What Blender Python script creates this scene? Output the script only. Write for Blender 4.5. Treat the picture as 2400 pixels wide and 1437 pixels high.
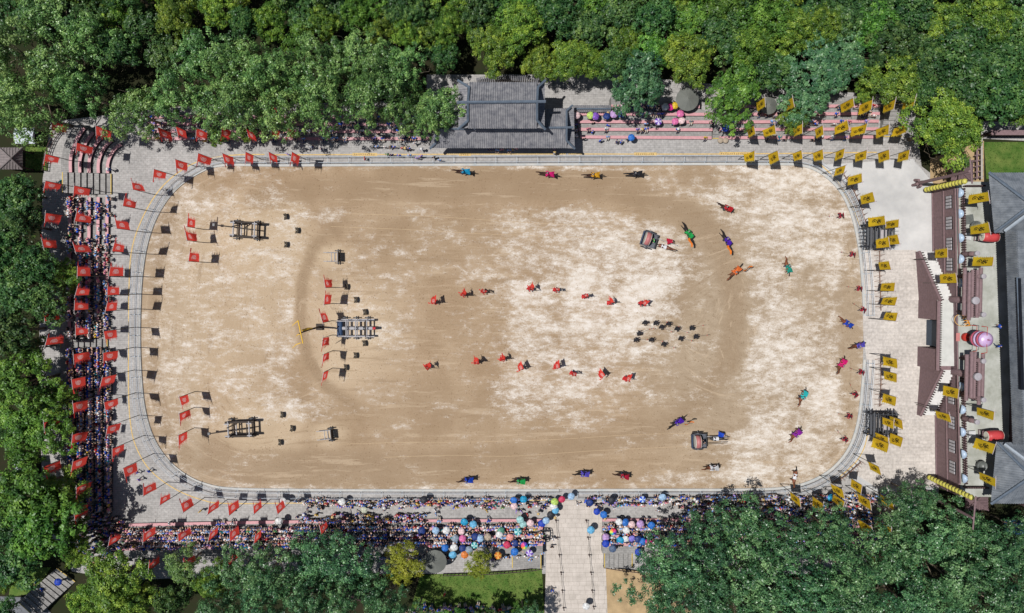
import bpy, bmesh, math, random
import numpy as np
from mathutils import Vector, Matrix

for _o in list(bpy.data.objects):
    bpy.data.objects.remove(_o)
S = bpy.context.scene
COL = S.collection
rnd = random.Random(7)
PI = math.pi
R = math.radians

# ------------------------------------------------------------------ camera
CAM_H = 113.15
FPX = 1867.0
TILT = R(-1.95)
cam = bpy.data.cameras.new('Camera')
cam.sensor_width = 36.0
cam.sensor_fit = 'HORIZONTAL'
cam.lens = 36.0 * FPX / 2400.0
cam.clip_end = 2000.0
cam_ob = bpy.data.objects.new('Camera', cam)
cam_ob.location = (0, 0, CAM_H)
cam_ob.rotation_euler = (TILT, 0, 0)
COL.objects.link(cam_ob)
S.camera = cam_ob

# ------------------------------------------------------------------ sky, sun, exposure
SUN_EL, SUN_AZ = 70.0, 177.0        # azimuth of the sun: 180 = west (-X), measured from +X
wd = bpy.data.worlds.new('World')
S.world = wd
wd.use_nodes = True
nt = wd.node_tree
bg = nt.nodes['Background']
sky = nt.nodes.new('ShaderNodeTexSky')
sky.sky_type = 'NISHITA'
sky.sun_disc = False
sky.sun_elevation = R(SUN_EL)
sky.sun_rotation = R(90.0 - SUN_AZ)
nt.links.new(sky.outputs['Color'], bg.inputs['Color'])
bg.inputs['Strength'].default_value = 0.06
sl = bpy.data.lights.new('Sun', 'SUN')
sl.energy = 5.0
sl.angle = R(0.5)
sl.color = (1.0, 0.98, 0.955)
sun = bpy.data.objects.new('Sun', sl)
_d = Vector((math.cos(R(SUN_AZ)) * math.cos(R(SUN_EL)), math.sin(R(SUN_AZ)) * math.cos(R(SUN_EL)), math.sin(R(SUN_EL))))
sun.rotation_euler = _d.to_track_quat('Z', 'Y').to_euler()
sun.location = (0, 0, 60)
COL.objects.link(sun)
S.view_settings.view_transform = 'Standard'
S.view_settings.look = 'None'
S.view_settings.exposure = 0.12
S.view_settings.gamma = 1.0
S.view_settings.use_curve_mapping = False
S.render.engine = 'CYCLES'
S.cycles.max_bounces = 5
S.cycles.diffuse_bounces = 2
S.cycles.glossy_bounces = 2
S.cycles.transmission_bounces = 2
S.cycles.transparent_max_bounces = 4

# ------------------------------------------------------------------ survey: map point of the aerial plan -> place in metres
_ct, _st = math.cos(TILT), math.sin(TILT)
def W(px, py, z=0.0):
    x = (px - 1200.0) / FPX; y = -(py - 718.5) / FPX; zz = -1.0
    y2 = y * _ct - zz * _st; z2 = y * _st + zz * _ct
    k = (z - CAM_H) / z2
    return Vector((x * k, y2 * k, z))
def W2(px, py, z=0.0):
    v = W(px, py, z); return (v.x, v.y)

# ------------------------------------------------------------------ materials
def lin(c):
    c = c / 255.0
    return c / 12.92 if c <= 0.04045 else ((c + 0.055) / 1.055) ** 2.4
GAIN = 1.62
def A(r, g, b, k=1.0):          # sunlit colour of the photograph -> base colour
    return tuple(min(0.86, lin(v) / GAIN * k) for v in (r, g, b))
MATS = {}
def mat(name, col, rough=0.75, var=0.16, scale=2.0, bump=0.0, spec=0.3, col2=None, metal=0.0, bscale=None, detail=4.0):
    if name in MATS: return MATS[name]
    m = bpy.data.materials.new(name); m.use_nodes = True
    n, l = m.node_tree.nodes, m.node_tree.links
    p = n['Principled BSDF']
    p.inputs['Roughness'].default_value = rough
    p.inputs['Metallic'].default_value = metal
    p.inputs['Specular IOR Level'].default_value = spec
    if var <= 0 and bump <= 0:
        p.inputs['Base Color'].default_value = (*col, 1)
    else:
        g = n.new('ShaderNodeNewGeometry')
        t = n.new('ShaderNodeTexNoise'); t.inputs['Scale'].default_value = scale; t.inputs['Detail'].default_value = detail
        t.inputs['Roughness'].default_value = 0.65
        l.new(g.outputs['Position'], t.inputs['Vector'])
        mx = n.new('ShaderNodeMix'); mx.data_type = 'RGBA'
        mr = n.new('ShaderNodeMapRange'); mr.inputs[1].default_value = 0.32; mr.inputs[2].default_value = 0.68
        l.new(t.outputs['Fac'], mr.inputs[0]); l.new(mr.outputs[0], mx.inputs[0])
        c2 = col2 if col2 else tuple(min(0.9, c * (1 + var)) for c in col)
        c1 = col if col2 else tuple(c * (1 - var) for c in col)
        mx.inputs[6].default_value = (*c1, 1); mx.inputs[7].default_value = (*c2, 1)
        l.new(mx.outputs[2], p.inputs['Base Color'])
        if bump > 0:
            b = n.new('ShaderNodeBump'); b.inputs['Strength'].default_value = bump; b.inputs['Distance'].default_value = 0.06
            t2 = n.new('ShaderNodeTexNoise'); t2.inputs['Scale'].default_value = bscale or scale * 6; t2.inputs['Detail'].default_value = 3
            l.new(g.outputs['Position'], t2.inputs['Vector'])
            l.new(t2.outputs['Fac'], b.inputs['Height']); l.new(b.outputs['Normal'], p.inputs['Normal'])
    MATS[name] = m
    return m

def paving(name, c1, c2, joint, bw, bh, msize=0.02, rot=0.0, bump=0.25):
    if name in MATS: return MATS[name]
    m = bpy.data.materials.new(name); m.use_nodes = True
    n, l = m.node_tree.nodes, m.node_tree.links
    p = n['Principled BSDF']; p.inputs['Roughness'].default_value = 0.8; p.inputs['Specular IOR Level'].default_value = 0.25
    g = n.new('ShaderNodeNewGeometry')
    mp = n.new('ShaderNodeMapping'); mp.inputs['Rotation'].default_value = (0, 0, rot)
    l.new(g.outputs['Position'], mp.inputs['Vector'])
    b = n.new('ShaderNodeTexBrick')
    b.inputs['Color1'].default_value = (*c1, 1); b.inputs['Color2'].default_value = (*c2, 1); b.inputs['Mortar'].default_value = (*joint, 1)
    b.inputs['Scale'].default_value = 1.0; b.inputs['Mortar Size'].default_value = msize
    b.inputs['Brick Width'].default_value = bw; b.inputs['Row Height'].default_value = bh
    l.new(mp.outputs[0], b.inputs['Vector'])
    t = n.new('ShaderNodeTexNoise'); t.inputs['Scale'].default_value = 0.22; t.inputs['Detail'].default_value = 7; t.inputs['Roughness'].default_value = 0.68
    l.new(g.outputs['Position'], t.inputs['Vector'])
    t3 = n.new('ShaderNodeTexNoise'); t3.inputs['Scale'].default_value = 2.6; t3.inputs['Detail'].default_value = 5
    l.new(g.outputs['Position'], t3.inputs['Vector'])
    ad = n.new('ShaderNodeMath'); ad.operation = 'ADD'
    l.new(t.outputs['Fac'], ad.inputs[0]); l.new(t3.outputs['Fac'], ad.inputs[1])
    mr = n.new('ShaderNodeMapRange'); mr.inputs[1].default_value = 0.7; mr.inputs[2].default_value = 1.3; mr.inputs[3].default_value = 0.68; mr.inputs[4].default_value = 1.14
    l.new(ad.outputs[0], mr.inputs[0])
    hs = n.new('ShaderNodeHueSaturation'); l.new(b.outputs['Color'], hs.inputs['Color']); l.new(mr.outputs[0], hs.inputs['Value'])
    l.new(hs.outputs[0], p.inputs['Base Color'])
    bp = n.new('ShaderNodeBump'); bp.inputs['Strength'].default_value = bump; bp.inputs['Distance'].default_value = 0.02
    l.new(b.outputs['Fac'], bp.inputs['Height']); bp.invert = True
    l.new(bp.outputs[0], p.inputs['Normal'])
    MATS[name] = m
    return m

# ------------------------------------------------------------------ mesh helpers
class MB:
    def __init__(s): s.v, s.f, s.m = [], [], []
    def add(s, vs, fs, mi=0):
        k = len(s.v); s.v.extend([tuple(v) for v in vs])
        for f in fs: s.f.append([i + k for i in f]); s.m.append(mi)
        return s
    def box(s, c, d, rz=0.0, mi=0, M=None):
        hx, hy, hz = d[0] / 2, d[1] / 2, d[2] / 2
        vs = [(x, y, z) for z in (-hz, hz) for x, y in ((-hx, -hy), (hx, -hy), (hx, hy), (-hx, hy))]
        ca, sa = math.cos(rz), math.sin(rz)
        if M is None: vs = [(x * ca - y * sa + c[0], x * sa + y * ca + c[1], z + c[2]) for x, y, z in vs]
        else: vs = [tuple(M @ Vector(v) + Vector(c)) for v in vs]
        return s.add(vs, [(3, 2, 1, 0), (4, 5, 6, 7), (0, 1, 5, 4), (1, 2, 6, 5), (2, 3, 7, 6), (3, 0, 4, 7)], mi)
    def tube(s, a, b, r0, r1=None, n=6, mi=0, cap=True):
        a, b = Vector(a), Vector(b); r1 = r0 if r1 is None else r1
        d = (b - a)
        if d.length < 1e-6: return s
        d.normalize(); u = d.orthogonal().normalized(); w = d.cross(u)
        vs = []
        for p, r in ((a, r0), (b, r1)):
            for i in range(n):
                t = 2 * PI * i / n; vs.append(p + u * (r * math.cos(t)) + w * (r * math.sin(t)))
        fs = [(i, (i + 1) % n, n + (i + 1) % n, n + i) for i in range(n)]
        if cap: fs += [tuple(range(n - 1, -1, -1)), tuple(range(n, 2 * n))]
        return s.add(vs, fs, mi)
    def path(s, pts, r, n=6, mi=0):
        pts = [Vector(p) for p in pts]; vs = []; N = len(pts)
        rr = r if isinstance(r, (list, tuple)) else [r] * N
        for k, p in enumerate(pts):
            d = (pts[min(k + 1, N - 1)] - pts[max(k - 1, 0)]).normalized()
            ref = Vector((0, 0, 1)) if abs(d.z) < 0.9 else Vector((1, 0, 0))
            u = d.cross(ref).normalized(); w = d.cross(u)
            for i in range(n):
                t = 2 * PI * i / n; vs.append(p + u * (rr[k] * math.cos(t)) + w * (rr[k] * math.sin(t)))
        fs = [(k * n + i, k * n + (i + 1) % n, (k + 1) * n + (i + 1) % n, (k + 1) * n + i) for k in range(N - 1) for i in range(n)]
        fs += [tuple(range(n - 1, -1, -1)), tuple(range((N - 1) * n, N * n))]
        return s.add(vs, fs, mi)
    def lathe(s, prof, c=(0, 0, 0), n=12, mi=0, axis='Z'):
        vs = []
        for r, z in prof:
            for i in range(n):
                t = 2 * PI * i / n; p = (r * math.cos(t), r * math.sin(t), z)
                if axis == 'X': p = (p[2], p[0], p[1])
                elif axis == 'Y': p = (p[1], p[2], p[0])
                vs.append((p[0] + c[0], p[1] + c[1], p[2] + c[2]))
        K = len(prof)
        fs = [(k * n + i, k * n + (i + 1) % n, (k + 1) * n + (i + 1) % n, (k + 1) * n + i) for k in range(K - 1) for i in range(n)]
        fs += [tuple(range(n - 1, -1, -1)), tuple(range((K - 1) * n, K * n))]
        return s.add(vs, fs, mi)
    def prism(s, poly, z0, z1, mi=0):
        n = len(poly)
        a = sum(poly[i][0] * poly[(i + 1) % n][1] - poly[(i + 1) % n][0] * poly[i][1] for i in range(n))
        if a < 0: poly = poly[::-1]
        vs = [(p[0], p[1], z0) for p in poly] + [(p[0], p[1], z1) for p in poly]
        fs = [tuple(range(n - 1, -1, -1)), tuple(range(n, 2 * n))] + [(i, (i + 1) % n, n + (i + 1) % n, n + i) for i in range(n)]
        return s.add(vs, fs, mi)
    def strip(s, L, Rr, z0, z1, mi=0):          # solid band between two polylines (xy), closed box section
        n = len(L); vs = []
        for i in range(n):
            vs += [(*L[i], z0), (*Rr[i], z0), (*Rr[i], z1), (*L[i], z1)]
        fs = []
        for i in range(n - 1):
            a, b = 4 * i, 4 * i + 4
            for j in range(4):
                fs.append((a + j, a + (j + 1) % 4, b + (j + 1) % 4, b + j))
        fs += [(3, 2, 1, 0), (4 * n - 4, 4 * n - 3, 4 * n - 2, 4 * n - 1)]
        return s.add(vs, fs, mi)
    def mesh(s, name, mats, smooth=False):
        me = bpy.data.meshes.new(name)
        me.from_pydata(s.v, [], s.f); me.update()
        for m in (mats if isinstance(mats, (list, tuple)) else [mats]): me.materials.append(m)
        if any(s.m): me.polygons.foreach_set('material_index', s.m)
        bm = bmesh.new(); bm.from_mesh(me); bmesh.ops.recalc_face_normals(bm, faces=bm.faces); bm.to_mesh(me); bm.free()
        if smooth: me.polygons.foreach_set('use_smooth', [True] * len(me.polygons))
        return me
    def obj(s, name, mats, parent=None, smooth=False): return put(name, s.mesh(name, mats, smooth), parent)

def put(name, me, parent=None, loc=None, rz=0.0, sc=None):
    o = bpy.data.objects.new(name, me); COL.objects.link(o)
    if parent is not None: o.parent = parent
    if loc is not None: o.location = loc
    if rz: o.rotation_euler = (0, 0, rz)
    if sc is not None: o.scale = sc if isinstance(sc, (tuple, list)) else (sc, sc, sc)
    return o
def tag(o, label, cat, group=None, kind=None):
    o['label'] = label; o['category'] = cat
    if group: o['group'] = group
    if kind: o['kind'] = kind
    return o
def thing(name, label, cat, loc=(0, 0, 0), rz=0.0, group=None, sc=None):
    o = bpy.data.objects.new(name, None); o.empty_display_size = 0.3; COL.objects.link(o)
    o.location = loc; o.rotation_euler = (0, 0, rz)
    if sc is not None: o.scale = sc if isinstance(sc, (tuple, list)) else (sc, sc, sc)
    return tag(o, label, cat, group)
def struct(name, mb, mats, smooth=False, label=None):
    o = mb.obj(name, mats, None, smooth); o['kind'] = 'structure'
    if label: o['label'] = label
    return o
def sheet(name, poly, z, m, label=None):
    mb = MB(); mb.add([(p[0], p[1], z) for p in poly], [tuple(range(len(poly)))])
    o = struct(name, mb, m, label=label)
    return o
ORD = ['first', 'second', 'third', 'fourth', 'fifth', 'sixth', 'seventh', 'eighth', 'ninth', 'tenth', 'eleventh', 'twelfth', 'thirteenth',
       'fourteenth', 'fifteenth', 'sixteenth', 'seventeenth', 'eighteenth', 'nineteenth', 'twentieth']
ORD += ['twenty-' + o for o in ORD[:9]] + ['thirtieth'] + ['thirty-' + o for o in ORD[:9]]
def catmull(pts, sub=6, closed=False):
    P = [Vector((p[0], p[1], 0)) for p in pts]; n = len(P); out = []
    rng = n if closed else n - 1
    for i in range(rng):
        g = (lambda k: P[k % n]) if closed else (lambda k: P[max(0, min(n - 1, k))])
        p0, p1, p2, p3 = g(i - 1), g(i), g(i + 1), g(i + 2)
        for j in range(sub):
            t = j / sub
            q = 0.5 * ((2 * p1) + (p2 - p0) * t + (2 * p0 - 5 * p1 + 4 * p2 - p3) * t * t + (3 * p1 - p0 - 3 * p2 + p3) * t ** 3)
            out.append((q.x, q.y))
    if not closed: out.append((P[-1].x, P[-1].y))
    return out
def offset(poly, d, closed=False):
    n = len(poly); out = []
    for i in range(n):
        a = poly[(i - 1) % n] if closed else poly[max(0, i - 1)]
        b = poly[(i + 1) % n] if closed else poly[min(n - 1, i + 1)]
        tx, ty = b[0] - a[0], b[1] - a[1]; L = math.hypot(tx, ty) or 1
        out.append((poly[i][0] + ty / L * d, poly[i][1] - tx / L * d))
    return out
def resample(poly, step):
    out = [poly[0]]; acc = 0
    for a, b in zip(poly, poly[1:]):
        L = math.hypot(b[0] - a[0], b[1] - a[1]); t = step - acc
        while t <= L:
            out.append((a[0] + (b[0] - a[0]) * t / L, a[1] + (b[1] - a[1]) * t / L)); t += step
        acc = (acc + L) % step if L > 0 else acc
        acc = L - (t - step)
    return out
# ================================================================== GROUND
def PXarr(x, y):                     # place (z=0) -> plan point, arrays
    dx, dy, dz = x, y, -CAM_H
    yc = dy * _ct + dz * _st; zc = -dy * _st + dz * _ct
    return 1200.0 + FPX * dx / (-zc), 718.5 - FPX * yc / (-zc)
m_soil = mat('soil', A(66, 60, 44, .7), .95, .4, .35, .4, .1, col2=A(50, 62, 34, .7), bscale=4)
g = MB(); g.add([(-420, -420, -0.06), (420, -420, -0.06), (420, 420, -0.06), (-420, 420, -0.06)], [(0, 1, 2, 3)])
struct('ground', g, m_soil)

m_pave = paving('grey_pavers', A(190, 186, 182), A(180, 176, 172), A(158, 154, 150), 0.62, 0.31, 0.016)
m_conc = mat('plaza_concrete', A(188, 187, 186), .8, .14, .22, .2, .2, col2=A(222, 220, 217), bscale=3, detail=9)
m_stone = paving('pale_stone', A(224, 215, 206), A(212, 203, 194), A(186, 176, 166), 1.1, 0.5, 0.012)
m_kerb = mat('kerb_paint', A(186, 190, 190), .8, .2, .9, .3, .2, col2=A(212, 208, 200))
# pavement round the arena
pv = [(118, 285), (420, 250), (1000, 235), (1000, 175), (1450, 175), (1700, 200), (2140, 225), (2160, 390), (2200, 420), (2200, 1165), (2120, 1225),
      (2000, 1345), (1000, 1345), (640, 1345), (300, 1360), (170, 1340), (100, 1250), (92, 800), (100, 420)]
sheet('pavement', [W2(*p) for p in pv], 0.0, m_pave)
sheet('plaza', [W2(*p) for p in [(1905, 388), (2140, 372), (2196, 440), (2190, 1150), (2040, 1150), (1985, 1118), (2030, 1020), (2044, 900), (2046, 640), (2030, 520), (1990, 430)]], 0.004, m_conc)
sheet('pavement', [W2(*p) for p in [(2023, 586), (2146, 586), (2190, 700), (2190, 960), (2196, 1140), (2060, 1146), (2005, 1112), (2034, 1030), (2046, 950), (2030, 835), (2021, 760)]], 0.008, m_stone)

# ---------------------------------------------------------------- sand arena
ARENA = [(520, 391), (462, 411), (412, 448), (375, 500), (350, 565), (337, 640), (332, 720), (331, 800), (334, 880), (342, 955), (360, 1020), (392, 1072),
         (436, 1110), (485, 1132), (545, 1142), (700, 1145), (900, 1146), (1200, 1146), (1500, 1145), (1760, 1144), (1850, 1138), (1905, 1122), (1952, 1092),
         (1988, 1046), (2008, 985), (2018, 900), (2023, 820), (2022, 740), (2017, 650), (2009, 575), (1993, 505), (1965, 448), (1925, 410), (1878, 391), (1800, 388), (1500, 388), (1200, 389), (900, 390), (650, 391)]
arena = catmull([W2(*p) for p in ARENA], 8, closed=True)
def sand_mesh():
    N = len(arena); K = 80
    B = np.array(arena); cx0, cx1 = -28.0, 26.0
    C = np.stack([np.clip(B[:, 0], cx0, cx1) * 0.9, np.full(N, B[:, 1].mean())], 1)
    t = np.linspace(0.0, 1.0, K + 1)[:, None, None]
    V = C[None] + (B - C)[None] * t
    V = V.reshape(-1, 2)
    idx = np.arange((K + 1) * N).reshape(K + 1, N)
    F = np.stack([idx[:-1], np.roll(idx[:-1], -1, 1), np.roll(idx[1:], -1, 1), idx[1:]], -1).reshape(-1, 4)
    rs = np.random.RandomState(3)
    z = 0.016 + rs.uniform(0, 0.004, len(V))
    me = bpy.data.meshes.new('sand')
    me.from_pydata(np.column_stack([V, z]).tolist(), [], F.tolist()); me.update()
    px, py = PXarr(V[:, 0], V[:, 1])
    TT = np.repeat(np.linspace(0, 1, K + 1), N); dist = np.linalg.norm(np.tile(B - C, (K + 1, 1)), axis=1) * (1 - TT)
    arcl = np.concatenate([[0], np.cumsum(np.linalg.norm(np.diff(B, axis=0), axis=1))]); flow = np.stack([np.cos(arcl / arcl[-1] * 2 * PI) * 40, np.sin(arcl / arcl[-1] * 2 * PI) * 40], 1); flow = np.tile(flow, (K + 1, 1))
    dry = np.full(len(V), 0.20); wet = np.zeros(len(V)); tan = np.zeros(len(V)); grey = np.zeros(len(V))
    def blob(a, x, y, rx, ry, v, soft=1.0):
        q = np.sqrt(((px - x) / rx) ** 2 + ((py - y) / ry) ** 2)
        w = np.clip((1.75 - q) / (1.5 * soft), 0, 1); w = w * w * (3 - 2 * w)
        a[:] = a * (1 - w) + v * w
    def line(a, pts, r, v):
        d = np.full(len(V), 1e9)
        for (x0, y0), (x1, y1) in zip(pts, pts[1:]):
            ux, uy = x1 - x0, y1 - y0; tt = np.clip(((px - x0) * ux + (py - y0) * uy) / (ux * ux + uy * uy), 0, 1)
            d = np.minimum(d, np.hypot(px - x0 - tt * ux, py - y0 - tt * uy))
        w = np.clip((1.6 - d / r) / 1.1, 0, 1); w = w * w * (3 - 2 * w)
        a[:] = a * (1 - w) + v * w
    # dry, bleached patches
    blob(dry, 1900, 720, 150, 420, .62); blob(dry, 1840, 460, 220, 75, .74); blob(dry, 1960, 560, 70, 120, .7)
    blob(dry, 1390, 690, 225, 210, .72); blob(dry, 1300, 560, 120, 80, .6); blob(dry, 1290, 930, 130, 70, .62); blob(dry, 1310, 800, 120, 90, .68)
    blob(dry, 1450, 600, 120, 60, .78); blob(dry, 1480, 690, 110, 60, .76); blob(dry, 1250, 690, 60, 60, .66); blob(dry, 1560, 780, 40, 30, .5)
    blob(dry, 1820, 1060, 200, 75, .66); blob(dry, 1650, 1110, 260, 26, .6); blob(dry, 1870, 930, 110, 80, .7); blob(dry, 1790, 830, 40, 60, .68)
    blob(dry, 600, 450, 190, 48, .44); blob(dry, 470, 560, 110, 130, .46); blob(dry, 780, 508, 34, 26, .75); blob(dry, 660, 610, 34, 60, .6); blob(dry, 645, 760, 40, 160, .5)
    blob(dry, 860, 690, 60, 90, .44); blob(dry, 900, 760, 60, 60, .44); blob(dry, 440, 850, 90, 220, .42); blob(dry, 560, 900, 140, 70, .48); blob(dry, 700, 940, 70, 40, .52)
    blob(dry, 960, 560, 140, 40, .32); blob(dry, 450, 1080, 90, 40, .5); blob(dry, 900, 1140, 700, 9, .55); blob(dry, 1250, 396, 330, 8, .66); blob(dry, 640, 394, 160, 6, .5)
    blob(dry, 1000, 470, 60, 30, .3); blob(dry, 520, 690, 170, 110, .44); blob(dry, 470, 760, 120, 330, .45); blob(dry, 640, 650, 60, 200, .46)
    # trampled, damp lanes
    line(dry, [(700, 440), (1000, 450), (1400, 440), (1540, 470), (1640, 520), (1700, 610), (1720, 720), (1700, 850), (1640, 940), (1540, 1000)], 34, .10)
    line(dry, [(1640, 860), (1640, 700)], 40, .2)
    line(dry, [(470, 1060), (640, 1085), (1000, 1090), (1400, 1070), (1600, 1060), (1700, 970)], 42, .14)
    line(dry, [(900, 420), (1150, 420), (1480, 430)], 22, .06)
    line(dry, [(800, 520), (735, 580), (708, 660), (704, 760), (722, 840), (765, 905)], 13, .02)
    blob(dry, 1900, 690, 60, 45, .30); blob(dry, 1990, 800, 20, 180, .12)
    # clean tan sand under the siege engines
    blob(tan, 570, 590, 120, 110, .9); blob(tan, 560, 700, 170, 110, .6); blob(tan, 590, 1000, 90, 60, .85); blob(tan, 830, 770, 90, 110, .9); blob(tan, 782, 602, 34, 26, 1.0)
    blob(tan, 770, 1018, 34, 26, 1.0); blob(tan, 665, 1005, 50, 50, .6); blob(tan, 670, 545, 45, 60, .7); blob(tan, 500, 800, 140, 160, .45); blob(tan, 800, 850, 50, 50, .8)
    blob(grey, 1690, 780, 170, 330, .85); blob(grey, 1900, 780, 170, 420, .8); blob(grey, 400, 700, 70, 360, .7); blob(grey, 640, 1110, 330, 50, .5); blob(grey, 430, 1060, 90, 60, .7)
    blob(dry, 1650, 900, 60, 60, .26)
    dry -= np.clip(dry - .3, 0, 1) * .22
    line(wet, [(600, 470), (760, 440), (1000, 445), (1400, 440), (1540, 468), (1640, 520), (1705, 610), (1722, 720), (1705, 850), (1640, 940), (1540, 1010), (1300, 1065), (1000, 1085), (700, 1085), (500, 1050)], 26, .75)
    line(wet, [(900, 412), (1150, 414), (1480, 424)], 20, .8); line(wet, [(480, 1085), (560, 1112), (800, 1122), (1100, 1118)], 18, .6)
    line(wet, [(800, 520), (735, 580), (708, 660), (704, 760), (722, 840), (765, 905), (840, 960)], 12, 1.0)
    line(wet, [(410, 480), (378, 560), (362, 680), (358, 820), (368, 940), (395, 1020), (440, 1075)], 12, .6)
    line(wet, [(1560, 760), (1600, 700), (1620, 600)], 26, .5); blob(wet, 1000, 560, 150, 60, .35); blob(wet, 1050, 960, 200, 60, .4)
    wet *= np.where(tan > .5, .3, 1.0)
    at = me.attributes.new('flow', 'FLOAT_VECTOR', 'POINT'); at.data.foreach_set('vector', np.column_stack([flow * .9, dist * 9.0]).astype(np.float32).ravel())
    for nm, a in (('dry', dry), ('tan', tan), ('grey', grey), ('wet', wet)):
        at = me.attributes.new(nm, 'FLOAT', 'POINT'); at.data.foreach_set('value', a.astype(np.float32))
    return me
def sand_mat():
    m = bpy.data.materials.new('arena_sand'); m.use_nodes = True
    n, l = m.node_tree.nodes, m.node_tree.links
    p = n['Principled BSDF']; p.inputs['Roughness'].default_value = .95; p.inputs['Specular IOR Level'].default_value = .1
    geo = n.new('ShaderNodeNewGeometry')
    def att(k):
        a = n.new('ShaderNodeAttribute'); a.attribute_name = k; return a.outputs['Fac']
    def noise(sc, det, rough=.6, dist=0.0, mapping=None):
        t = n.new('ShaderNodeTexNoise'); t.inputs['Scale'].default_value = sc; t.inputs['Detail'].default_value = det
        t.inputs['Roughness'].default_value = rough; t.inputs['Distortion'].default_value = dist
        src = geo.outputs['Position']
        if mapping:
            mp = n.new('ShaderNodeMapping'); mp.inputs['Scale'].default_value = mapping[0]; mp.inputs['Rotation'].default_value = (0, 0, mapping[1]); l.new(src, mp.inputs['Vector']); src = mp.outputs[0]
        l.new(src, t.inputs['Vector']); return t.outputs['Fac']
    def math_(op, a, b=None, clamp=False):
        k = n.new('ShaderNodeMath'); k.operation = op; k.use_clamp = clamp
        for i, v in enumerate((a, b)):
            if v is None: continue
            if isinstance(v, (int, float)): k.inputs[i].default_value = v
            else: l.new(v, k.inputs[i])
        return k.outputs[0]
    def ramp(v, a, b, c=0., d=1.):
        r = n.new('ShaderNodeMapRange'); r.interpolation_type = 'SMOOTHSTEP'
        for i, q in enumerate((a, b, c, d)): r.inputs[i + 1].default_value = q
        l.new(v, r.inputs[0]); return r.outputs[0]
    def mix(f, a, b):
        x = n.new('ShaderNodeMix'); x.data_type = 'RGBA'
        if isinstance(f, float): x.inputs[0].default_value = f
        else: l.new(f, x.inputs[0])
        for i, c in ((6, a), (7, b)):
            if isinstance(c, tuple): x.inputs[i].default_value = (*c, 1)
            else: l.new(c, x.inputs[i])
        return x.outputs[2]
    big = noise(.16, 6, .62, .4); mid = noise(1.15, 9, .74, .15, ((.55, 1.1, 1), .10)); fine = noise(4.6, 6, .75); patch = noise(.30, 6, .66, .25, ((.5, 1.2, 1), -.08)); grit = noise(11., 4, .8)
    hoof = n.new('ShaderNodeTexVoronoi'); hoof.inputs['Scale'].default_value = 2.7; l.new(geo.outputs['Position'], hoof.inputs['Vector'])
    hv = ramp(hoof.outputs['Distance'], .06, .30, 1., 0.)
    sel = ramp(noise(.9, 4), .44, .56)
    dry = att('dry')
    f = math_('ADD', math_('MULTIPLY', mid, .62), math_('MULTIPLY', fine, .38))
    f = math_('ADD', math_('ADD', math_('MULTIPLY', f, .54), math_('MULTIPLY', patch, .30)), math_('MULTIPLY', big, .16))
    f = math_('SUBTRACT', f, .5); f = math_('MULTIPLY', f, 4.2)
    s = math_('ADD', f, dry); s = math_('ADD', s, math_('MULTIPLY', math_('SUBTRACT', streak, .5), .9)) if False else s
    k = ramp(s, .27, .90, 0., 1.)
    fa = n.new('ShaderNodeAttribute'); fa.attribute_name = 'flow'; st = n.new('ShaderNodeTexNoise'); st.inputs['Scale'].default_value = .12; st.inputs['Detail'].default_value = 6; st.inputs['Roughness'].default_value = .7; l.new(fa.outputs['Vector'], st.inputs['Vector']); streak = st.outputs['Fac']
    brown = mix(ramp(big, .32, .66), A(174, 149, 121), A(189, 165, 137))
    brown = mix(ramp(fine, .36, .66), brown, mix(ramp(big, .3, .7), A(162, 137, 108), A(179, 154, 124)))
    brown = mix(math_('MULTIPLY', att('grey'), .75), brown, mix(ramp(mid, .34, .64), A(166, 149, 127), A(190, 173, 150)))
    brown = mix(math_('MULTIPLY', att('tan'), .85), brown, mix(ramp(fine, .3, .7), A(208, 184, 152), A(226, 206, 178)))
    brown = mix(math_('MULTIPLY', math_('MULTIPLY', att('wet'), ramp(streak, .25, .6, .4, 1.)), ramp(f, -.8, .8, 1., .6)), brown, mix(ramp(fine, .34, .68), A(146, 122, 96), A(168, 144, 116)))
    brown = mix(ramp(streak, .54, .66, 0., .5), brown, A(208, 186, 158)); brown = mix(ramp(streak, .33, .46, .5, 0.), brown, A(154, 129, 101))
    white = mix(ramp(mid, .4, .72), A(226, 214, 199), A(244, 237, 228))
    white = mix(ramp(grit, .35, .5, .35, 0.), white, A(200, 180, 156)); brown = mix(ramp(grit, .36, .46, .4, 0.), brown, A(150, 124, 96))
    c = mix(k, brown, white)
    c = mix(math_('MULTIPLY', math_('MULTIPLY', hv, sel), .75), c, mix(k, A(138, 112, 85), A(176, 150, 120)))
    l.new(c, p.inputs['Base Color'])
    b = n.new('ShaderNodeBump'); b.inputs['Strength'].default_value = .55; b.inputs['Distance'].default_value = .10
    h = math_('ADD', math_('MULTIPLY', mid, 1.0), math_('MULTIPLY', fine, .55)); h = math_('SUBTRACT', h, math_('MULTIPLY', hv, .35))
    l.new(h, b.inputs['Height']); l.new(b.outputs[0], p.inputs['Normal'])
    return m
so = put('sand_arena', sand_mesh()); so.data.materials.append(sand_mat()); so['kind'] = 'structure'; so['label'] = 'trampled sand floor of the oval show arena'

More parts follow.
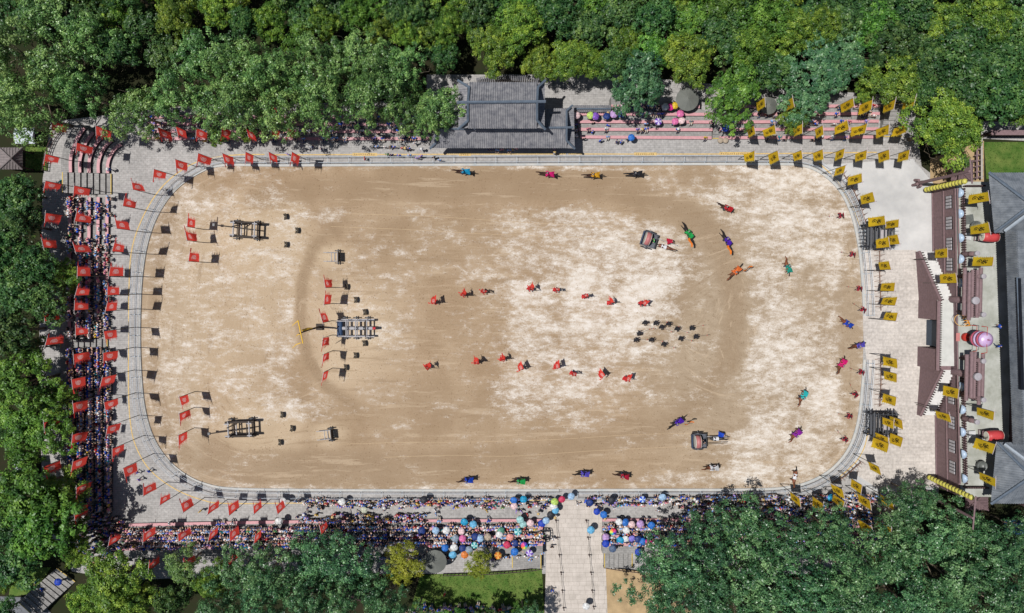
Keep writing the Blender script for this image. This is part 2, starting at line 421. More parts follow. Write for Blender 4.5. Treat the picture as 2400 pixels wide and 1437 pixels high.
# wheel ruts behind the two drum carts
m_rut = mat('rut_sand', A(200, 174, 140), .95, .12, 1.2, 0)
def ribbon(name, pts, w, z, m):
    P = catmull([W2(*p) for p in pts], 6); a, b = offset(P, w / 2), offset(P, -w / 2)
    mb = MB(); vs = [];
    for p, q in zip(a, b): vs += [(*p, z), (*q, z)]
    mb.add(vs, [(2 * i, 2 * i + 1, 2 * i + 3, 2 * i + 2) for i in range(len(P) - 1)])
    return struct(name, mb, m)
for pts in ([(805, 501), (1000, 507), (1200, 520), (1400, 532), (1496, 548)], [(775, 531), (950, 538), (1150, 549), (1350, 556), (1496, 574)],
            [(790, 1041), (950, 1037), (1100, 1036), (1300, 1030), (1480, 1019), (1614, 1016)], [(900, 1072), (1050, 1067), (1200, 1069), (1400, 1056), (1614, 1046)]):
    ribbon('wheel_track', pts, .05, .024, m_rut)

# yellow safety line on the pavement
m_yel = mat('road_yellow', A(216, 184, 120), .7, .25, 3, 0)
ribbon('painted_line', [(640, 363), (900, 362), (1326, 361)], .16, .013, m_yel)
ribbon('painted_line', [(1332, 361), (1700, 361), (2055, 357)], .16, .013, m_yel)
ribbon('painted_line', [(620, 362), (545, 364), (470, 377), (417, 405), (370, 450), (332, 515), (308, 590), (302, 690), (302, 800), (301, 900), (305, 985), (318, 1045), (352, 1102), (410, 1146), (475, 1172), (530, 1180), (700, 1179), (1000, 1175), (1280, 1172)], .16, .013, m_yel)
ribbon('painted_line', [(1430, 1170), (1700, 1168), (2090, 1166)], .16, .013, m_yel)
ribbon('painted_line', [(1920, 383), (1958, 420), (1990, 470), (2016, 530)], .16, .013, m_yel)
ribbon('painted_line', [(2036, 1005), (2025, 1050), (2004, 1085), (1965, 1120)], .16, .013, m_yel)
# tiny painted notice lettering inside the line (boxes of small marks)
m_dk = mat('dark_print', A(120, 84, 40), .8, 0, 1)
for (x0, x1, y) in ((1490, 1535, 361), (1080, 1100, 362), (830, 880, 362), (1690, 1760, 360)):
    o_ = ribbon('painted_line', [(x0 - 4, y), ((x0 + x1) / 2, y), (x1 + 4, y)], .42, .009, m_yel)
    mb = MB()
    for x in range(x0, x1, 5):
        a = W(x, y, .018); mb.add([(a.x + dx, a.y + dy, .018) for dx, dy in ((0, -.09), (.16, -.09), (.16, -.05), (0, -.05))], [(0, 1, 2, 3)])
        mb.add([(a.x + dx, a.y + dy, .018) for dx, dy in ((.05, -.05), (.1, -.05), (.1, .1), (.05, .1))], [(0, 1, 2, 3)])
    ob = mb.obj('painted_lettering', m_dk, o_)

# ---------------------------------------------------------------- arena kerb and fences
m_rail = mat('fence_paint', A(206, 216, 226), .45, .1, 4, 0, .4)
m_post = mat('fence_post_paint', A(208, 221, 232), .45, .1, 4, 0, .4)
i_gap = [W(2023, 830), W(2022, 742), W(1297, 1146), W(1356, 1146)]
def nearest_i(v): return min(range(len(arena)), key=lambda i: (arena[i][0] - v.x) ** 2 + (arena[i][1] - v.y) ** 2)
def run(i, j):                      # indices along the closed boundary
    out = [arena[i]]
    while i != j: i = (i + 1) % len(arena); out.append(arena[i])
    return out
iS0, iS1 = nearest_i(i_gap[2]), nearest_i(i_gap[3]); iE0, iE1 = nearest_i(i_gap[0]), nearest_i(i_gap[1])
segA = run(iE1, iS0); segB = run(iS1, iE0)      # boundary runs: NE corner - north - west - south ; south - SE - east
post_mb = MB(); post_mb.tube((0, 0, 0), (0, 0, 1.16), .035, n=6); post_mb.tube((0, 0, .62), (.78, 0, .62), .022, n=5); post_mb.tube((.78, 0, 0), (.78, 0, 1.12), .035, n=6)
post_mb.box((.0, 0, .02), (.16, .16, .04))
post_me = post_mb.mesh('fence_post', m_post)
for seg, lab in ((segA, 'pale blue double rail fence round the west side and north side of the arena'), (segB, 'pale blue double rail fence round the south-east corner of the arena')):
    t = thing('arena_fence', lab, 'fence', (*seg[0], 0))
    L = resample(seg, .8)
    def rail(name, off, z, r):
        P = offset(L, off); mb = MB(); mb.path([(x - seg[0][0], y - seg[0][1], z) for x, y in P], r, 5); mb.obj(name, m_rail, t)
    sgn = 1.0
    for off, z in ((.42, 1.12), (.42, .62), (1.2, 1.1), (1.2, .6)): rail('rail', off * sgn, z, .026)
    kb = MB(); kb.strip([(x - seg[0][0], y - seg[0][1]) for x, y in offset(L, .02)], [(x - seg[0][0], y - seg[0][1]) for x, y in offset(L, .34)], -.02, .16)
    kb.obj('kerb', m_kerb, t)
    P = resample(seg, 2.95)
    for k in range(len(P)):
        a, b = P[max(0, k - 1)], P[min(len(P) - 1, k + 1)]
        tx, ty = b[0] - a[0], b[1] - a[1]; q = math.hypot(tx, ty); nx, ny = ty / q, -tx / q
        put('post', post_me, t, (P[k][0] + nx * .42 - seg[0][0], P[k][1] + ny * .42 - seg[0][1], 0), math.atan2(ny, nx))

# ---------------------------------------------------------------- grandstands
m_pink = mat('pink_bench', A(212, 156, 160), .6, .12, 3, 0, .35)
m_riser = mat('bench_base', A(104, 92, 90), .85, .2, 2)
m_step = paving('stand_step', A(168, 165, 161), A(158, 155, 151), A(136, 133, 129), .5, .28, .015)
m_edge = mat('step_yellow', A(214, 184, 92), .7, .15, 3)
BENCH_Z = {}
def stand(label, lines, inner, z0=0.0, rise=.40, gaps=(), name='grandstand', bench_h=.42):
    """lines: bench polylines (plan points) from the arena outwards; inner: side (+1/-1) of the outward normal."""
    t = thing(name, label, 'grandstand', (*W2(*lines[0][0]), 0)); ox, oy = t.location.x, t.location.y
    rows = []
    for i, ln in enumerate(lines):
        z = z0 + rise * i
        P = catmull([W2(x, y, z + bench_h) for x, y in ln], 5) if len(ln) > 2 else [W2(x, y, z + bench_h) for x, y in ln]
        rows.append((P, z))
    for i, (P, z) in enumerate(rows):
        Q = [(x - ox, y - oy) for x, y in P]
        mb = MB(); mb.strip(offset(Q, -.21 * inner), offset(Q, .21 * inner), z + bench_h - .07, z + bench_h); bo = mb.obj('bench', m_pink, t)
        mb = MB(); mb.strip(offset(Q, -.15 * inner), offset(Q, .19 * inner), max(0, z - .05), z + bench_h - .072); mb.obj('bench_base', m_riser, bo)
        nxt = offset(Q, .215 * inner)
        far = [(x - ox, y - oy) for x, y in rows[i + 1][0]] if i + 1 < len(rows) else offset(Q, 1.3 * inner)
        n = min(len(nxt), len(far))
        if i + 1 < len(rows): far = offset(far, -.215 * inner)
        far = far[:n]; nxt = nxt[:n]
        mb = MB(); mb.strip(nxt, far, -.02, z + rise - .01)
        mb.obj('step', m_step, t)
    return t, rows
STANDS = {}
# north-east stand (open to the sun)
NE = [[(1360, 321), (1668, 323)], [(1356, 303), (1670, 304)], [(1354, 285), (1670, 286)], [(1358, 267), (1672, 268)], [(1432, 249), (1640, 250)]]
STANDS['NE1'] = stand('sunlit grandstand of pink benches right of the tiled pavilion', NE, -1)
NE2 = [[(1686, 323), (2058, 321)], [(1686, 304), (2059, 302)], [(1688, 286), (2060, 284)], [(1690, 268), (2062, 266)], [(1700, 250), (2064, 248)]]
STANDS['NE2'] = stand('pink bench grandstand under yellow banners at the top right', NE2, -1)
NW = [[(345, 325), (1008, 325)], [(345, 307), (1006, 308)], [(345, 290), (1004, 292)], [(340, 274), (1000, 275)]]
STANDS['NW'] = stand('pink bench grandstand half hidden by poplars, left of the pavilion', NW, -1)
def lerp(a, b, t): return a + (b - a) * t
arcs = []
A0 = [(252, 406), (252, 386), (258, 366), (270, 348), (284, 338)]; A4 = [(165, 404), (165, 374), (171, 348), (183, 321), (197, 300)]
for i in range(5): arcs.append([(lerp(p[0], q[0], i / 4), lerp(p[1], q[1], i / 4)) for p, q in zip(A0, A4)])
STANDS['ARC'] = stand('curved grandstand of five pink benches at the upper left corner', arcs, -1)
WX = [251, 230, 209, 187, 164]
STANDS['W1'] = stand('crowded grandstand along the left side, upper block', [[(x, 462), (x - 1, 560), (x - 2, 640), (x - 2, 720), (x - 2, 792)] for x in WX], 1)
STANDS['W2'] = stand('packed grandstand along the left side, lower block', [[(x - 2, 816), (x - 1, 900), (x, 1000), (x, 1100), (x + 1, 1196)] for x in WX], 1)
SW = [[(302, 1231), (640, 1224), (960, 1221), (1272, 1220)], [(292, 1250), (640, 1243), (960, 1240), (1272, 1239)], [(280, 1268), (640, 1261), (960, 1259), (1272, 1258)], [(290, 1287), (640, 1280), (960, 1277), (1272, 1276)]]
STANDS['SW'] = stand('long grandstand of pink benches below the arena, left of the stone path', SW, 1)
SE = [[(1412, 1219), (1760, 1219), (2080, 1214)], [(1412, 1238), (1760, 1238), (2080, 1232)], [(1412, 1257), (1760, 1257), (2080, 1250)], [(1412, 1276), (1760, 1276), (2080, 1268)]]
STANDS['SE'] = stand('grandstand of pink benches below the arena, right of the stone path', SE, 1)
def stairs(label, quad, n, z_lo, z_hi, edge=True):
    """quad: plan points lowA, lowB, highB, highA"""
    a, b, c, d = [Vector((*W2(*p), 0)) for p in quad]
    t = thing('stair_flight', label, 'stairs', (a.x, a.y, 0)); o = a
    for i in range(n):
        f0, f1 = i / n, (i + 1) / n
        q = [a.lerp(d, f0) - o, b.lerp(c, f0) - o, b.lerp(c, 1.0) - o, a.lerp(d, 1.0) - o]
        q = [a.lerp(d, f0) - o, b.lerp(c, f0) - o, b.lerp(c, f1) - o, a.lerp(d, f1) - o]
        mb = MB(); mb.prism([(v.x, v.y) for v in q], -.02, z_lo + (z_hi - z_lo) * (i + 1) / n); mb.obj('step', m_step, t)
    if edge:
        for s0, s1 in ((a, b), (d, c)):
            z = (z_lo + (z_hi - z_lo) / n if s0 is a else z_hi) + .004
            u = (s1 - s0).normalized(); w = ((d - a).normalized() * .12) * (1 if s0 is a else -1)
            mb = MB(); q = [s0 - o, s1 - o, s1 + w - o, s0 + w - o]; mb.add([(v.x, v.y, z) for v in q], [(0, 1, 2, 3)]); mb.obj('edge_stripe', m_edge, t)
    return t
stairs('grey steps with yellow edges beside the curved benches', [(263, 408), (263, 456), (164, 456), (164, 408)], 8, 0, 2.0)
stairs('grey steps between the two pink bench blocks right of the pavilion', [(1669, 326), (1685, 326), (1687, 250), (1671, 250)], 8, 0, 2.0)
stairs('wide grey stair at the right end of the top grandstand', [(2060, 322), (2112, 322), (2116, 248), (2066, 250)], 8, 0, 2.0)
stairs('shaded steps splitting the left grandstand in two', [(254, 794), (254, 813), (160, 813), (160, 794)], 8, 0, 2.0)
stairs('grey steps with yellow edge climbing right to the stone path', [(1200, 1291), (1200, 1330), (1268, 1326), (1268, 1291)], 7, 0, 1.1)
stairs('grey steps right of the stone path', [(1482, 1293), (1482, 1330), (1414, 1324), (1414, 1291)], 6, 0, 1.1)
stairs('diagonal grey steps at the bottom left corner', [(178, 1362), (135, 1330), (60, 1400), (100, 1436)], 10, 0, 1.8)

# ---------------------------------------------------------------- south stone path: slabs laid one by one
m_slab = mat('path_slab', A(192, 182, 171), .8, .12, .6, .2, col2=A(222, 211, 200), bscale=9, detail=8)
m_bed = mat('path_bed', A(182, 172, 160), .95, .2, 2)
pa = [(1284, 1172), (1414, 1172), (1424, 1440), (1276, 1440)]
bed = sheet('path', [W2(*p) for p in pa], 0.006, m_bed)
slab = MB(); slab.box((0, 0, .011), (1, 1, .022)); slab_me = slab.mesh('slab', m_slab)
y = 1173.5; r_ = 0
while y < 1438:
    h = 10.5; f = (y + h / 2 - 1172) / 268
    xl, xr = 1284 - 8 * f, 1414 + 10 * f; x = xl - (0 if r_ % 2 else 6)
    while x < xr - 2:
        w = rnd.choice((13, 15, 17)); x0, x1 = max(x, xl), min(x + w, xr)
        if x1 - x0 > 4:
            a, b = W(x0, y + h), W(x1, y)
            put('slab', slab_me, bed, ((a.x + b.x) / 2, (a.y + b.y) / 2, .008 + rnd.uniform(0, .006)), 0, (abs(b.x - a.x) - .025, abs(b.y - a.y) - .025, 1))
        x += w
    y += h; r_ += 1

# lawns and bare ground
m_lawn = mat('lawn', A(66, 108, 40, .9), .95, .3, .5, .6, .1, col2=A(126, 142, 74, .9), bscale=9, detail=8)
m_dirt = mat('bare_dirt', A(186, 160, 122), .95, .2, .6, .3, .1, bscale=6)
lawns = [[(985, 1348), (1270, 1332), (1276, 1440), (960, 1440)], [(2306, 333), (2420, 333), (2420, 405), (2312, 420)], [(60, 345), (112, 318), (112, 400), (60, 400)], [(30, 1330), (120, 1330), (80, 1390), (20, 1400)]]
for q in lawns: sheet('lawn', [W2(*p) for p in q], 0.003 if q[0][0] < 800 else .004, m_lawn)
sheet('ground', [W2(*p) for p in [(1415, 1332), (1620, 1345), (1640, 1450), (1424, 1450)]], 0.003, m_dirt)
sheet('ground', [W2(*p) for p in [(2180, 372), (2306, 330), (2306, 440), (2180, 440)]], 0.002, m_dirt)
sheet('road', [W2(*p) for p in [(-60, 1395), (90, 1402), (130, 1450), (-60, 1500)]], 0.002, mat('asphalt', A(120, 122, 126), .9, .15, 1.0, .2))
sheet('pavement', [W2(*p) for p in [(2300, 285), (2440, 285), (2440, 332), (2300, 325)]], 0.003, m_pave)
# grass blades on the lawns
rs = np.random.RandomState(5); gv, gf = [], []
for q in lawns[:3]:
    P = [W2(*p) for p in q]; xs = [p[0] for p in P]; ys = [p[1] for p in P]
    cnt = int((max(xs) - min(xs)) * (max(ys) - min(ys)) * 22)
    for _ in range(min(cnt, 6000)):
        x, y = rs.uniform(min(xs), max(xs)), rs.uniform(min(ys), max(ys))
        ins = False
        for (ax, ay), (bx, by) in zip(P, P[1:] + P[:1]):
            if (ay > y) != (by > y) and x < (bx - ax) * (y - ay) / (by - ay) + ax: ins = not ins
        if not ins: continue
        a = rs.uniform(0, 2 * PI); s = rs.uniform(.05, .12); h = rs.uniform(.06, .2); k = len(gv)
        gv += [(x - s * math.cos(a), y - s * math.sin(a), .0), (x + s * math.cos(a), y + s * math.sin(a), .0), (x + rs.uniform(-.1, .1), y + rs.uniform(-.1, .1), h)]
        gf.append((k, k + 1, k + 2))
gm = bpy.data.meshes.new('grass'); gm.from_pydata(gv, [], gf); gm.materials.append(m_lawn)
tag(put('grass', gm), 'short green grass tufts on the lawns', 'grass', kind='stuff')
# ================================================================== ROOFS AND BUILDINGS
m_tile = mat('grey_tile', A(110, 111, 119), .75, .2, 1.3, .25, .3, col2=A(170, 168, 169), detail=9, bscale=7)
m_tile_b = mat('blue_grey_tile', A(98, 105, 114), .7, .18, .9, .25, .3, col2=A(144, 150, 157), detail=9, bscale=7)
m_ridge = mat('ridge_cap', A(98, 110, 124), .7, .2, 2, 0)
m_wood = mat('brown_wood', A(140, 116, 118), .8, .16, 3, .25, .2, bscale=10)
m_wood_d = mat('dark_wood', A(84, 66, 66), .8, .2, 3, .25, .2, bscale=10)
m_wall_r = mat('hall_wall', A(150, 92, 80), .85, .15, 2)
m_plaster = mat('plaster', A(196, 190, 180), .9, .1, 1)

def rib_plane(mb, poly, down, pitch, r, jitter=.01, mi=0, thick=.10, tile=.0):
    """tiled roof slope: planar polygon (3D), ribs running along 'down'."""
    P = [Vector(p) for p in poly]; d = Vector(down).normalized()
    n = (P[1] - P[0]).cross(P[2] - P[0]).normalized()
    if n.z < 0: n = -n
    d = (d - n * d.dot(n)).normalized(); u = d.cross(n).normalized(); o = P[0]
    base = [p for p in P]; k = len(base)
    mb.add([*base, *[p - n * thick for p in base]], [tuple(range(k)), tuple(range(2 * k - 1, k - 1, -1))] + [(i, (i + 1) % k, k + (i + 1) % k, k + i) for i in range(k)], mi)
    Q = [((p - o).dot(u), (p - o).dot(d)) for p in P]
    u0, u1 = min(q[0] for q in Q), max(q[0] for q in Q)
    N = max(1, int((u1 - u0) / pitch)); st = (u1 - u0) / N
    for i in range(N):
        c = u0 + st * (i + .5); ts = []
        for (a0, b0), (a1, b1) in zip(Q, Q[1:] + Q[:1]):
            if (a0 - c) * (a1 - c) < 0: ts.append(b0 + (b1 - b0) * (c - a0) / (a1 - a0))
        if len(ts) < 2: continue
        t0, t1 = min(ts), max(ts)
        if t1 - t0 < .15: continue
        segs = max(1, int((t1 - t0) / .9)); vs = []; fs = []
        for s in range(segs + 1):
            t = t0 + (t1 - t0) * s / segs; j = rnd.uniform(-jitter, jitter)
            for a in (0, 60, 120, 180):
                vs.append(o + u * (c + j + r * math.cos(R(a))) + d * t + n * (r * math.sin(R(a)) + .002))
        for s in range(segs):
            for a in range(3): fs.append((4 * s + a, 4 * s + a + 1, 4 * s + 5 + a, 4 * s + 4 + a))
        fs += [(0, 1, 2, 3), (4 * segs + 3, 4 * segs + 2, 4 * segs + 1, 4 * segs)]
        mb.add(vs, fs, mi)
    return mb
def loc_poly(pts, o): return [(p.x - o.x, p.y - o.y, p.z) for p in pts]

def ridge(mb, a, b, o, r=.17, lift=.12):
    a = Vector((a.x - o.x, a.y - o.y, a.z + lift)); b = Vector((b.x - o.x, b.y - o.y, b.z + lift))
    mb.tube(a, b, r, n=6)
    return mb

# ---- north pavilion: lower hall with long roof + higher hall with gabled hip roof behind
zE, zR = 4.2, 6.0                                    # lower hall eave / ridge
o = W(1175, 322, 0)
t = thing('pavilion', 'long grey tiled pavilion hall facing the arena at top centre', 'pavilion', (o.x, o.y, 0))
fa, fb = W(1006, 347, zE), W(1344, 347, zE); ra, rb = W(1022, 303, zR), W(1344, 299, zR); ba, bb = W(1016, 262, zE), W(1340, 254, zE)
fb2, rb2, bb2 = W(1329, 347, zE), W(1328, 299, zR), W(1328, 254, zE)
mb = MB(); rib_plane(mb, loc_poly([fa, fb2, rb2, ra], o), (0, -1, -.5), .29, .095); o1 = mb.obj('roof_tiles', m_tile, t); o1['kind'] = 'stuff'
mb = MB(); rib_plane(mb, loc_poly([ba, bb2, rb2, ra], o), (0, 1, -.5), .29, .095); o1 = mb.obj('roof_tiles', m_tile, t); o1['kind'] = 'stuff'
e1, e2, e3 = W(1347, 349, zE - .1), W(1346, 299, zR - .9), W(1345, 252, zE - .1)
mid = Vector((rb2.x, rb2.y, zR - .25))
mb = MB(); rib_plane(mb, loc_poly([fb2 + Vector((0.02, 0, 0)), e1, e3, bb2 + Vector((0.02, 0, 0))], o), (1, 0, -.3), .29, .095); o1 = mb.obj('roof_tiles', m_tile, t); o1['kind'] = 'stuff'
for a, b in ((ra, rb), (rb2, W(1328, 330, zE + .7)), (W(1328, 330, zE + .7), W(1347, 349, zE)), (rb2, W(1328, 260, zE + .25)), (W(1328, 260, zE + .25), W(1342, 247, zE + .1)), (W(1022, 303, zR), W(1022, 335, zE + .5)), (W(1022, 335, zE + .5), W(1008, 349, zE))):
    mb = MB(); ridge(mb, a, b, o, .16); mb.obj('ridge_cap', m_ridge, t)
wa, wb = W(1020, 338), W(1330, 338); bk = W(1020, 262, zE).y - .8
mb = MB(); mb.prism([(wa.x + .5 - o.x, wa.y + .5 - o.y), (wb.x - .5 - o.x, wb.y + .5 - o.y), (wb.x - .5 - o.x, bk - o.y), (wa.x + .5 - o.x, bk - o.y)], 0, zE - .15); mb.obj('wall', m_wall_r, t)
for i in range(9):
    p = W(1022 + i * 38.5, 344.5); mb = MB(); mb.tube((p.x - o.x, p.y - o.y + .2, 0), (p.x - o.x, p.y - o.y + .2, zE - .05), .17, n=8); mb.obj('column', m_wood_d, t)

o = W(1175, 262, 0); zE2, zR2 = 8.2, 10.7
t = thing('pavilion', 'tall grey tiled pavilion with gabled hip roof behind the long hall', 'pavilion', (o.x, o.y, 0))
xa, xb = 1097, 1259
f1, f2, r1, r2 = W(xa, 301, zE2), W(xb, 301, zE2), W(xa, 240, zR2), W(xb, 239, zR2)
b1, b2 = W(xa + 3, 193, zE2), W(xb, 193, zE2)
mb = MB(); rib_plane(mb, loc_poly([f1, f2, r2, r1], o), (0, -1, -.5), .29, .095); o1 = mb.obj('roof_tiles', m_tile, t); o1['kind'] = 'stuff'
mb = MB(); rib_plane(mb, loc_poly([b1, b2, r2, r1], o), (0, 1, -.5), .29, .095); o1 = mb.obj('roof_tiles', m_tile, t); o1['kind'] = 'stuff'
for s, x0, x1 in ((-1, xa, 1075), (1, xb, 1276)):
    zi = zE2 + .75
    q = [W(x0, 300, zE2), W(x1, 302, zE2 - .2), W(x1, 195, zE2 - .2), W(x0, 194, zE2)]
    q = [Vector((v.x + s * .03, v.y, v.z - .02)) for v in q]
    mb = MB(); rib_plane(mb, loc_poly(q, o), (s, 0, -.3), .30, .095); o1 = mb.obj('roof_tiles', m_tile, t); o1['kind'] = 'stuff'
    mb = MB(); ra_, rf, rk = W(x0, 239.5, zR2), W(x0, 283, zE2 + .75), W(x0 + (2 if s > 0 else 3), 205, zE2 + .7)
    g3 = [Vector((v.x + s * .1, v.y, v.z - .15)) for v in (ra_, W(x0, 298, zE2), W(x0, 197, zE2))]
    mb = MB(); mb.add([(v.x - o.x, v.y - o.y, v.z) for v in g3], [(0, 1, 2)]); mb.obj('gable', m_wood_d, t)
    for a, b in ((ra_, rf), (rf, W(x1 + 2 * s, 304, zE2 + .1)), (ra_, rk), (rk, W(x1 + 2 * s, 189, zE2 + .15))):
        mb = MB(); ridge(mb, a, b, o, .18); mb.obj('ridge_cap', m_ridge, t)
mb = MB(); ridge(mb, W(1071, 240.5, zR2), W(1279, 238.5, zR2), o, .2, .16); mb.obj('ridge_cap', m_ridge, t)
wa, wb = W(1088, 299, zE2), W(1262, 299, zE2); bk = W(1088, 195, zE2).y - .9
mb = MB(); mb.prism([(wa.x + .3 - o.x, wa.y + .7 - o.y), (wb.x - .3 - o.x, wb.y + .7 - o.y), (wb.x - .3 - o.x, bk - o.y), (wa.x + .3 - o.x, bk - o.y)], 0, zE2 - .2); mb.obj('wall', m_wall_r, t)
# ornamental coping wall behind and the little tiled wall to its right
t = thing('coping_wall', 'low wall with grey tile coping right of the pavilion', 'wall', (*W2(1390, 258), 0)); o = t.location
mb = MB(); a, b = W(1343, 262), W(1432, 262); mb.box(((a.x + b.x) / 2 - o.x, a.y - o.y, 1.1), (b.x - a.x, .35, 2.2)); mb.obj('wall', m_plaster, t)
for s in (1, -1):
    a, b, c, d = W(1343, 255, 2.7), W(1432, 255, 2.7), W(1432, 255 + 8 * s, 2.25), W(1343, 255 + 8 * s, 2.25)
    mb = MB(); rib_plane(mb, loc_poly([a, b, c, d], o), (0, -s, -.5), .26, .08); o1 = mb.obj('roof_tiles', m_tile, t); o1['kind'] = 'stuff'
mb = MB(); ridge(mb, W(1343, 255, 2.7), W(1432, 255, 2.7), o, .12, .06); mb.obj('ridge_cap', m_ridge, t)
t = thing('coping_wall', 'curved garden wall with tile coping behind the tall pavilion', 'wall', (*W2(1190, 196), 0)); o = t.location
mb = MB(); P = catmull([W2(1120, 200), W2(1150, 194), W2(1190, 191), W2(1225, 193), W2(1262, 200)], 8); Q = [(x - o.x, y - o.y) for x, y in P]
mb.strip(offset(Q, .18), offset(Q, -.18), 0, 2.2); mb.obj('wall', m_plaster, t)
mb = MB()
for (x0, y0), (x1, y1) in zip(Q, Q[1:]):
    nx, ny = (y1 - y0), -(x1 - x0); k = math.hypot(nx, ny); nx, ny = nx / k * .42, ny / k * .42
    mb.tube((x0 + nx, y0 + ny, 2.2), (x0, y0, 2.55), .09, n=5); mb.tube((x0 - nx, y0 - ny, 2.2), (x0, y0, 2.55), .09, n=5)
o1 = mb.obj('roof_tiles', m_tile, t); o1['kind'] = 'stuff'

# ---- small hip-roof huts
def hut(label, x0, y0, x1, y1, ze, zr, m=None, cat='hut', wall=None):
    m = m or m_wood; cx, cy = (x0 + x1) / 2, (y0 + y1) / 2
    o = W(cx, cy, ze * .9); o = Vector((o.x, o.y, 0)); t = thing('hut', label, cat, (o.x, o.y, 0))
    c = [W(x0, y0, ze), W(x1, y0, ze), W(x1, y1, ze), W(x0, y1, ze)]; ap = W(cx, cy, zr)
    ce = sum(c, Vector()) / 4
    for i in range(4):
        a, b = c[i], c[(i + 1) % 4]; dn = (a + b) / 2 - Vector((ap.x, ap.y, zr))
        mb = MB(); rib_plane(mb, loc_poly([a, b, ap], o), dn, .34, .07); o1 = mb.obj('roof_tiles', m, t); o1['kind'] = 'stuff'
        mb = MB(); ridge(mb, a, ap, o, .11, .06); mb.obj('ridge_cap', m, t)
    for v in c:
        q = ce + (v - ce) * .78; mb = MB(); mb.tube((q.x - o.x, q.y - o.y, 0), (q.x - o.x, q.y - o.y, ze + .2), .12, n=6); mb.obj('post', m_wood_d, t)
    return t
hut('square hut with dark ribbed hip roof at the left edge', -2, 346, 53, 397, 3.0, 4.4, mat('old_thatch', A(140, 130, 128), .9, .2, 3, .2))
hut('brown plank-roofed gate hut at the upper right of the plaza', 2229, 376, 2281, 430, 3.4, 4.9)
hut('brown plank-roofed gate hut at the lower right of the plaza', 2263, 1150, 2316, 1196, 3.4, 4.9)
hut('small dark shed among the poplars at the bottom', 806, 1376, 846, 1408, 2.6, 3.4, m_wood_d)

# ---- east hall: one big building with a long roof and two hipped wings
o = W(2380, 790, 0); o = Vector((o.x, o.y, 0))
t = thing('great_hall', 'large blue-grey tiled hall along the right edge', 'hall', (o.x, o.y, 0))
zd = 6.0                                    # rampart deck level
zh = 11.0
def slope(poly, dn, pitch=.30, r=.09):
    mb = MB(); rib_plane(mb, loc_poly(poly, o), dn, pitch, r); q = mb.obj('roof_tiles', m_tile_b, t); q['kind'] = 'stuff'; return q
# main west slope; a dark-painted strip on top stands in for its shaded recess
ev0, ev1 = W(2356, 548, zh), W(2372, 1036, zh)
slope([W(2356, 540, zh), W(2374, 1042, zh), W(2400, 1042, zh + 1.7), W(2384, 540, zh + 1.7)], (-1, 0, -.5))
slope([W(2384.5, 540, zh + 1.72), W(2400.5, 1042, zh + 1.72), W(2475, 1040, zh + 4), W(2455, 545, zh + 4)], (-1, 0, -.5))
sk = [W(2386, 652, zh + 2.05), W(2393, 652, zh + 2.4), W(2401, 914, zh + 2.4), W(2394, 914, zh + 2.05)]
mb = MB(); mb.add([(v.x - o.x, v.y - o.y, v.z) for v in sk] + [(v.x - o.x, v.y - o.y, v.z - .5) for v in sk], [(0, 1, 2, 3), (0, 1, 5, 4), (1, 2, 6, 5), (2, 3, 7, 6), (3, 0, 4, 7)]); mb.obj('recess_shade', mat('recess_shade_dark', A(14, 24, 38), .4, .2, 2, 0, .4), t)
mb = MB(); ridge(mb, W(2384, 650, zh + 1.75), W(2395, 912, zh + 1.75), o, .2, .1); mb.obj('ridge_cap', m_ridge, t)
# wings
for (s, ye, yi, xe, xi) in ((1, 405, 545, 2317, 2330), (-1, 1180, 1037, 2322, 2336)):
    zw = zh - .4; apx, apy = (2416, 480 if s > 0 else 1116)
    a, b, ap = W(xe, ye, zw), W(xi, yi, zw), W(apx, apy, zw + 3.2)
    far1, far2 = W(2520, ye, zw), W(2520, yi, zw); apf = W(2540, apy, zw + 3.2)
    slope([a, b, ap], (-1, 0, -.4)); slope([a, far1, apf, ap], (0, s, -.6)); slope([b, far2, apf, ap], (0, -s, -.6))
    for p in ((a, ap), (b, ap)):
        mb = MB(); ridge(mb, p[0], p[1], o, .2, .1); mb.obj('ridge_cap', m_ridge, t)
    mb = MB(); ridge(mb, W(2354, yi - 4 * s, zh + .2), W(2405, yi - 42 * s, zh + 2.4), o, .22, .1); mb.obj('ridge_cap', mat('pale_ridge', A(176, 186, 196), .7, .1, 2), t)
    p0, p1 = W(2338, ye + 12 * s, 0), W(2345, yi - 8 * s, 0)
    wl = [W(2330, ye + 14 * s, zd), W(2338, yi - 6 * s, zd)]
    mb = MB(); x_ = min(v.x for v in wl) + 1.2; ya, yb = wl[0].y, wl[1].y
    mb.prism([(x_ - o.x, ya - o.y), (x_ + 25 - o.x, ya - o.y), (x_ + 25 - o.x, yb - o.y), (x_ - o.x, yb - o.y)], 0, zw - .2); mb.obj('wall', m_wood_d, t)
wx = W(2352, 800, zd).x + 1.0
mb = MB(); mb.prism([(wx - o.x, W(2352, 535, zd).y - o.y), (wx + 26 - o.x, W(2352, 535, zd).y - o.y), (wx + 26 - o.x, W(2352, 1045, zd).y - o.y), (wx - o.x, W(2352, 1045, zd).y - o.y)], 0, zh - .3); mb.obj('wall', m_wood_d, t)

